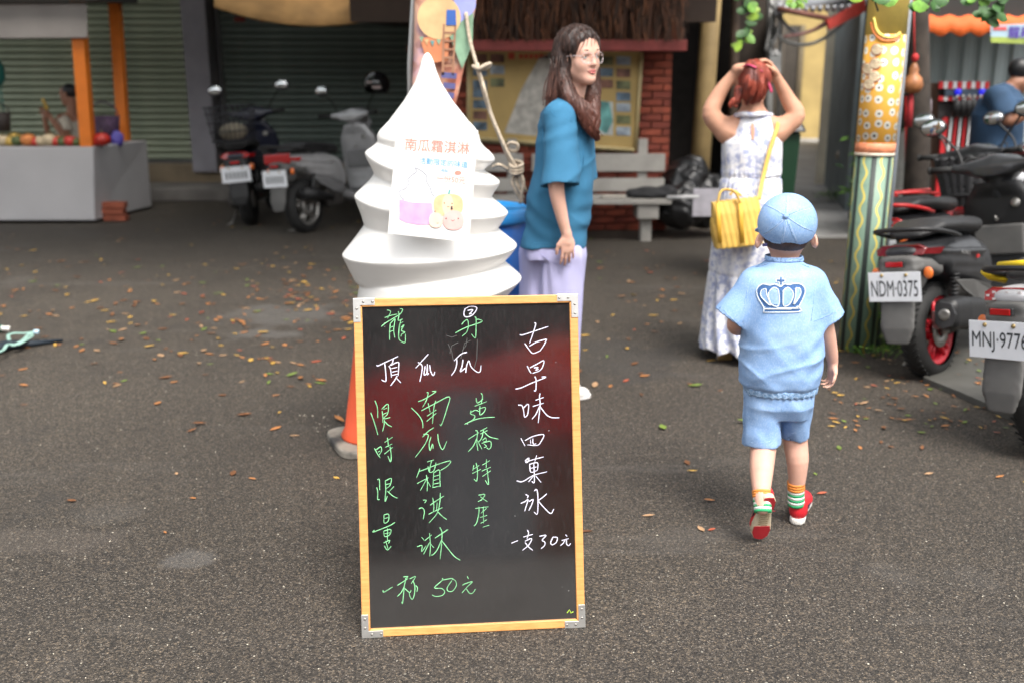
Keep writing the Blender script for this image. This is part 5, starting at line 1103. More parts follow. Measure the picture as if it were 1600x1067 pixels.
# ================================================================== WOMAN IN THE FLORAL DRESS
Y2 = 5.18
def B(u, v, dy=0.0): return W(u, v, Y2 + dy)
bp2 = pxm(1174, 250, Y2); w2b = G(1165, 560)
w2 = thing('person', 'red-haired woman in a white and blue floral dress tying up her hair, seen from behind', 'woman', tuple(w2b))
FH2 = Fr(B(1177, 132, 0), R(-4), R(8), 0, .97)
S = SDF(.005); head(S, FH2, neck=B(1176, 178, -.01))
S.chain([B(1137, 204, 0), B(1176, 190, 0), B(1213, 204, 0)], [.055, .066, .055], .05); S.slabs([B(1175, 300), B(1175, 250), B(1175, 210)], [.10, .115, .14], [.07, .08, .085], .04, pw=2.2)
S.chain([B(1136, 206, 0), B(1112, 180, .0), B(1122, 150, .01), B(1142, 122, .0), B(1154, 108, -.03)], [.054, .047, .039, .029, .021], .03)
hand(S, B(1153, 107, -.03), (.95, -.15, .12), (.1, .3, -1), -1, .92, .45, .08)
S.chain([B(1214, 206, 0), B(1243, 182, .0), B(1231, 155, .01), B(1217, 128, -.01), B(1212, 118, -.02)], [.054, .047, .037, .026, .020], .03)
hand(S, B(1212, 119, -.02), (-.50, -.15, .8), (-.75, .0, -.6), 1, .92, .6, .08)
S.chain([B(1152, 330, 0), B(1145, 450, 0), B(1140, 505, -.04)], [.10, .06, .040], .03); S.chain([B(1195, 330, .05), B(1195, 450, .15), B(1190, 520, .18)], [.10, .06, .040], .03)
S.build('body', SKIN2, w2, sm=1); face(FH2, w2)
m, k = newmat('dress_print', .8)
n1 = k.noise(k.o, 9, 3, .6); n2 = k.noise(k.o, 34, 4, .65); n3 = k.noise(k.o, 70, 3)
f = k.math('MULTIPLY', k.ramp(n1, [(.38, 0), (.5, 1)]), k.ramp(n2, [(.45, 0), (.56, 1)])); c = k.mix(k.math('MULTIPLY', f, .72), (.72, .72, .75), (.18, .23, .46)); c = k.mix(k.ramp(n3, [(.55, 0), (.7, .25)]), c, (.42, .46, .62)); k.col(c); k.bump(k.noise(k.o, 300, 3), .25, .003); DP = m
S = SDF(.006)
rows = [(545, 1152, 59, .22), (500, 1154, 56, .21), (440, 1160, 53, .19), (380, 1165, 51, .175), (330, 1170, 49.5, .16), (305, 1172, 48, .145), (285, 1173, 46.5, .125), (274, 1174, 46, .118), (262, 1175, 46, .116), (240, 1175, 46.5, .118), (222, 1175, 46, .112), (212, 1175, 40, .105), (198, 1176, 33, .095), (184, 1177, 28, .082), (176, 1178, 24, .068)]
S.slabs([B(c_, v, (.0 if v < 400 else .03)) for v, c_, r_, d_ in rows], [r_ * bp2 for v, c_, r_, d_ in rows], [d_ for *_, d_ in rows], .01, pw=2.3)
zw = B(1170, 276)[2]; xw = B(1170, 300)[0]
def wr2(X, Y, Z, f):
    t = np.clip((zw - Z) / .9, 0, 1.2); x = X - xw; a = np.arctan2(x, Y2 - Y + 1e-3)
    g = t * .014 * np.sin(13 * a + 5 * np.sin(3 * t) + 1) + .004 * np.sin(34 * a) * np.exp(-((Z - zw + .03) / .07) ** 2) + .002 * np.sin(9 * a + 14 * Z) * (Z > zw)
    g = g + .006 * np.exp(-((Z - zw) / .012) ** 2) + .005 * np.exp(-((Z - (zw - .50)) / .01) ** 2)
    return f + g
S.mod(wr2); dz = B(1150, 543)[2]; S.mod(lambda X, Y, Z, f: np.maximum(f, dz + .012 * np.sin(np.arctan2(X - xw, Y2 - Y) * 9) - Z)); dress = S.build('dress', DP, w2, sm=1); bd2 = bvh_of(dress)
patch_on(bd2, [(1173.5, 194), (1178, 194), (1179, 205), (1178, 219), (1174, 219), (1173, 205)], 1.0, .002, 'back_opening', SKIN2, w2)
line_on(bd2, [[(1128, 274), (1140, 276), (1160, 277), (1180, 277), (1200, 276), (1219, 273)]], .012, .0, 'waistband', DP, w2)
b = MB(); b.tube(spline([B(1150, 181, -.02), B(1160, 179, -.075), B(1176, 180, -.09), B(1192, 179, -.075), B(1205, 181, -.02)], 5), .014, 8); b.build('neckband', DP, w2)
# hair, ribbon
m, k = newmat('hair_red', .4)
mp = k.n('ShaderNodeMapping'); mp.inputs['Scale'].default_value = (130, 130, 8); k.t.links.new(k.o, mp.inputs[0]); a = k.noise(mp.outputs[0], 1, 4, .7); a2 = k.noise(k.o, 14, 3)
c = k.ramp(a, [(.35, (.20, .028, .018)), (.7, (.60, .14, .085))]); c = k.mix(k.ramp(a2, [(.5, 0), (.66, .75)]), c, (.035, .012, .012)); k.col(c); k.bump(a, .7, .004); HR = m
S = SDF(.005); S.ell(FH2(0, -.022, .036), np.array([.081, .098, .086]), .01, False, FH2.M); S.ell(FH2(0, .125, -.04), (.09, .11, .12), .01, True, FH2.M); S.ell(B(1177, 137, -.06), (.070, .05, .075), .02)
S.ell(B(1176, 112, -.09), (.045, .045, .05), .02)
S.chain([B(1176, 110, -.13), B(1172, 128, -.155), B(1170, 145, -.15), B(1166, 160, -.13)], [.030, .034, .026, .010], .02); S.chain([B(1180, 110, -.13), B(1186, 130, -.145), B(1184, 150, -.13), B(1178, 160, -.11)], [.02, .022, .018, .008], .02)
S.chain([B(1155, 140, -.08), B(1152, 155, -.10), B(1142, 163, -.10), B(1150, 166, -.10)], [.02, .016, .012, .006], .01)
S.mod(lambda X, Y, Z, f: f + .0035 * np.sin(X * 170 + 4 * np.sin(Z * 16)) + .002 * np.sin(X * 320 + Y * 100 - Z * 40)); S.build('hair', HR, w2)
strands([c for c in w2.children if c.name.startswith('hair')][0], 1100, 8, HR, w2, .05, .0013, .35)
pr_ = mat('ribbon_pink', (.55, .05, .14), .5, var=.3, scale=30)
for P in ([B(1160, 104, -.10), B(1170, 102, -.145), B(1180, 106, -.15), B(1190, 112, -.12)], [B(1196, 118, -.08), B(1201, 130, -.09), B(1206, 145, -.09)], [B(1204, 112, -.06), B(1200, 120, -.08), B(1197, 132, -.09)]):
    b = MB(); b.tube(spline(P, 5), np.interp(np.arange(5 * (len(P) - 1) + 1), [0, 8, 15], [.006, .016, .012])[:5 * (len(P) - 1) + 1], 8, flat=.35); b.build('ribbon', pr_, w2)
shoe(w2, B(1140, 522, -.10), R(3), R(-66), .24, swm, mat('sole_gum', (.42, .28, .10), .7, var=.15, scale=12), swm); g2 = G(1192, 540); g2[1] = 5.45; shoe(w2, [g2[0], 5.4, .008], R(0), 0, .24, swm, mat('sole_gum', None), swm)
# yellow bag
YE = mat('bag_yellow', (.66, .42, .09), .65, var=.12, scale=7, bump=.25, bscale=90)
bag = thing('shoulder_bag', 'yellow pleated shoulder bag with a long strap hanging behind the woman in the floral dress', 'handbag', tuple(B(1148, 385, -.22)))
S = SDF(.006); D = -.24
b4 = [B(1114, 386, D), B(1187, 376, D)]; 
def bagf(X, Y, Z, f): 
    x0_, zt_ = B(1150, 345, D)[0], B(1150, 345, D)[2]; u_ = (X - x0_) * math.cos(.13) + (Z - zt_) * math.sin(.13); return f + .0020 * np.cos(u_ * 230)
S.slabs([B(1150, 384, D), B(1150, 360, D), B(1151, 330, D), B(1153, 312, D)], [.120, .124, .120, .112], [.062, .066, .055, .035], .01, pw=4)
S.mod(bagf); V, Q = S.mesh(); c0 = B(1150, 350, D); Rm = rotm('Y', R(-7)); V = (V - c0) @ Rm.T + c0; put('bag_body', V, Q, YE, bag)
def bq(u, v, dy=0): p = B(u, v, D + dy); return (p - c0) @ Rm.T + c0
b = MB(); b.tube(spline([B(1120, 325, D - .06), B(1126, 300, D - .05), B(1140, 297, D - .04), B(1150, 303, D - .05), B(1157, 318, D - .06)], 5), .012, 8, flat=.5); b.build('handle', YE, bag)
b = MB(); b.tube(spline([B(1140, 305, D + .02), B(1148, 299, D + .02), B(1158, 306, D + .02)], 5), .012, 8, flat=.5); b.build('handle', YE, bag)
for u in (1122, 1157): b = MB(); b.tube([B(u, 318, D - .068), B(u + 1, 345, D - .075), B(u + 3, 380, D - .072)], .011, 8, flat=.35, up=(0, 1, 0)); b.build('strap_band', mat('bag_yellow_dark', (.68, .38, .04), .6), bag)
b = MB(); b.tube(spline([B(1186, 312, D - .0), B(1192, 280, -.16), B(1203, 235, -.13), B(1213, 205, -.09), B(1216, 190, -.03), B(1215, 188, .05)], 6), .011, 8, flat=.4, up=(0, 1, 0)); b.build('shoulder_strap', YE, bag)
# ================================================================== SCOOTERS
BLKP = mat('black_plastic', (.012, .012, .013), .5, var=.2, scale=12, bump=.1, bscale=300); GRYP = mat('grey_plastic', (.105, .103, .10), .6, var=.15, scale=8, bump=.12, bscale=300)
RUB = mat('tyre_rubber', (.011, .011, .011), .75, var=.35, scale=14, bump=.3, bscale=90); STEEL = mat('bare_steel', (.38, .37, .35), .4, .8, var=.3, scale=20); CHR = mat('chrome', (.7, .7, .7), .12, .95, var=0)
SEATM = mat('seat_vinyl', (.013, .013, .014), .5, var=.15, scale=20, bump=.25, bscale=400); REDL = mat('tail_red', (.38, .008, .010), .15, var=.1, coat=.8); ORL = mat('indicator_orange', (.75, .17, .03), .2, coat=.6)
PLW = mat('plate_white', (.74, .76, .80), .4, var=.03, scale=20); PLK = mat('plate_ink', (.02, .025, .03), .5, var=0); DKM = mat('engine_metal', (.10, .095, .09), .5, .6, var=.35, scale=15)
MIR = mat('mirror_glass', (.75, .78, .8), .03, .98, var=0)
_sc = {}
def cached(key, fn):
    if key not in _sc: S = fn(); _sc[key] = S.mesh()
    return _sc[key]
def scooter(label, loc, rz, body, lower, rim, group, plate=None, detail=True, lens=REDL, hub=None, flap=GRYP, mirror_l=(1.0, .0), basket=None, rack=None, seatm=SEATM, hook=None, panel=None, lean=0, front=True, plate_z=.50, grabm=None, deco=None, ssc=1.0):
    t = thing('scooter', label, 'scooter', (loc[0], loc[1], loc[2] if len(loc) > 2 else 0), rz, group); t.rotation_euler[1] = lean
    def sq(v): v = np.array(v, float).reshape(-1, 3).copy(); y = v[:, 1]; v[:, 1] = np.where(y < 0, y * .76, y); return v
    def P(nm, b, m, par=None): b.v = [tuple(x) for x in sq(b.v)]; return b.build(nm, m, par or t, world=False)
    def L(nm, key, fn, m, par=None):
        V, Q = cached(key, fn); return put(nm, sq(V), Q, m, par or t, world=False)
    h = .010 if detail else .016
    # wheels
    for yc, w_ in ((0, .060), (1.27, .052)) if front else ((0, .060),):
        wh = bpy.data.objects.new('wheel', None); COL.objects.link(wh); wh.parent = t; wh.location = (0, yc, .238)
        prof = []
        for a in np.linspace(-PI * .53, PI * .53, 15): prof.append((.178 + .060 * math.cos(a) ** 1 if abs(a) < PI / 2 else .178 + .060 * math.cos(a), w_ * math.sin(a)))
        b = MB(); b.lathe(prof, (0, 0, 0), 48, 'x', cap=False); ty = b.build('tyre', RUB, wh, world=False)
        if detail:
            b = MB()
            for k in range(44):
                a = 2 * PI * k / 44; M = rotm('X', a)
                for s_ in (-1, 1): b.box(M @ np.array([s_ * .026, 0, .2345]), (.040, .007, .006), M=M @ rotm('Z', s_ * .6))
            tag(b.build('tread_blocks', RUB, ty, world=False), kind='stuff')
        b = MB(); b.lathe([(.165, -.045), (.172, -.043), (.172, -.035), (.150, -.025), (.148, .025), (.172, .035), (.172, .043), (.165, .045), (.140, .028), (.138, -.028), (.165, -.045)], (0, 0, 0), 40, 'x', cap=False)
        b.lathe([(.0, -.05), (.05, -.048), (.055, 0), (.05, .048), (.0, .05)], (0, 0, 0), 20, 'x')
        for k in range(5):
            a = 2 * PI * k / 5
            for da in (-.16, .16): b.tube([rotm('X', a + da * 1.4) @ np.array([.03, 0, .04]), rotm('X', a + da) @ np.array([.034, 0, .152])], [.013, .010], 8)
        b.build('rim', rim, wh, world=False)
        b = MB(); b.lathe([(.03, .052), (.085, .052), (.085, .056), (.03, .056), (.03, .052)], (0, 0, 0), 32, 'x', cap=False); b.build('brake_disc', STEEL, wh, world=False)
    if detail:
        b = MB(); b.box((.068, -.075, .30), (.04, .06, .09)); b.box((.075, -.03, .33), (.03, .05, .05)); bev(P('brake_caliper', b, STEEL), .008)
        b = MB(); b.lathe([(0, .055), (.022, .055), (.022, .09), (.012, .09), (.012, .10), (0, .10)], (0, 0, .238), 12, 'x'); P('axle_nut', b, STEEL)
        b = MB(); b.tube([(.085, .0, .238), (.10, .22, .27), (.10, .38, .30)], [.025, .03, .03], 10); P('swing_arm', b, DKM)
    # engine block and transmission
    L('engine', 'eng', lambda: SDF(.012).box((-.11, .14, .27), (.045, .26, .075), .03, .02).box((0, .34, .30), (.11, .12, .10), .03, .03).rc((-.115, 0, .24), (-.115, .36, .27), .075, .085, .02).box((0, .25, .43), (.10, .16, .06), .03, .03), DKM)
    # exhaust with faceted tip
    if detail:
        S = lambda: SDF(.007).slabs([(.165, -.25, .345), (.165, -.22, .345), (.165, -.05, .335), (.155, .16, .31), (.14, .24, .29)], [.045, .060, .066, .062, .03], [.055, .072, .078, .070, .03], .01, axis=1, pw=3.5)
        L('exhaust', 'exh', S, BLKP)
        b = MB(); b.lathe([(.012, -.262), (.026, -.264), (.030, -.255), (.030, -.25), (.0, -.248)], (.165, 0, .345), 16, 'y'); P('exhaust_tip', b, STEEL)
        b = MB(); b.prism([(.115, -.256, .30), (.15, -.262, .275), (.20, -.262, .29), (.222, -.256, .345), (.20, -.258, .40), (.15, -.262, .41), (.118, -.258, .38)], (0, .014, 0)); bev(P('exhaust_cap', b, mat('exhaust_cap', (.05, .05, .053), .4, .3)), .004)
        b = MB(); b.tube([(.15, .22, .29), (.10, .34, .25), (.02, .42, .25)], .018, 8); P('exhaust_pipe', b, STEEL)
        for s_ in (1, -1):
            b = MB(); a_, c_ = np.array([s_ * .125, -.02, .30]), np.array([s_ * .115, .06, .56]); b.tube([a_, c_], .012, 8)
            for k in range(9):
                p = a_ + (c_ - a_) * (.25 + .07 * k); b.lathe([(.020, -.005), (.028, 0), (.020, .005)], p, 12)
            P('shock_absorber', b, BLKP)
    else:
        b = MB(); b.tube([(.15, .22, .29), (.16, .0, .33), (.165, -.24, .36)], [.03, .05, .055], 12); P('exhaust', b, BLKP)
        b = MB(); b.tube([(.115, -.02, .30), (.11, .06, .56)], .022, 8); P('shock_absorber', b, BLKP)
    # bodywork
    def tail():
        S = SDF(.009); S.slabs([(0, -.37, .655), (0, -.33, .65), (0, -.2, .625), (0, -.05, .60), (0, .12, .575), (0, .3, .55), (0, .46, .49), (0, .54, .46)], [.06, .10, .125, .145, .155, .158, .13, .09], [.015, .045, .075, .105, .13, .145, .16, .12], .01, axis=1, pw=2.5)
        S.rc((-.3, -.05, .40), (.3, -.05, .40), .12, .12, .03, True); S.rc((-.3, -.25, .50), (.3, -.05, .46), .07, .10, .03, True)
        for s_ in (-1, 1):
            S.rc((s_ * .128, -.26, .655), (s_ * .165, .28, .60), .010, .014, .01); S.rc((s_ * .155, .0, .545), (s_ * .175, .38, .50), .014, .010, .02, True)
        return S
    L('tail_body', 'tail', tail, body)
    b = MB()
    for s_ in (-1, 1): b.prism([(s_ * .148, -.02, .49), (s_ * .166, .16, .47), (s_ * .168, .34, .42), (s_ * .150, .46, .36), (s_ * .120, .45, .30), (s_ * .140, .28, .34), (s_ * .142, .10, .42)], (-s_ * .012, 0, 0))
    tag(bev(P('side_cover', b, lower), .004), kind=None)
    L('seat', 'seat', lambda: SDF(.009).slabs([(0, -.26, .725), (0, -.22, .735), (0, -.08, .760), (0, .1, .752), (0, .26, .735), (0, .44, .725), (0, .52, .70)], [.06, .10, .138, .150, .142, .10, .05], [.012, .028, .040, .045, .045, .045, .03], .01, axis=1, pw=2.4).rc((-.2, .09, .842), (.2, .09, .842), .05, .05, .03, True), seatm)
    b = MB(); b.tube(spline([(-.145, .05, .70), (-.165, -.10, .725), (-.14, -.30, .755), (-.06, -.38, .765), (.06, -.38, .765), (.14, -.30, .755), (.165, -.10, .725), (.145, .05, .70)], 5), .0145, 8, flat=.8); P('grab_rail', b, grabm or BLKP)
    # tail light, indicator, plate holder
    b = MB(); b.prism([(-.115, -.365, .640), (.115, -.365, .640), (.125, -.34, .672), (.09, -.35, .690), (-.09, -.35, .690), (-.125, -.34, .672)], (0, .03, 0)); bev(P('tail_light', b, lens), .006)
    for s_ in (-1, 1):
        b = MB(); b.prism([(s_ * .118, -.352, .645), (s_ * .128, -.33, .672), (s_ * .165, -.20, .665), (s_ * .15, -.22, .635)], (-s_ * .008, 0, 0)); P('tail_light_side', b, lens)
        b = MB(); b.sph((s_ * .13, -.345, .555), .024, 12, 8, (1, .5, 1.2)); P('indicator', b, ORL)
    L('rear_fender', 'fend', lambda: SDF(.009).slabs([(0, -.40, .60), (0, -.36, .60), (0, -.25, .59), (0, -.1, .56)], [.075, .11, .12, .12], [.035, .045, .05, .05], .01, axis=1, pw=3).slabs([(0, -.452, .22), (0, -.445, .30), (0, -.425, .38), (0, -.405, .48), (0, -.375, .58)], [.055, .085, .085, .078, .085], [.006, .012, .016, .02, .03], .02, pw=4).rc((0, -.2, .51), (0, -.36, .50), .06, .04, .05), flap)
    b = MB(); b.box((0, -.432, plate_z + .105), (.10, .02, .030)); bev(P('reflector_housing', b, BLKP), .004)
    b = MB(); b.box((0, -.444, plate_z + .105), (.084, .006, .024)); bev(P('rear_reflector', b, REDL), .003)
    pc = np.array([0, -.452, plate_z]); b = MB(); b.box(pc, (.26, .003, .142)); pl_ = bev(P('number_plate', b, PLW), .0014); 
    for s_ in (-1, 1): b = MB(); b.lathe([(.0, -.006), (.008, -.005), (.009, -.001), (.009, 0)], pc + np.array([s_ * .06, -.0015, .056]), 10, 'y'); P('plate_bolt', b, mat('brass', (.35, .26, .12), .4, .8), pl_)
    if plate: text_on('plate_number', plate, np.array([0, pc[1] * .76, pc[2]]) + [0, -.0016, -.008], (1, 0, 0), (0, 0, 1), .232, PLK, pl_, height=.078, off=.0006, world=False, bold=0)
    else:
        b = MB()
        for k in range(6): b.box(pc + [-.085 + .034 * k, -.0022, -.008], (.020, .001, .06))
        P('plate_print', b, mat('plate_blur', (.16, .17, .18), .6), pl_)
    # floor, shield, steering
    L('floorboard', 'floor', lambda: SDF(.014).slabs([(0, .44, .33), (0, .55, .27), (0, .80, .26), (0, .92, .30)], [.12, .16, .165, .14], [.06, .045, .045, .07], .02, axis=1, pw=3), lower)
    def shield():
        S = SDF(.012); S.slabs([(0, .90, .28), (0, .95, .40), (0, .97, .60), (0, .93, .80), (0, .90, .92)], [.12, .19, .225, .20, .12], [.06, .07, .06, .06, .05], .01, pw=2.8); S.slabs([(0, .84, .46), (0, .84, .60), (0, .83, .84), (0, .82, .88)], [.17, .20, .17, .10], [.055, .05, .05, .04], .01, True, pw=3); return S
    L('leg_shield', 'shield', shield, body if panel is None else panel)
    L('front_fender', 'ff', lambda: SDF(.012).slabs([(0, 1.05, .40), (0, 1.15, .47), (0, 1.30, .50), (0, 1.45, .45), (0, 1.52, .38)], [.05, .07, .075, .065, .03], [.02, .04, .03, .04, .02], .02, axis=1, pw=2.3).rc((0, 1.27, .24), (0, 1.27, .245), .238, .238, .01, True), body)
    b = MB()
    for s_ in (-1, 1): b.tube([(s_ * .075, 1.27, .24), (s_ * .075, 1.18, .48), (s_ * .05, 1.06, .62)], .018, 8)
    P('fork', b, STEEL)
    L('handlebar_cover', 'hb', lambda: SDF(.011).slabs([(0, .80, .985), (0, .86, 1.0), (0, .95, 1.0), (0, 1.03, .96)], [.10, .15, .13, .06], [.03, .055, .07, .05], .02, axis=1).rc((0, .93, .86), (0, .89, 1.0), .06, .07, .03).rc((0, .87, 1.0), (-.20, .83, 1.01), .04, .024, .03).rc((0, .87, 1.0), (.20, .83, 1.01), .04, .024, .03), body)
    for s_ in (-1, 1):
        b = MB(); b.tube([(s_ * .19, .835, 1.01), (s_ * .33, .79, 1.015)], [.018, .017], 12); b.lathe([(.022, 0), (.022, .012)], (s_ * .33 - (.012 if s_ > 0 else 0), .79, 1.015), 12, 'x'); P('grip', b, RUB)
        b = MB(); b.tube([(s_ * .18, .86, 1.005), (s_ * .25, .86, 1.0), (s_ * .33, .83, 1.005)], .006, 6); P('brake_lever', b, STEEL)
        b = MB(); mp_ = np.array([s_ * .30, .86, 1.225]); b.tube(spline([(s_ * .17, .86, 1.02), (s_ * .20, .88, 1.10), (s_ * .27, .875, 1.19), mp_], 4), .007, 6); P('mirror_stalk', b, BLKP)
        b = MB(); b.sph(mp_ + [s_ * .03, .012, .03], 1, 18, 10, (.078, .022, .052)); mo_ = P('mirror', b, BLKP)
        b = MB(); b.sph(mp_ + [s_ * .03, .000, .03], 1, 18, 10, (.069, .014, .044)); P('mirror_glass', b, MIR, mo_)
    b = MB(); b.sph((0, 1.045, .93), 1, 16, 10, (.09, .04, .06)); P('headlight', b, mat('lamp_glass', (.6, .62, .65), .08, coat=1))
    b = MB(); b.box((0, .90, .60), (.27, .035, .17)); bev(P('glove_box', b, lower), .012)
    b = MB(); b.lathe([(0, .868), (.024, .868), (.026, .875), (0, .875)], (.10, 0, .80), 16, 'y'); P('key_switch', b, STEEL)
    b = MB(); b.tube([(0, .90, .72), (0, .86, .71), (0, .85, .735)], .006, 6); P('bag_hook', b, STEEL)
    for s_ in (-1, 1):
        b = MB(); b.tube(spline([(s_ * .20, .87, 1.005), (s_ * .17, .95, 1.06), (s_ * .08, 1.0, 1.03), (s_ * .04, 1.02, .93)], 4), .004, 5); P('brake_cable', b, RUB)
        b = MB(); b.tube([(s_ * .10, .60, .318), (s_ * .115, .80, .312)], .006, 5); b.tube([(s_ * .05, .60, .318), (s_ * .06, .80, .312)], .006, 5) if 0 else None; P('floor_rib', b, RUB)
    b = MB(); b.tube([(-.10, .18, .22), (-.20, .10, .02), (-.23, .02, .012)], .012, 8); P('side_stand', b, STEEL)
    if ssc != 1: t.scale = (ssc,) * 3
    return t, P, L
G1 = 'scooters parked beside the painted pole'
mgrey = mat('scooter_charcoal', (.026, .027, .030), .4, .1, var=.08, scale=6, coat=.3); redrim = mat('rim_red', (.60, .02, .035), .4, var=.2, scale=12)
ndm = G(1452, 588)
t, P, L = scooter('charcoal grey scooter with plate NDM-0375 and dark red rear wheel rim beside the painted pole', (ndm[0] + .015, ndm[1], 0), R(-47), mgrey, GRYP, redrim, G1, plate='NDM·0375', seatm=SEATM, panel=BLKP, lean=R(-9), lens=mat('lens_dark', (.14, .006, .008), .15, coat=.6))
v_, f_ = text_mesh('RACING S', 1.0); lo = v_.min(0); v_ = (v_ - lo) * .022
M = np.array([(v_[i][1] * .25 + .167, .02 + v_[i][0] * 1.0, .615 - v_[i][0] * .18 + v_[i][1]) for i in range(len(v_))]); put('badge', M, f_, mat('badge_silver', (.6, .6, .6), .3, .5), t, world=False, smooth=False)
b = MB(); b.box((.169, .20, .582), (.004, .03, .018)); P('badge_accent', b, REDL)
mnj = W(1573, 541, 3.56); hd = np.array([math.sin(R(62)), math.cos(R(62))])
wh_ = mat('scooter_white', (.52, .52, .54), .35, var=.06, scale=6, coat=.4)
t, P, L = scooter('white-tailed scooter with plate MNJ-9776, cut by the right edge', (mnj[0] + .35 * hd[0] + .075 * .5, mnj[1] + .35 * hd[1], 0), R(-62), wh_, GRYP, mat('rim_black', (.02, .02, .02), .4), G1, plate='MNJ·9776', plate_z=.50, lean=R(-9))
yl = mat('peg_yellow', (.78, .55, .02), .4, var=.1)
b = MB(); b.rc = None; b.tube([(-.17, -.10, .70), (-.20, -.16, .72), (-.205, -.20, .74)], [.022, .026, .018], 10, flat=.6); P('hand_hook', b, yl)
b = MB(); b.tube([(-.05, -.36, .775), (.12, -.36, .785), (.17, -.2, .76)], [.014, .016, .014], 10); P('rack_bar', b, yl)
for r_ in range(3):
    for c_ in range(8):
        if (r_ + c_) % 2: b = MB(); b.box((-.095 + c_ * .027, -.3665, .648 + r_ * .013), (.013, .003, .008)); P('light_cell', b, mat('cell_clear', (.75, .7, .7), .1))
blk = mat('scooter_black', (.014, .014, .016), .3, .1, var=.1, coat=.5)
t, P, L = scooter('black scooter with bright red rear rack and large front storage bin behind the charcoal scooter', (2.38, 5.80, 0), R(-50), blk, BLKP, mat('rim_black', None), G1, detail=False, lean=R(-8), grabm=mat('rack_red', (.40, .012, .012), .4))
b = MB(); 
for s_ in (-1, 1): b.tube([(s_ * .13, .15, .80), (s_ * .14, -.1, .82), (s_ * .10, -.34, .83)], .008, 8)
for y in (-.34, -.2, -.05, .08): b.tube([(-.12, y, .828), (.12, y, .828)], .006, 8)
P('rear_rack', b, mat('rack_red', None))
S = SDF(.010); S.slabs([(0, .74, .62), (0, .74, .66), (0, .73, .98), (0, .73, 1.0)], [.10, .12, .165, .17], [.07, .085, .115, .12], .01, pw=3.2); S.slabs([(0, .74, .68), (0, .73, 1.05)], [.105, .158], [.07, .108], .005, True, pw=3.2); S.mod(lambda X, Y, Z, f: f + .004 * np.cos(np.arctan2(X, Y - .73) * 14)); V, Q = S.mesh(); put('storage_bin', V, Q, mat('bin_grey', (.025, .025, .027), .6, var=.15, bump=.2, bscale=200), t, world=False)
b = MB(); b.lathe([(.001, .905), (.030, .905), (.032, .90), (.001, .90)], (.22, 0, .84), 20, 'y'); P('key_disc', b, mat('key_disc', (.55, .50, .36), .5))
b = MB(); a_ = np.linspace(0, 2 * PI, 30); b.tube([(.0 + .055 * math.cos(x), .86, .70 + .055 * math.sin(x) - .1) for x in a_], .006, 6); P('helmet_hook_ring', b, CHR)
scooter('black and dark red scooter at the right edge, deepest in the row', (3.10, 6.35, 0), R(-50), mat('scooter_red', (.10, .008, .01), .3, coat=.6), BLKP, mat('rim_black', None), G1, detail=False, lean=R(-8))
G2 = 'scooters parked in front of the dark shutter'
e_ = W(390, 300, 10.5)
t, P, L = scooter('dark navy scooter with a rear basket, parked beside the grey pillar', (e_[0], 10.5, 0), R(4), mat('scooter_navy', (.012, .014, .03), .35, coat=.4), BLKP, mat('rim_black', None), G2, detail=False, flap=BLKP, ssc=1.12, lean=R(-5))
b = MB()
for z in (.80, .88, .96, 1.04, 1.10):
    k = .17 + (z - .8) * .12; b.tube([(-k, -.42, z), (k, -.42, z), (k, -.08, z), (-k, -.08, z), (-k, -.42, z)], .006, 6)
for i in range(9):
    x = -.16 + .04 * i; b.tube([(x, -.42, .80), (x * 1.2, -.43, 1.10)], .004, 5); b.tube([(x, -.08, .80), (x * 1.2, -.07, 1.10)], .004, 5)
for y in (-.35, -.25, -.15):
    for s_ in (-1, 1): b.tube([(s_ * .17, y, .8), (s_ * .2, y, 1.1)], .004, 5)
P('rear_basket', b, mat('basket_wire', (.03, .03, .035), .5, .4))
b = MB(); b.sph((0, -.24, .87), 1, 16, 10, (.13, .12, .08)); P('bundle', b, mat('bundle', (.22, .19, .14), .8, var=.3, bump=.4, bscale=30))
f_ = G(480, 364)
t, P, L = scooter('silver scooter with a black helmet on its mirror, left of the ice cream', (f_[0], f_[1], 0), R(-27), mat('scooter_silver', (.46, .46, .47), .35, .3, var=.1, coat=.3), mat('silver_panel', (.20, .20, .205), .5), STEEL, G2, detail=False, ssc=1.12, lean=R(-5))
b = MB(); b.box((0, -.37, .665), (.28, .03, .085)); bev(P('tail_lens', b, REDL), .015)
mw_ = Matrix.Translation(t.location) @ Matrix.Rotation(R(-27), 4, 'Z') @ Matrix.Rotation(R(-5), 4, 'Y') @ Matrix.Scale(1.12, 4); hp = np.array(mw_ @ Vector((.33, .84, 1.26)))
hel = thing('helmet', 'black open-face helmet hung on the right mirror of the silver scooter', 'helmet', tuple(hp))
S = SDF(.010); S.ell(hp, (.14, .15, .135), .01); S.ell(hp + [.0, -.02, -.04], (.115, .125, .12), .01, True); S.box(hp + [.0, 0, -.14], (.2, .2, .05), .01, .01, True); S.build('helmet_shell', mat('helmet_black', (.012, .012, .013), .15, coat=.8), hel)
b = MB(); b.box(hp + [.02, -.147, -.03], (.09, .006, .022)); b.box(hp + [-.05, -.142, .02], (.05, .006, .015)); b.build('helmet_sticker', mat('sticker', (.45, .35, .33), .5), hel)
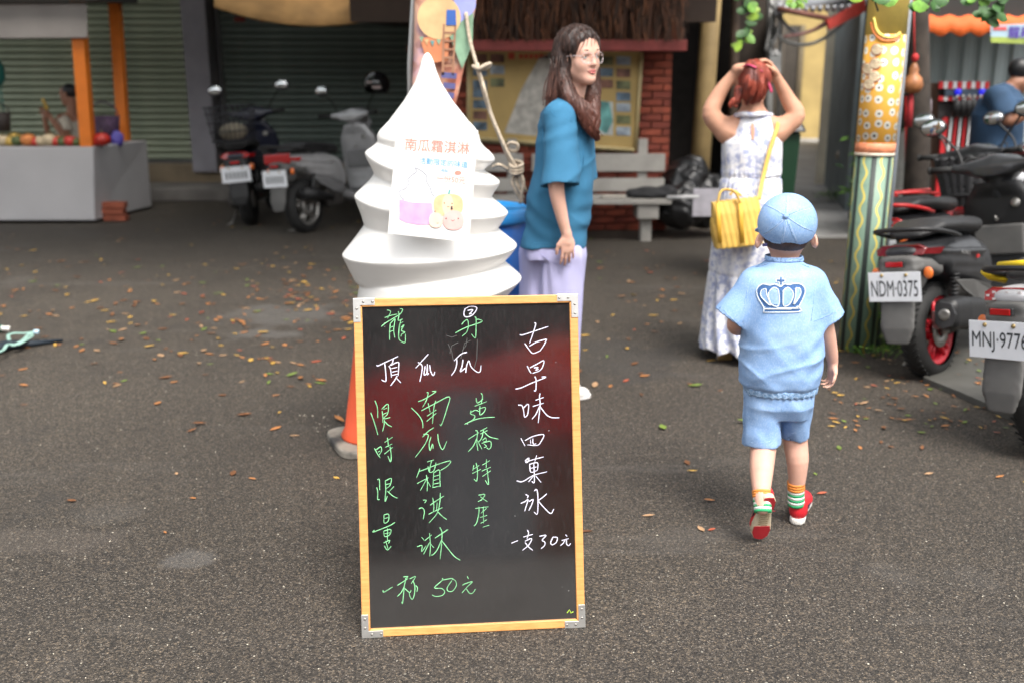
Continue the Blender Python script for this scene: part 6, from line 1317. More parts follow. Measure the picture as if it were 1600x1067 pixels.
# ================================================================== PAINTED POLE
pb = G(1338, 545); pt_ = W(1389, 0, pb[1] + .02); dvec = pt_ - pb; ptop = pb + dvec * 1.35
pole = thing('painted_pole', 'painted pole with green wavy stripes below and white dots on orange above', 'pole', tuple(pb))
PH = np.linalg.norm(dvec); zsplit = np.linalg.norm(W(1366, 240, pb[1]) - pb) / PH
Mq = Vector(dvec / PH).to_track_quat('Z', 'Y').to_matrix(); rr = 27.5 * pxm(1338, 545, pb[1])
def polepart(name, z0, z1, m, r0=1.0, r1=1.0):
    b = MB(); b.lathe([(rr * r0, z0), (rr * (r0 + r1) / 2, (z0 + z1) / 2), (rr * r1, z1)], (0, 0, 0), 48); o = b.build(name, m, pole, world=False); o.rotation_euler = Mq.to_euler(); 
    for p in o.data.polygons: p.use_smooth = len(p.vertices) == 4
    return o
m, k = newmat('pole_stripes', .5)
sx = k.n('ShaderNodeSeparateXYZ', i_0=k.o); ang = k.math('ARCTAN2', sx.outputs[1], sx.outputs[0])
fr_ = k.math('FRACT', k.math('ADD', k.math('MULTIPLY', ang, 7 / (2 * PI)), 3.72)); wv = k.math('MULTIPLY', k.math('SINE', k.math('MULTIPLY', sx.outputs[2], 50.0)), .12)
nn_ = k.math('MULTIPLY', k.math('SUBTRACT', k.noise(k.o, 9, 3), .5), .10)
dist = k.math('ABSOLUTE', k.math('SUBTRACT', k.math('ADD', k.math('ADD', fr_, wv), nn_), .36))
c = k.mix(k.ramp(fr_, [(.69, 0), (.70, 1)]), (.17, .27, .20), (.022, .032, .030)); c = k.mix(k.math('LESS_THAN', dist, .062), c, (.60, .46, .07))
gr_ = k.noise(k.o, 14, 5, .65); c = k.mix(k.ramp(gr_, [(.55, 0), (.8, .45)]), c, (.06, .07, .05)); k.col(c); k.bump(k.noise(k.o, 90, 4), .25, .003)
polepart('lower_shaft', 0, zsplit * PH, m, 1.0, 1.0)
m, k = newmat('pole_daisies', .5)
sx2 = k.n('ShaderNodeSeparateXYZ', i_0=k.o); an2 = k.math('MULTIPLY', k.math('ARCTAN2', sx2.outputs[1], sx2.outputs[0]), rr * 1.03)
cx2 = k.n('ShaderNodeCombineXYZ', i_0=an2, i_1=sx2.outputs[2]); vo = k.n('ShaderNodeTexVoronoi', voronoi_dimensions='2D', i_Scale=16.5, i_Randomness=.42); k.t.links.new(cx2.outputs[0], vo.inputs['Vector'])
no = k.math('MULTIPLY', k.math('SUBTRACT', k.noise(k.o, 70, 2), .5), .12); d = k.math('ADD', vo.outputs['Distance'], no)
c = k.mix(k.math('LESS_THAN', d, .33), (.86, .45, .07), (.80, .78, .70)); c = k.mix(k.math('LESS_THAN', d, .10), c, (.05, .05, .05)); c = k.mix(k.ramp(k.noise(k.o, 12, 4), [(.55, 0), (.8, .3)]), c, (.6, .42, .12)); k.col(c)
polepart('upper_shaft', zsplit * PH, PH * .905, m, 1.03, 1.03)
polepart('pole_band', zsplit * PH, zsplit * PH + .055, mat('band_red', (.72, .26, .13), .5, var=.25, scale=30), 1.045, 1.045)
polepart('pole_trim', zsplit * PH - .012, zsplit * PH + .004, mat('band_white', (.7, .62, .5), .5), 1.05, 1.05)
polepart('top_shaft', PH * .905, PH * 1.4, mat('pole_yellow', (.82, .62, .16), .5, var=.15, scale=10), 1.03, 1.03)
bvp = bvh_of
def on_pole(u, v, off=.004):
    d_ = ray(u, v); o0 = np.array([0, 0, CAM_H]); ax = dvec / PH; R0 = rr * 1.035 + off; w0 = o0 - pb; dd = d_ - ax * (d_ @ ax); ww = w0 - ax * (w0 @ ax)
    a_, b_, c_ = dd @ dd, 2 * dd @ ww, ww @ ww - R0 * R0; D = b_ * b_ - 4 * a_ * c_; t = (-b_ - math.sqrt(max(D, 0))) / (2 * a_); return o0 + d_ * t
for nm, mm, pts, wd in (('collar_line', mat('pole_orange', (.72, .20, .03), .5), [(1362, 35), (1366, 50), (1378, 62), (1395, 63), (1407, 56)], .011), ('collar_line', mat('pole_yellow2', (.78, .62, .12), .5), [(1366, 28), (1371, 48), (1382, 57), (1396, 58), (1407, 51)], .010)):
    b = MB(); b.tube(spline([on_pole(u, v, .001) for u, v in pts], 5), wd / 2 * 1.6, 8, flat=.3, up=(0, -1, 0)); b.build(nm, mm, pole)
for (u, v) in ((1370, 78), (1368, 100), (1366, 120), (1358, 132), (1356, 108)):
    for sc_, mm in ((1.0, mat('glyph_red', (.70, .25, .12), .5)), (.72, mat('glyph_cream', (.85, .70, .48), .5)), (.3, mat('glyph_cream', None))):
        b = MB(); a_ = np.linspace(0, 2 * PI, 16); b.tube([on_pole(u + 9 * sc_ * math.cos(x), v + 9 * sc_ * math.sin(x), .001) for x in a_], .003 if sc_ > .9 else .007, 6); b.build('painted_swirl', mm, pole)
b = MB(); b.tube([pb + dvec * .005 + [rr + .035, .06, 0], ptop + [rr + .03, .06, 0]], .017, 8); b.build('side_conduit', mat('conduit', (.20, .22, .25), .5), pole)
# ================================================================== MARKET STALL (left)
st = thing('market_stall', 'white box stall with orange posts and a pale sign board, standing on brick blocks', 'market stall', tuple(G(60, 355)))
YT = 10.6; zb_ = .12
fbl, fbr, ftr, ftl = W(-120, 335, YT), W(148, 345, YT), W(146, 230, YT), W(-120, 226, YT)
rbr = W(238, 330, 11.9); rtr = W(230, 229, 11.9)
x1, x2 = fbr[0], rbr[0]; zt_ = ftr[2]; zb_ = fbr[2]
bxm = mat('stall_white', (.46, .45, .46), .5, var=.06, scale=2)
b = MB(); b.hexa([(fbl[0], YT, zb_), (x1, YT, zb_), (x2, 11.9, zb_), (fbl[0], 11.9, zb_)], [(ftl[0], YT, zt_), (ftr[0], YT, zt_), (rtr[0], 11.9, zt_), (ftl[0], 11.9, zt_)]); bev(b.build('counter_box', bxm, st), .01)
orp = mat('post_orange', (.75, .19, .015), .5, var=.08)
def opost(u0, v0, u1, v1, Y, w_):
    a_, c_ = W(u0, v0, Y), W(u1, v1, Y); a_[2] = zt_; c_ = c_ + (c_ - a_) * .3; b = MB(); b.hexa([a_ + [-w_, -w_, 0], a_ + [w_, -w_, 0], a_ + [w_, w_, 0], a_ + [-w_, w_, 0]], [c_ + [-w_, -w_, 0], c_ + [w_, -w_, 0], c_ + [w_, w_, 0], c_ + [-w_, w_, 0]]); bev(b.build('post', orp, st), .005)
opost(138, 230, 124, 50, YT + .08, .062); opost(195, 229, 180, 10, 11.8, .058)
b = MB(); b.hexa([W(-120, 62, YT - .05), W(137, 60, YT - .05), W(137, 60, YT), W(-120, 62, YT)], [W(-120, 5, YT - .05), W(136, 4, YT - .05), W(136, 4, YT), W(-120, 5, YT)]); bev(b.build('sign_board', mat('sign_grey', (.30, .275, .26), .6, var=.1, scale=3), st), .01)
b = MB(); b.hexa([W(-120, 3, YT - .15), W(150, 2, YT - .15), W(215, 6, 12.1), W(-120, 6, 12.1)], [W(-120, -14, YT - .15), W(150, -14, YT - .15), W(215, -10, 12.1), W(-120, -10, 12.1)]); b.build('canopy', mat('canopy_dark', (.035, .03, .028), .8), st)
bkm = mat('block_brick', (.28, .075, .04), .85, var=.25, scale=8, bump=.4, bscale=40)
for i, (dx, dy) in enumerate(((0, 0)  , (-2.3, 0))):
    for j in range(3):
        p = G(163, 352); b = MB(); b.box((p[0] + dx * .6 - .02 * (j % 2), YT + .22 + dy, .035 + .07 * j - .0), (.24, .12, .062)); o = bev(b.build('brick_block', bkm, None), .005)
        tag(o, ['bottom', 'middle', 'top'][j] + ' red brick of the ' + ['pile under the stall corner', 'pile under the left part of the stall'][i], 'brick', 'bricks propping up the stall')
# produce
prc = [mat('gourd_yellow', (.50, .33, .07), .5, var=.3, scale=12), mat('gourd_orange', (.55, .19, .05), .5, var=.25, scale=10), mat('gourd_green', (.07, .10, .03), .5, var=.4, scale=14), mat('fruit_red', (.45, .03, .02), .4, var=.3, scale=10), mat('gourd_cream', (.50, .40, .26), .5, var=.2, scale=10)]
nm_ = [('yellow gourd', 0), ('orange pumpkin', 1), ('green squash', 2), ('red pumpkin', 3), ('cream gourd', 4)]
stem = mat('stem', (.14, .12, .05), .8)
ORD = ['first', 'second', 'third', 'fourth', 'fifth', 'sixth']
GL = ((5, 4, 11), (17, 0, 9), (28, 2, 10), (24, 0, 12), (45, 1, 12), (56, 3, 9), (66, 4, 10), (78, 4, 12), (88, 3, 9), (98, 2, 9), (110, 3, 10), (120, 2, 8), (160, 3, 13), (150, 3, 9), (36, 1, 8), (70, 3, 8), (90, 1, 9))
for i, (u, k_, r_) in enumerate(GL):
    r_ = r_ * .0068; Yp_ = YT + .12 + (.22 if i in (3, 14, 15, 16) else .0); p = W(u, 225, Yp_); p[2] = zt_ + r_ * .8
    pk_ = thing('pumpkin' if k_ in (1, 3) else 'gourd', ['small yellow gourd', 'round orange pumpkin', 'dark green squash', 'glossy red pumpkin', 'cream coloured gourd'][k_] + ' on the stall counter, the %s of its colour counted from the left' % ORD[sum(1 for q_ in GL if q_[1] == k_ and q_[0] < u)], 'gourd', tuple(p), group='gourds and pumpkins on the stall')
    V = []; n_, m_ = 20, 10
    for a in range(m_ + 1):
        for c_ in range(n_):
            th, ph = PI * a / m_, 2 * PI * c_ / n_; rad = r_ * (1 + .07 * math.cos(8 * ph)) * math.sin(th); V.append(p + [rad * math.cos(ph), rad * math.sin(ph), -r_ * .82 * math.cos(th) * (1 - .15 * math.exp(-(math.sin(th) / .3) ** 2))])
    put('fruit_body', np.array(V), [(a * n_ + c_, a * n_ + (c_ + 1) % n_, (a + 1) * n_ + (c_ + 1) % n_, (a + 1) * n_ + c_) for a in range(m_) for c_ in range(n_)], prc[k_], pk_)
    b = MB(); b.tube([p + [0, 0, r_ * .6], p + [.005, 0, r_ * 1.15]], [r_ * .14, r_ * .08], 6); b.build('stem', stem, pk_)
def basket(name, lab, u, v0, v1, w_, Y, mm):
    a_, c_ = W(u, v0, Y), W(u, v1, Y); t = thing(name, lab, 'basket', tuple(a_)); b = MB(); b.lathe([(w_ * .8, a_[2]), (w_, c_[2]), (w_ * .95, c_[2]), (w_ * .75, a_[2] + .01), (.01, a_[2] + .01)], (a_[0], Y, 0), 24); b.build('basket_body', mm, t)
    b = MB(); b.tube(spline([(a_[0] - w_, Y, c_[2]), (a_[0] - w_ * .7, Y, c_[2] + w_ * .6), (a_[0], Y, c_[2] + w_ * .9), (a_[0] + w_ * .7, Y, c_[2] + w_ * .6), (a_[0] + w_, Y, c_[2])], 4), .008, 6); b.build('basket_handle', mm, t); return t
basket('basket', 'dark purple woven basket between the orange stall posts', 166, 226, 182, .17, 11.25, mat('purple_weave', (.06, .03, .07), .7, var=.7, scale=40)); basket('basket', 'dark hanging basket at the left edge above the gourds', 4, 206, 176, .10, 10.9, mat('dark_wicker', (.03, .022, .02), .7, var=.4, scale=40))
b = MB(); p = W(0, 128, 10.9); b.lathe([(.001, 0), (.05, .01), (.085, .09), (.085, .2), (.04, .3), (.001, .32)], p + [-.03, 0, -.05], 20); b.tube([p + [0, 0, -.05], W(6, 178, 10.9)], .008, 6); tag(b.build('teal_lantern', mat('teal', (.01, .13, .11), .5)), 'dark teal paper lantern hanging at the left edge of the stall', 'lantern')
b = MB(); pts = [W(183, 226, 11.2), W(188, 214, 11.2), W(196, 210, 11.2)]; S = SDF(.01); S.ell(pts[0] + [0, 0, .06], (.08, .06, .09), .02); S.mod(fold(.006, 60, 40, 50)); tag(S.build('plastic_bag', mat('bag_violet', (.10, .08, .40), .4, var=.2)), 'violet plastic bag beside the rear orange post', 'bag')
# seller
YV = 11.6
def V_(u, v, dy=0): return W(u, v, YV + dy)
sl_ = thing('person', 'dark-haired seller in a cream shirt sitting behind the stall with raised hands', 'man', tuple(V_(108, 300) * [1, 1, 0]))
S = SDF(.008); Fs = Fr(V_(107, 148), R(82), R(-4), 0, 1.0); head(S, Fs, neck=V_(112, 175)); S.chain([V_(95, 186, -.1), V_(112, 184, 0), V_(128, 186, .1)], [.05, .06, .05], .03); S.rc(V_(112, 195), V_(112, 250), .12, .14, .03)
S.chain([V_(98, 188, -.14), V_(104, 216, -.2), V_(88, 196, -.25), V_(77, 182, -.25)], [.05, .042, .035, .027], .02); hand(S, V_(77, 182, -.25), (-.3, -.1, 1), (-1, 0, -.2), 1, .95, .7)
S.chain([V_(105, 188, .14), V_(90, 222, .05), V_(76, 210, -.05), V_(70, 186, -.12)], [.05, .042, .035, .027], .02); hand(S, V_(70, 186, -.12), (.1, -.1, 1), (-.6, -.8, 0), -1, .95, .7)
S.build('body', SKIN3, sl_, sm=1); face(Fs, sl_, lip=(.25, .08, .07))
S = SDF(.008); S.slabs([V_(113, 262), V_(112, 225), V_(112, 195), V_(112, 184)], [.17, .165, .16, .08], [.14, .14, .13, .07], .01, pw=2.3); capc(S, V_(100, 190, -.13), V_(103, 206, -.18), .065, .07, .02); capc(S, V_(108, 190, .13), V_(98, 208, .1), .065, .07, .02); S.mod(fold(.006, 30, 25, 22)); S.build('shirt', mat('cream_shirt', (.50, .46, .38), .85, var=.25, scale=7), sl_)
S = SDF(.006); S.ell(Fs(0, -.022, .036), (.078, .096, .084), .01, False, Fs.M); S.ell(Fs(0, .115, -.05), (.085, .11, .11), .01, True, Fs.M); S.cut(Fs(0, 0, -.03), (0, 0, -1)); S.build('hair', mat('hair_black', (.008, .008, .009), .45), sl_)
b = MB(); b.tube([V_(74, 172, -.28), V_(68, 158, -.28), V_(66, 154, -.28)], [.022, .018, .012], 8); tag(b.build('snack', prc[0]), 'yellow snack held up in the seller\'s hands', 'snack')
# ================================================================== BENCHES
bm = mat('bench_grey', (.30, .285, .26), .75, var=.14, scale=6, bump=.25, bscale=60)
def bench(lab, ua, ub, legs):
    Yb = 9.25; t = thing('park_bench', lab, 'bench', tuple(W((ua + ub) / 2, 385, Yb) * [1, 1, 0]), group='grey benches along the brick wall')
    xa_, xb_ = W(ua, 310, Yb)[0], W(ub, 310, Yb)[0]; zs_ = W(1000, 312, Yb)[2]
    for j in range(3): b = MB(); b.box(((xa_ + xb_) / 2, Yb + .02 + .145 * j, zs_ - .02 + .003 * j), (xb_ - xa_, .135, .045)); bev(b.build('seat_plank', bm, t), .006)
    for v0, v1 in ((269, 241), (300, 279)):
        z0_, z1_ = W(1000, v0, Yb + .45)[2], W(1000, v1, Yb + .45)[2]; b = MB(); b.box(((xa_ + xb_) / 2, Yb + .46 + .02 * (v0 < 280), (z0_ + z1_) / 2), (xb_ - xa_, .035, z1_ - z0_), M=rotm('X', R(-6))); bev(b.build('back_plank', bm, t), .006)
    for u in legs:
        x = W(u, 350, Yb)[0]; b = MB(); b.box((x, Yb + .17, zs_ * .5 - .06), (.10, .16, zs_ - .10)); bev(b.build('leg', bm, t), .01)
        b = MB(); b.box((x, Yb + .17, zs_ - .115), (.20, .36, .14)); bev(b.build('leg_bracket', bm, t), .012); b = MB(); b.box((x, Yb + .515, .62), (.09, .045, 1.0 if 0 else .62), M=rotm('X', R(-6))); bev(b.build('back_post', bm, t), .006)
    return t, zs_
bt_, zse = bench('grey plank bench with a dark jacket on it, right of the woman in blue', 832, 1049, (1012, 872)); bench('grey plank bench on the left, mostly hidden by the rope and the woman', 640, 818, (800, 668))
S = SDF(.010); p = W(1018, 300, 9.4); S.ell(p + [0, 0, -.015], (.22, .14, .06), .02); S.ell(p + [-.12, 0, -.02], (.12, .12, .04), .03); S.ell(p + [.15, 0, .0], (.09, .12, .06), .03); S.cut((0, 0, zse + .006), (0, 0, -1)); S.mod(fold(.009, 28, 30, 40, 1)); tag(S.build('folded_jacket', mat('jacket', (.018, .018, .02), .8, var=.3)), 'crumpled black jacket lying on the right end of the bench', 'jacket')
b = MB(); p = W(958, 305, 9.35); b.box((p[0], 9.33, zse + .02), (.22, .1, .02)); tag(bev(b.build('folded_fan', mat('fan_pale', (.42, .38, .33), .7)), .004), 'pale folded paper lying on the bench left of the jacket', 'paper')
# rubbish bags and bin
BGM = mat('bin_bag', (.012, .012, .013), .32, var=.2, scale=9, bump=.6, bscale=25)
for i, (u, v, rx, rz_, Y, lab) in enumerate(((1072, 285, .24, .21, 9.9, 'upper black rubbish bag leaning on the pale timber post'), (1065, 325, .26, .2, 9.6, 'lower left black rubbish bag beside the bench'), (1105, 318, .26, .24, 9.7, 'lower right black rubbish bag behind the white notice'))):
    p = W(u, v, Y); S = SDF(.014); S.ell(p, (rx, .24, rz_), .03); S.ell(p + [.05, 0, rz_ * .7], (.12, .12, .12), .06); S.mod(fold(.018, 22, 19, 24, i)); S.mod(fold(.008, 50, 41, 45, i + .7)); 
    if i: S.cut((0, 0, .01), (0, 0, -1))
    tag(S.build('rubbish_bag', BGM), lab, 'rubbish bag', 'black rubbish bags beside the bench')
b = MB(); p = W(1104, 317, 9.38); b.box(p, (.26, .02, .26)); o = bev(b.build('notice_card', mat('card_grey', (.42, .40, .44), .7, var=.15, scale=12)), .003); tag(o, 'small grey-white notice card propped on the rubbish bags', 'notice'); 
b = MB(); p = W(1066, 309, 9.2); b.tube([p + [-.14, 0, 0], p + [.15, 0, .005]], .018, 8); tag(b.build('umbrella_handle', mat('pale_grey', (.5, .5, .5), .5)), 'pale rod sticking out past the end of the bench', 'rod')
bn = W(1189, 300, 7.4); wb_ = thing('wheelie_bin', 'dark green wheeled bin with a black lid behind the woman in the floral dress', 'bin', (bn[0], 7.4, 0))
gn = mat('bin_green', (.006, .032, .014), .45, var=.1); zt2 = W(1220, 205, 7.4)[2]
b = MB(); b.hexa([(bn[0] - .19, 7.2, .06), (bn[0] + .165, 7.2, .06), (bn[0] + .165, 7.7, .06), (bn[0] - .19, 7.7, .06)], [(bn[0] - .24, 7.15, zt2), (bn[0] + .20, 7.15, zt2), (bn[0] + .20, 7.8, zt2), (bn[0] - .24, 7.8, zt2)]); bev(b.build('body', gn, wb_), .02)
b = MB(); b.hexa([(bn[0] - .27, 7.1, zt2 + .002), (bn[0] + .23, 7.1, zt2 + .002), (bn[0] + .23, 7.85, zt2 + .002), (bn[0] - .27, 7.85, zt2 + .002)], [(bn[0] - .24, 7.15, zt2 + .07), (bn[0] + .20, 7.15, zt2 + .07), (bn[0] + .20, 7.8, zt2 + .09), (bn[0] - .24, 7.8, zt2 + .09)]); bev(b.build('lid', mat('bin_lid', (.012, .012, .012), .4), wb_), .02)
for s_ in (-1, 1): b = MB(); b.lathe([(.0, -.025), (.09, -.025), (.10, -.01), (.10, .01), (.09, .025), (0, .025)], (bn[0] + s_ * .2, 7.72, .1), 20, 'x'); b.build('wheel', RUB, wb_)
# gourd pile on a stump
sg = W(1322, 300, 13.0); sg[2] = 0; zst = W(1325, 262, 13.0)[2]
b = MB(); b.lathe([(.13, 0), (.12, .05), (.115, zst - .03), (.125, zst), (.0, zst)], (sg[0] + .05, 13.0, 0), 18); tag(b.build('wooden_stump', mat('stump', (.16, .12, .08), .85, var=.3, bump=.5, bscale=30)), 'grey wooden stump carrying pale gourds beside the alley', 'stump')
gc_ = mat('gourd_pale', (.50, .44, .36), .6, var=.25, scale=14)
for i, (u, v, r_, lab) in enumerate(((1316, 243, .055, 'left pale gourd of the pile on the wooden stump'), (1330, 238, .065, 'largest pale gourd on top of the wooden stump'), (1342, 246, .06, 'right pale gourd half hidden behind the painted pole'), (1325, 253, .05, 'lowest small gourd in front of the pile on the stump'))):
    r_ *= 1.55; p = W(u, v, 12.95 - .04 * i); b = MB(); b.sph(p, r_, 16, 10, (1, 1, .9)); b.sph(p + [.01, 0, r_ * .8], r_ * .45, 12, 8); t = thing('gourd', lab, 'gourd', tuple(p), group='pale gourds on the stump'); b.build('fruit_body', gc_, t); b = MB(); b.tube([p + [.01, 0, r_ * 1.1], p + [.02, 0, r_ * 1.5]], .006, 6); b.build('stem', stem, t)
for i, (u, v) in enumerate(((1308, 280), (1332, 292))):
    p = G(u, v + 18); b = MB(); b.box((p[0], p[1], .09), (.22, .16, .18), .3 * i); tag(bev(b.build('clay_block', mat('clay', (.40, .17, .10), .8, var=.25, bump=.3) if i else mat('pale_block', (.42, .38, .30), .8, var=.2)), .01), ['pale stone block at the foot of the stump', 'orange clay block behind the painted pole'][i], 'block')
# green weeds
GRN = [mat('leaf_fresh', (.13, .30, .03), .5, var=.35, scale=30), mat('leaf_deep', (.035, .11, .02), .5, var=.35, scale=30), mat('leaf_bright', (.30, .48, .05), .45, var=.25, scale=30)]
def weeds(name, lab, c_, rad, n, hmax, lf):
    b = MB()
    for i in range(n):
        a = rng.uniform(0, 2 * PI); r_ = rad * rng.uniform(0, 1) ** .6; x, y = c_[0] + r_ * math.cos(a) * 1.5, c_[1] + r_ * math.sin(a) * .7; hh_ = rng.uniform(.2, 1) * hmax; az = rng.uniform(0, 2 * PI); d_ = np.array([math.cos(az), math.sin(az), 0]); s_ = np.array([-d_[1], d_[0], 0]); L_f = lf * rng.uniform(.6, 1.2); base = np.array([x, y, hh_ + .02]); tip = base + d_ * L_f + [0, 0, rng.uniform(-.3, .4) * L_f]; mid_ = (base + tip) / 2 + [0, 0, .15 * L_f]
        b.cur = int(rng.choice(3, p=[.5, .3, .2])); b.add([base, mid_ - s_ * L_f * .3, mid_ + s_ * L_f * .3, tip], [(0, 1, 3, 2)], True)
        if i % 4 == 0: b.tube([(c_[0] + (x - c_[0]) * .7, y, .0), base], .0015, 3)
    tag(b.build(name, GRN), lab, 'weeds', kind='stuff')
weeds('weeds', 'low green weeds growing between the painted pole and the scooter wheel', G(1385, 540), .16, 420, .17, .035); weeds('moss_patch', 'bright green ground plants beside the alley, left of the painted pole', G(1318, 315), .25, 260, .12, .05); weeds('ground_cover', 'small green sprouts at the foot of the painted pole', G(1370, 555), .12, 120, .03, .02)
# ================================================================== RIGHT BACKGROUND
cwm = mat('corrugated_grey', (.36, .42, .43), .5, .2, var=.12, scale=1.5)
t = thing('corrugated_wall', 'grey-blue corrugated metal wall behind the red and white striped booth', 'wall', tuple(W(1560, 300, 10.2) * [1, 1, 0]))
xa_, xb_ = W(1448, 100, 10.2)[0], W(1780, 100, 10.2)[0]; n_ = int((xb_ - xa_) / .16); me = None
for i in range(n_):
    if me is None:
        q = MB(); q.prism([(0, 0, 0), (.03, -.035, 0), (.085, -.035, 0), (.115, 0, 0), (.16, 0, 0), (.16, .006, 0), (.112, .006, 0), (.082, -.029, 0), (.033, -.029, 0), (0, .006, 0)], (0, 0, 3.4)); o = q.build('metal_panel', cwm, t, world=False); me = o.data
    else: o = link('metal_panel', me, t)
    o.location = (xa_ + i * .16 - t.location[0], 0, 0)
aw = thing('orange_awning', 'orange awning with a scalloped edge above the booth on the right', 'awning', tuple(W(1530, 40, 8.6)))
b = MB(); V = []; us = np.linspace(1440, 1700, 80)
for i, u in enumerate(us): V += [W(u, 54 + 3.5 * math.cos(i * 2 * PI / 9.2), 8.6), W(u, 30 + 2.5 * math.cos(i * 2 * PI / 9.2 + .5), 8.62), W(u, 8, 9.0)]
b.add(V, [(3 * i + j, 3 * i + 3 + j, 3 * i + 4 + j, 3 * i + 1 + j) for i in range(79) for j in (0, 1)], True); o = b.build('valance', mat('awning_orange', (.72, .13, .02), .7, var=.08), aw); z = o.modifiers.new('s', 'SOLIDIFY'); z.thickness = .01
b = MB(); b.hexa([W(1436, 28, 8.7), W(1700, 28, 8.7), W(1700, 10, 11), W(1436, 20, 11)], [W(1436, -20, 8.7), W(1700, -20, 8.7), W(1700, -20, 11), W(1436, -20, 11)]); b.build('awning_roof', mat('awning_dark', (.03, .03, .028), .8), aw)
sg_ = thing('stall_banner', 'small blue and green stall banner with purple characters under the orange awning', 'banner', tuple(W(1590, 55, 8.3)))
sp8 = Plane((0, 8.35, 0), (0, -1, 0)); b = MB(); quad(b, sp8, [(1548, 66), (1680, 72), (1680, 34), (1548, 40)]); b.build('cloth', mat('banner_blue', (.38, .52, .62), .6, var=.08, scale=4), sg_)
b = MB(); quad(b, sp8, [(1548, 67), (1680, 72), (1680, 60), (1548, 58)], .003, .002); b.build('grass_print', mat('banner_green', (.30, .38, .08), .6, var=.3, scale=8), sg_)
b = MB(); quad(b, sp8, [(1552, 48), (1573, 48), (1573, 42), (1552, 43)], .004, .002); b.build('red_print', mat('banner_red', (.6, .10, .10), .6, var=.4, scale=20), sg_)
text_on('lettering', '龍昇', sp8.hit(1594, 51, .004), (1, 0, 0), (0, 0, 1), .19, mat('banner_purple', (.10, .06, .35), .6), sg_, off=.002, bold=.02)
# striped booth
YR = 8.9; bo = thing('striped_booth', 'red and white striped drink booth with a row of dark dispensers', 'booth', tuple(W(1505, 330, YR) * [1, 1, 0]))
rdm = mat('stripe_red', (.52, .015, .02), .5, var=.08); whm = mat('stripe_white', (.62, .60, .60), .5, var=.05)
def ux(u, v, Y): return W(u, v, Y)
u0, u1 = 1466, 1545; ns = 11
b = MB(); b.hexa([W(u0, 350, YR + .05), W(u1, 350, YR + .05), W(u1, 350, YR + .7), W(u0, 350, YR + .7)], [W(u0, 128, YR + .05), W(u1, 128, YR + .05), W(u1, 128, YR + .7), W(u0, 128, YR + .7)]); b.build('cabinet', mat('booth_dark', (.035, .03, .03), .6), bo)
for i in range(ns):
    a_, c_ = u0 + (u1 - u0) * i / ns, u0 + (u1 - u0) * (i + 1) / ns
    for (va, vb, Y) in ((355, 184, YR), (158, 151, YR), (139, 128, YR)):
        p, q_ = W(a_, va, Y), W(c_, vb, Y); b = MB(); b.box(((p[0] + q_[0]) / 2, Y, (p[2] + q_[2]) / 2), (abs(q_[0] - p[0]) - .001, .03, abs(q_[2] - p[2]))); b.build('stripe_board', rdm if i % 2 == 0 else whm, bo)
for i in range(6):
    p = W(1494 + i * 9, 168, YR - .06); b = MB(); b.lathe([(.0, -.07), (.03, -.07), (.034, .04), (.012, .07), (0, .07)], p, 12); b.build('dispenser', BLKP, bo); b = MB(); b.sph(p + [0, -.0, .09], .014, 8, 6); b.build('dispenser_knob', mat('knob_steel', (.5, .48, .42), .3, .6), bo)
b = MB(); p = W(1512, 145, YR - .02); b.box(p, (.40, .02, .06)); b.build('display_panel', mat('display', (.05, .07, .10), .3, var=.5, scale=20), bo)
for u in (1497, 1535): b = MB(); b.sph(W(u, 144, YR - .05), .028, 12, 8); b.build('blue_light', mat('blue_light', (.02, .02, .4), .4, emis=(.02, .02, 1), estr=.3), bo)
b = MB(); b.hexa([W(1454, 350, YR + .3), W(1466, 350, YR + .3), W(1466, 350, YR + .6), W(1454, 350, YR + .6)], [W(1454, 130, YR + .3), W(1466, 130, YR + .3), W(1466, 130, YR + .6), W(1454, 130, YR + .6)]); b.build('side_post', mat('booth_brown', (.24, .14, .10), .7, var=.2), bo)
ng = thing('pink_notice', 'pale pink paper notice hanging on a red post left of the striped booth', 'notice', tuple(W(1440, 175, 8.2)))
b = MB(); b.hexa([W(1424, 200, 8.2), W(1454, 199, 8.2), W(1454, 199, 8.22), W(1424, 200, 8.22)], [W(1426, 156, 8.2), W(1456, 156, 8.2), W(1456, 156, 8.22), W(1426, 156, 8.22)]); b.build('paper', mat('pink_paper', (.50, .42, .48), .7, var=.06, scale=8), ng)
b = MB(); 
for i in range(5): p = W(1440, 165 + i * 5, 8.19); b.box(p, (.11 - .01 * (i % 3), .004, .008))
b.build('print_lines', mat('pink_print', (.42, .20, .28), .7), ng)
b = MB(); b.tube([W(1419, 350, 8.3), W(1421, 150, 8.3)], .035, 8); tag(b.build('red_post', mat('post_red2', (.45, .02, .02), .5)), 'thin red post carrying the pink notice', 'post')
gd = thing('gourd_ornament', 'hanging orange-brown bottle gourd ornament with a red tassel right of the painted pole', 'ornament', tuple(W(1426, 125, 7.2)))
p = W(1426, 130, 7.2); b = MB(); b.lathe([(.001, -.075), (.05, -.065), (.073, -.02), (.06, .03), (.030, .065), (.034, .09), (.022, .12), (.006, .14)], p, 24); b.build('gourd_body', mat('gourd_brown', (.36, .14, .05), .45, var=.35, scale=14), gd)
b = MB(); b.tube([p + [0, 0, .13], W(1428, 0, 7.2)], .005, 6); b.sph(p + [0, 0, .17], .025, 10, 8, (1, 1, 1.2)); b.build('red_cord', mat('cord_red', (.5, .02, .02), .6), gd)
b = MB(); b.tube([p + [0, 0, -.07], p + [0, 0, -.30]], [.015, .028], 8); b.build('tassel', mat('tassel_red', (.30, .015, .02), .8, bump=.5, bscale=200), gd)
tk = thing('tree', 'tree with a dark trunk behind the painted pole, unseen crown added as shade', 'tree', tuple(W(1437, 300, 7.6) * [1, 1, 0]))
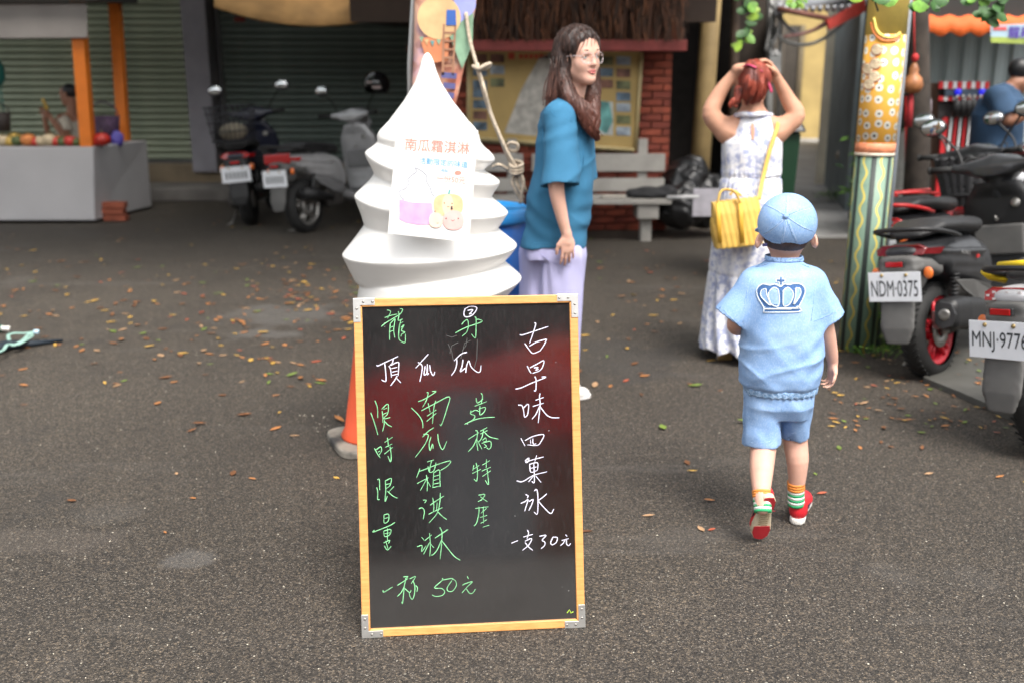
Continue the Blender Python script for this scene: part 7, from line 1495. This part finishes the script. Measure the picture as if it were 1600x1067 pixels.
bark = mat('bark', (.045, .035, .028), .9, var=.35, scale=10, bump=.8, bscale=25); tb = np.array(tk.location)
b = MB(); b.tube([tb, W(1436, 200, 7.6), W(1434, 60, 7.6), W(1430, -60, 7.6), tb + [-.2, .1, 4.2]], [.10, .085, .08, .085, .08], 14)
b.tube([tb + [-.1, 0, 2.6], tb + [-1.2, -.3, 3.8], tb + [-3.2, .2, 4.6], tb + [-6, .6, 5.0]], [.07, .06, .05, .03], 8); b.tube([tb + [-.15, 0, 3.2], tb + [.8, -.6, 4.2], tb + [2.2, -.8, 4.8]], [.06, .05, .03], 8); b.build('trunk', bark, tk)
lf = MB(); NL = 21000
cl = rng.uniform([-8.0, 5.6, 4.4], [2.3, 10.6, 6.0], (150, 3)); ci = rng.integers(0, 150, NL); pp = cl[ci] + rng.normal(0, [.55, .5, .3], (NL, 3)); pp[:, 2] = np.maximum(pp[:, 2], 3.9)
d1 = rng.normal(0, 1, (NL, 3)); d1 /= np.linalg.norm(d1, axis=1)[:, None]; d2 = np.cross(d1, rng.normal(0, 1, (NL, 3))); d2 /= np.linalg.norm(d2, axis=1)[:, None]; sz = rng.uniform(.08, .17, NL)[:, None]
V = np.stack([pp - d1 * sz, pp + d2 * sz * .55, pp + d1 * sz, pp - d2 * sz * .55], 1).reshape(-1, 3); Fq = np.arange(NL * 4).reshape(-1, 4)
o = put('crown', V, Fq, [GRN[1], GRN[0]], tk, True, False, mi=rng.integers(0, 2, NL)); tag(o, kind='stuff')  # out-of-view leaf mass added overhead, spread to shade the background
# hanging leafy twigs in view
def twig(lab, pts, Y, n, L_f, cols=(0, 2)):
    t = thing('leafy_twig', lab, 'twig', tuple(W(*pts[0], Y)), group='leafy twigs hanging into the top of the view'); sp_ = spline([W(u, v, Y) for u, v in pts], 5); b = MB(); b.tube(sp_, .004, 6); b.build('stem', bark, t)
    for i in range(n):
        p = sp_[int(rng.integers(len(sp_)))] + rng.normal(0, .012, 3); a = rng.uniform(-.5, PI + .5); d_ = np.array([math.cos(a), rng.uniform(-.4, .4), -abs(math.sin(a)) * rng.uniform(.3, 1) + .1]); d_ /= np.linalg.norm(d_); s_ = np.cross(d_, [0, -1, .3]); s_ /= np.linalg.norm(s_); L_ = L_f * rng.uniform(.7, 1.2); n3 = np.cross(d_, s_)
        V = [p]; prf = [(.25, .22), (.55, .30), (.82, .22)]
        for tt, ww in prf: V += [p + d_ * L_ * tt - s_ * L_ * ww + n3 * L_ * .06, p + d_ * L_ * tt, p + d_ * L_ * tt + s_ * L_ * ww + n3 * L_ * .06]
        V.append(p + d_ * L_); F = [(0, 1, 2), (0, 2, 3), (1, 4, 5, 2), (2, 5, 6, 3), (4, 7, 8, 5), (5, 8, 9, 6), (7, 10, 8), (8, 10, 9)]; b = MB(); b.add(V, F, True); b.build('leaf', GRN[int(rng.choice(cols))], t)
twig('bright leafy twig hanging in front of the painted pole', [(1345, -40), (1362, -10), (1372, 18)], 4.6, 9, .085, (0, 2, 1)); twig('leafy twig hanging right of the painted pole', [(1480, -40), (1455, 0), (1448, 18)], 4.8, 9, .085, (0, 1)); twig('dark leafy twig at the top right above the awning', [(1600, -40), (1540, -10), (1530, 0)], 5.0, 14, .07, (1, 0))
twig('dark leafy twig drooping at the right corner', [(1620, -50), (1560, 5), (1548, 22)], 5.2, 26, .07, (1, 1)); twig('green vine sprig beside the utility pole', [(1160, -30), (1170, 30), (1160, 68)], 7.0, 26, .085, (0, 1, 2)); twig('green vine sprig above the tin roof', [(1260, -40), (1250, -5), (1240, 8)], 6.8, 18, .06)
# fence behind
fc = thing('picket_fence', 'white picket fence behind the trunk, right of the painted pole', 'fence', tuple(W(1430, 300, 9.6) * [1, 1, 0])); me = None; fcm = mat('fence_white', (.55, .56, .52), .7, var=.2)
for i in range(14):
    x = W(1396 + i * 10.5, 300, 9.6)[0]
    if me is None: q = MB(); q.prism([(-.028, 0, .2), (.028, 0, .2), (.028, 0, .98), (0, 0, 1.06), (-.028, 0, .98)], (0, .02, 0)); o = q.build('picket', fcm, fc, world=False); me = o.data
    else: o = link('picket', me, fc)
    o.location = (x - fc.location[0], 0, 0)
for z in (.35, .8): q = MB(); q.box((W(1465, 300, 9.6)[0], 9.635, z), (1.3, .02, .06)); q.build('fence_rail', fcm, fc)
weeds('hedge_plants', 'yellow-green plants growing behind the picket fence', W(1440, 260, 10.0), .5, 700, 1.0, .12)
b = MB(); b.box((W(1420, 200, 10.9)[0], 10.9, 1.6), (1.1, .1, 3.2)); tag(b.build('shed_wall', mat('shed_wall', (.05, .055, .045), .9, var=.3)), 'dark wall behind the trunk and the picket fence', 'wall')
b = MB(); b.box((8.4, 12.5, 2.2), (6.5, .2, 4.4)); tag(b.build('rear_wall', mat('rear_wall', (.08, .085, .08), .9, var=.2)), 'grey wall closing the market behind the corrugated metal', 'wall')
b = MB(); b.box((0, 18, 3.2), (26, .3, 6.4)); tag(b.build('far_wall', mat('far_wall', (.04, .038, .035), .9, var=.2)), 'dark wall behind the shops', 'wall') if 0 else None
# customer at the booth
YM = 7.7
def M_(u, v, dy=0): return W(u, v, YM + dy)
mn = thing('person', 'man in a dark blue shirt bending over the counter at the right edge', 'man', tuple(M_(1565, 300) * [1, 1, 0]))
S = SDF(.009); Fm = Fr(M_(1595, 118), R(-70), R(-25), 0, 1.0); head(S, Fm, neck=M_(1578, 145)); S.chain([M_(1556, 150, -.1), M_(1570, 145, 0), M_(1575, 150, .14)], [.06, .07, .06], .03); S.rc(M_(1560, 165), M_(1558, 260), .14, .15, .03)
S.chain([M_(1566, 152, -.16), M_(1575, 188, -.2), M_(1598, 182, -.25), M_(1608, 180, -.25)], [.055, .045, .036, .028], .02); hand(S, M_(1608, 180, -.25), (1, 0, 0), (0, 0, -1), 1, 1.0, .4)
S.rc(M_(1550, 260, -.05), M_(1550, 440, -.05), .10, .06, .02); S.rc(M_(1575, 260, .1), M_(1575, 440, .1), .10, .06, .02); S.build('body', SKIN3, mn, sm=1); face(Fm, mn, lip=(.25, .08, .07))
S = SDF(.009); S.slabs([M_(1556, 248), M_(1556, 215), M_(1558, 180), M_(1564, 155), M_(1574, 143)], [.185, .18, .18, .15, .08], [.17, .17, .17, .16, .08], .01, pw=2.3); S.chain([M_(1556, 152, -.1), M_(1570, 148, 0), M_(1574, 152, .14)], [.085, .088, .08], .03); capc(S, M_(1562, 155, -.14), M_(1574, 182, -.2), .09, .092, .02); S.mod(fold(.006, 24, 20, 18)); S.build('shirt', mat('shirt_navy', (.022, .055, .11), .85, var=.25, scale=5), mn)
S = SDF(.009); S.rc(M_(1550, 240, -.05), M_(1550, 425, -.05), .12, .09, .02); S.rc(M_(1575, 240, .1), M_(1575, 425, .1), .12, .09, .02); S.build('trousers', mat('trousers_dark', (.018, .018, .022), .85), mn)
S = SDF(.007); S.ell(Fm(0, -.022, .036), (.080, .099, .086), .01, False, Fm.M); S.ell(Fm(0, .12, -.05), (.085, .11, .10), .01, True, Fm.M); S.build('hair', mat('hair_black', None), mn)
# ================================================================== STROLLER STRAP AT THE LEFT EDGE
sw = thing('tied_straps', 'dark folded umbrella with pale mint straps lying on the asphalt', 'folded umbrella', tuple(G(20, 545)))
b = MB(); b.tube([G(-60, 575) + [0, 0, .03], G(10, 548) + [0, 0, .03], G(50, 542) + [0, 0, .02], G(98, 535) + [0, 0, .012]], [.035, .03, .018, .008], 10); b.build('dark_rod', mat('rod_dark', (.012, .02, .03), .6), sw)
mint = mat('mint_strap', (.28, .46, .40), .7, var=.15, scale=20)
for pts in ([(-20, 570), (5, 562), (14, 552), (30, 552), (45, 543), (52, 538), (48, 535), (36, 546), (22, 554)], [(16, 546), (15, 537), (24, 534), (40, 534), (55, 532)]):
    b = MB(); b.tube(spline([G(u, v) + [0, 0, .05] for u, v in pts], 5), .010, 8, flat=.5); b.build('strap', mint, sw)
b = MB(); b.tube([G(55, 532) + [0, 0, .05], G(62, 532) + [0, 0, .05]], .014, 8); b.build('clasp', mat('clasp_blue', (.45, .62, .72), .4), sw)
b = MB(); b.tube([G(-40, 520) + [0, 0, .03], G(4, 521) + [0, 0, .03]], .022, 10); b.build('green_tube', mat('tube_green', (.01, .10, .06), .5), sw); b = MB(); b.tube([G(4, 521) + [0, 0, .03], G(10, 521) + [0, 0, .03], G(16, 521) + [0, 0, .03]], [.018, .013, .016], 10); b.build('white_tip', mat('tip_white', (.7, .68, .64), .5), sw)
# ================================================================== BEHIND THE PHOTOGRAPHER (parasols, and shapes added for the board's reflections)
def refl(u, v, dist):
    p = BP.hit(u, v); d_ = p - np.array([0, 0, CAM_H]); d_ /= np.linalg.norm(d_); n_ = BP.n; r_ = d_ - 2 * (d_ @ n_) * n_; return p + r_ * dist
prs = mat('parasol_red', (.62, .02, .02), .7, var=.06); pro = mat('parasol_orange', (.85, .10, .02), .7, var=.06)
for mm_t in (prs, pro):
    _n = mm_t.node_tree; _b = _n.nodes['Principled BSDF']; _t = _n.nodes.new('ShaderNodeBsdfTranslucent'); _x = _n.nodes.new('ShaderNodeMixShader'); _x.inputs[0].default_value = .7; _t.inputs[0].default_value = (.9, .03, .03, 1) if mm_t is prs else (1, .16, .03, 1)
    _n.links.new(_b.outputs[0], _x.inputs[1]); _n.links.new(_t.outputs[0], _x.inputs[2]); _n.links.new(_x.outputs[0], _n.nodes['Material Output'].inputs[0])
def parasol(lab, u, v, dist, rad, mm):
    c_ = refl(u, v, dist); t = thing('market_parasol', lab, 'parasol', (c_[0], c_[1], 0), group='red market parasols behind the photographer'); z = c_[2]
    b = MB(); b.lathe([(rad, z - rad * .42), (rad * .98, z - rad * .2), (rad * .7, z + .02), (rad * .35, z + rad * .16), (.02, z + rad * .25)], (c_[0], c_[1], 0), 8); o = b.build('canopy', mm, t)
    b = MB(); b.tube([(c_[0], c_[1], 0), (c_[0], c_[1], z + rad * .3)], .025, 8); b.build('pole', STEEL, t)
print('refl', refl(800, 600, 6), refl(650, 650, 6), refl(870, 560, 6))
parasol('large red market parasol behind the photographer', 800, 600, 11, 1.7, prs); parasol('orange-red market parasol behind and to one side of the photographer', 872, 545, 12.5, .75, pro); parasol('small red market parasol farther behind the photographer', 640, 600, 12.5, 1.1, prs)
b = MB(); b.box((0, -16, 3.4), (44, .4, 6.8)); tag(b.build('added_opposite_wall', mat('opp_wall', (.09, .09, .085), .9, var=.75, scale=.6)), 'added mottled grey wall behind the photographer, raised to darken the chalkboard reflection', 'wall')  # unseen wall; height and mottling chosen for what the board mirrors
b = MB(); c_ = refl(760, 800, 9.5); b.box((c_[0], c_[1], 1.0), (1.1, .5, 2.0)); tag(b.build('reflected_pale_box', mat('pale_box', (.45, .45, .47), .5, var=.1)), 'added pale box behind the photographer, standing in for grey shapes reflected in the chalkboard', 'cabinet')  # unseen box added to give the board a grey reflection

c_ = refl(865, 830, 10.5); b = MB(); b.box((c_[0], c_[1], .8), (.9, .4, 1.6)); tag(b.build('brown_crate', mat('brown_crate', (.40, .13, .05), .7, var=.2)), 'added reddish brown box behind the photographer, there for its tint in the chalkboard reflection', 'crate')  # unseen box added to give the board a brown reflection
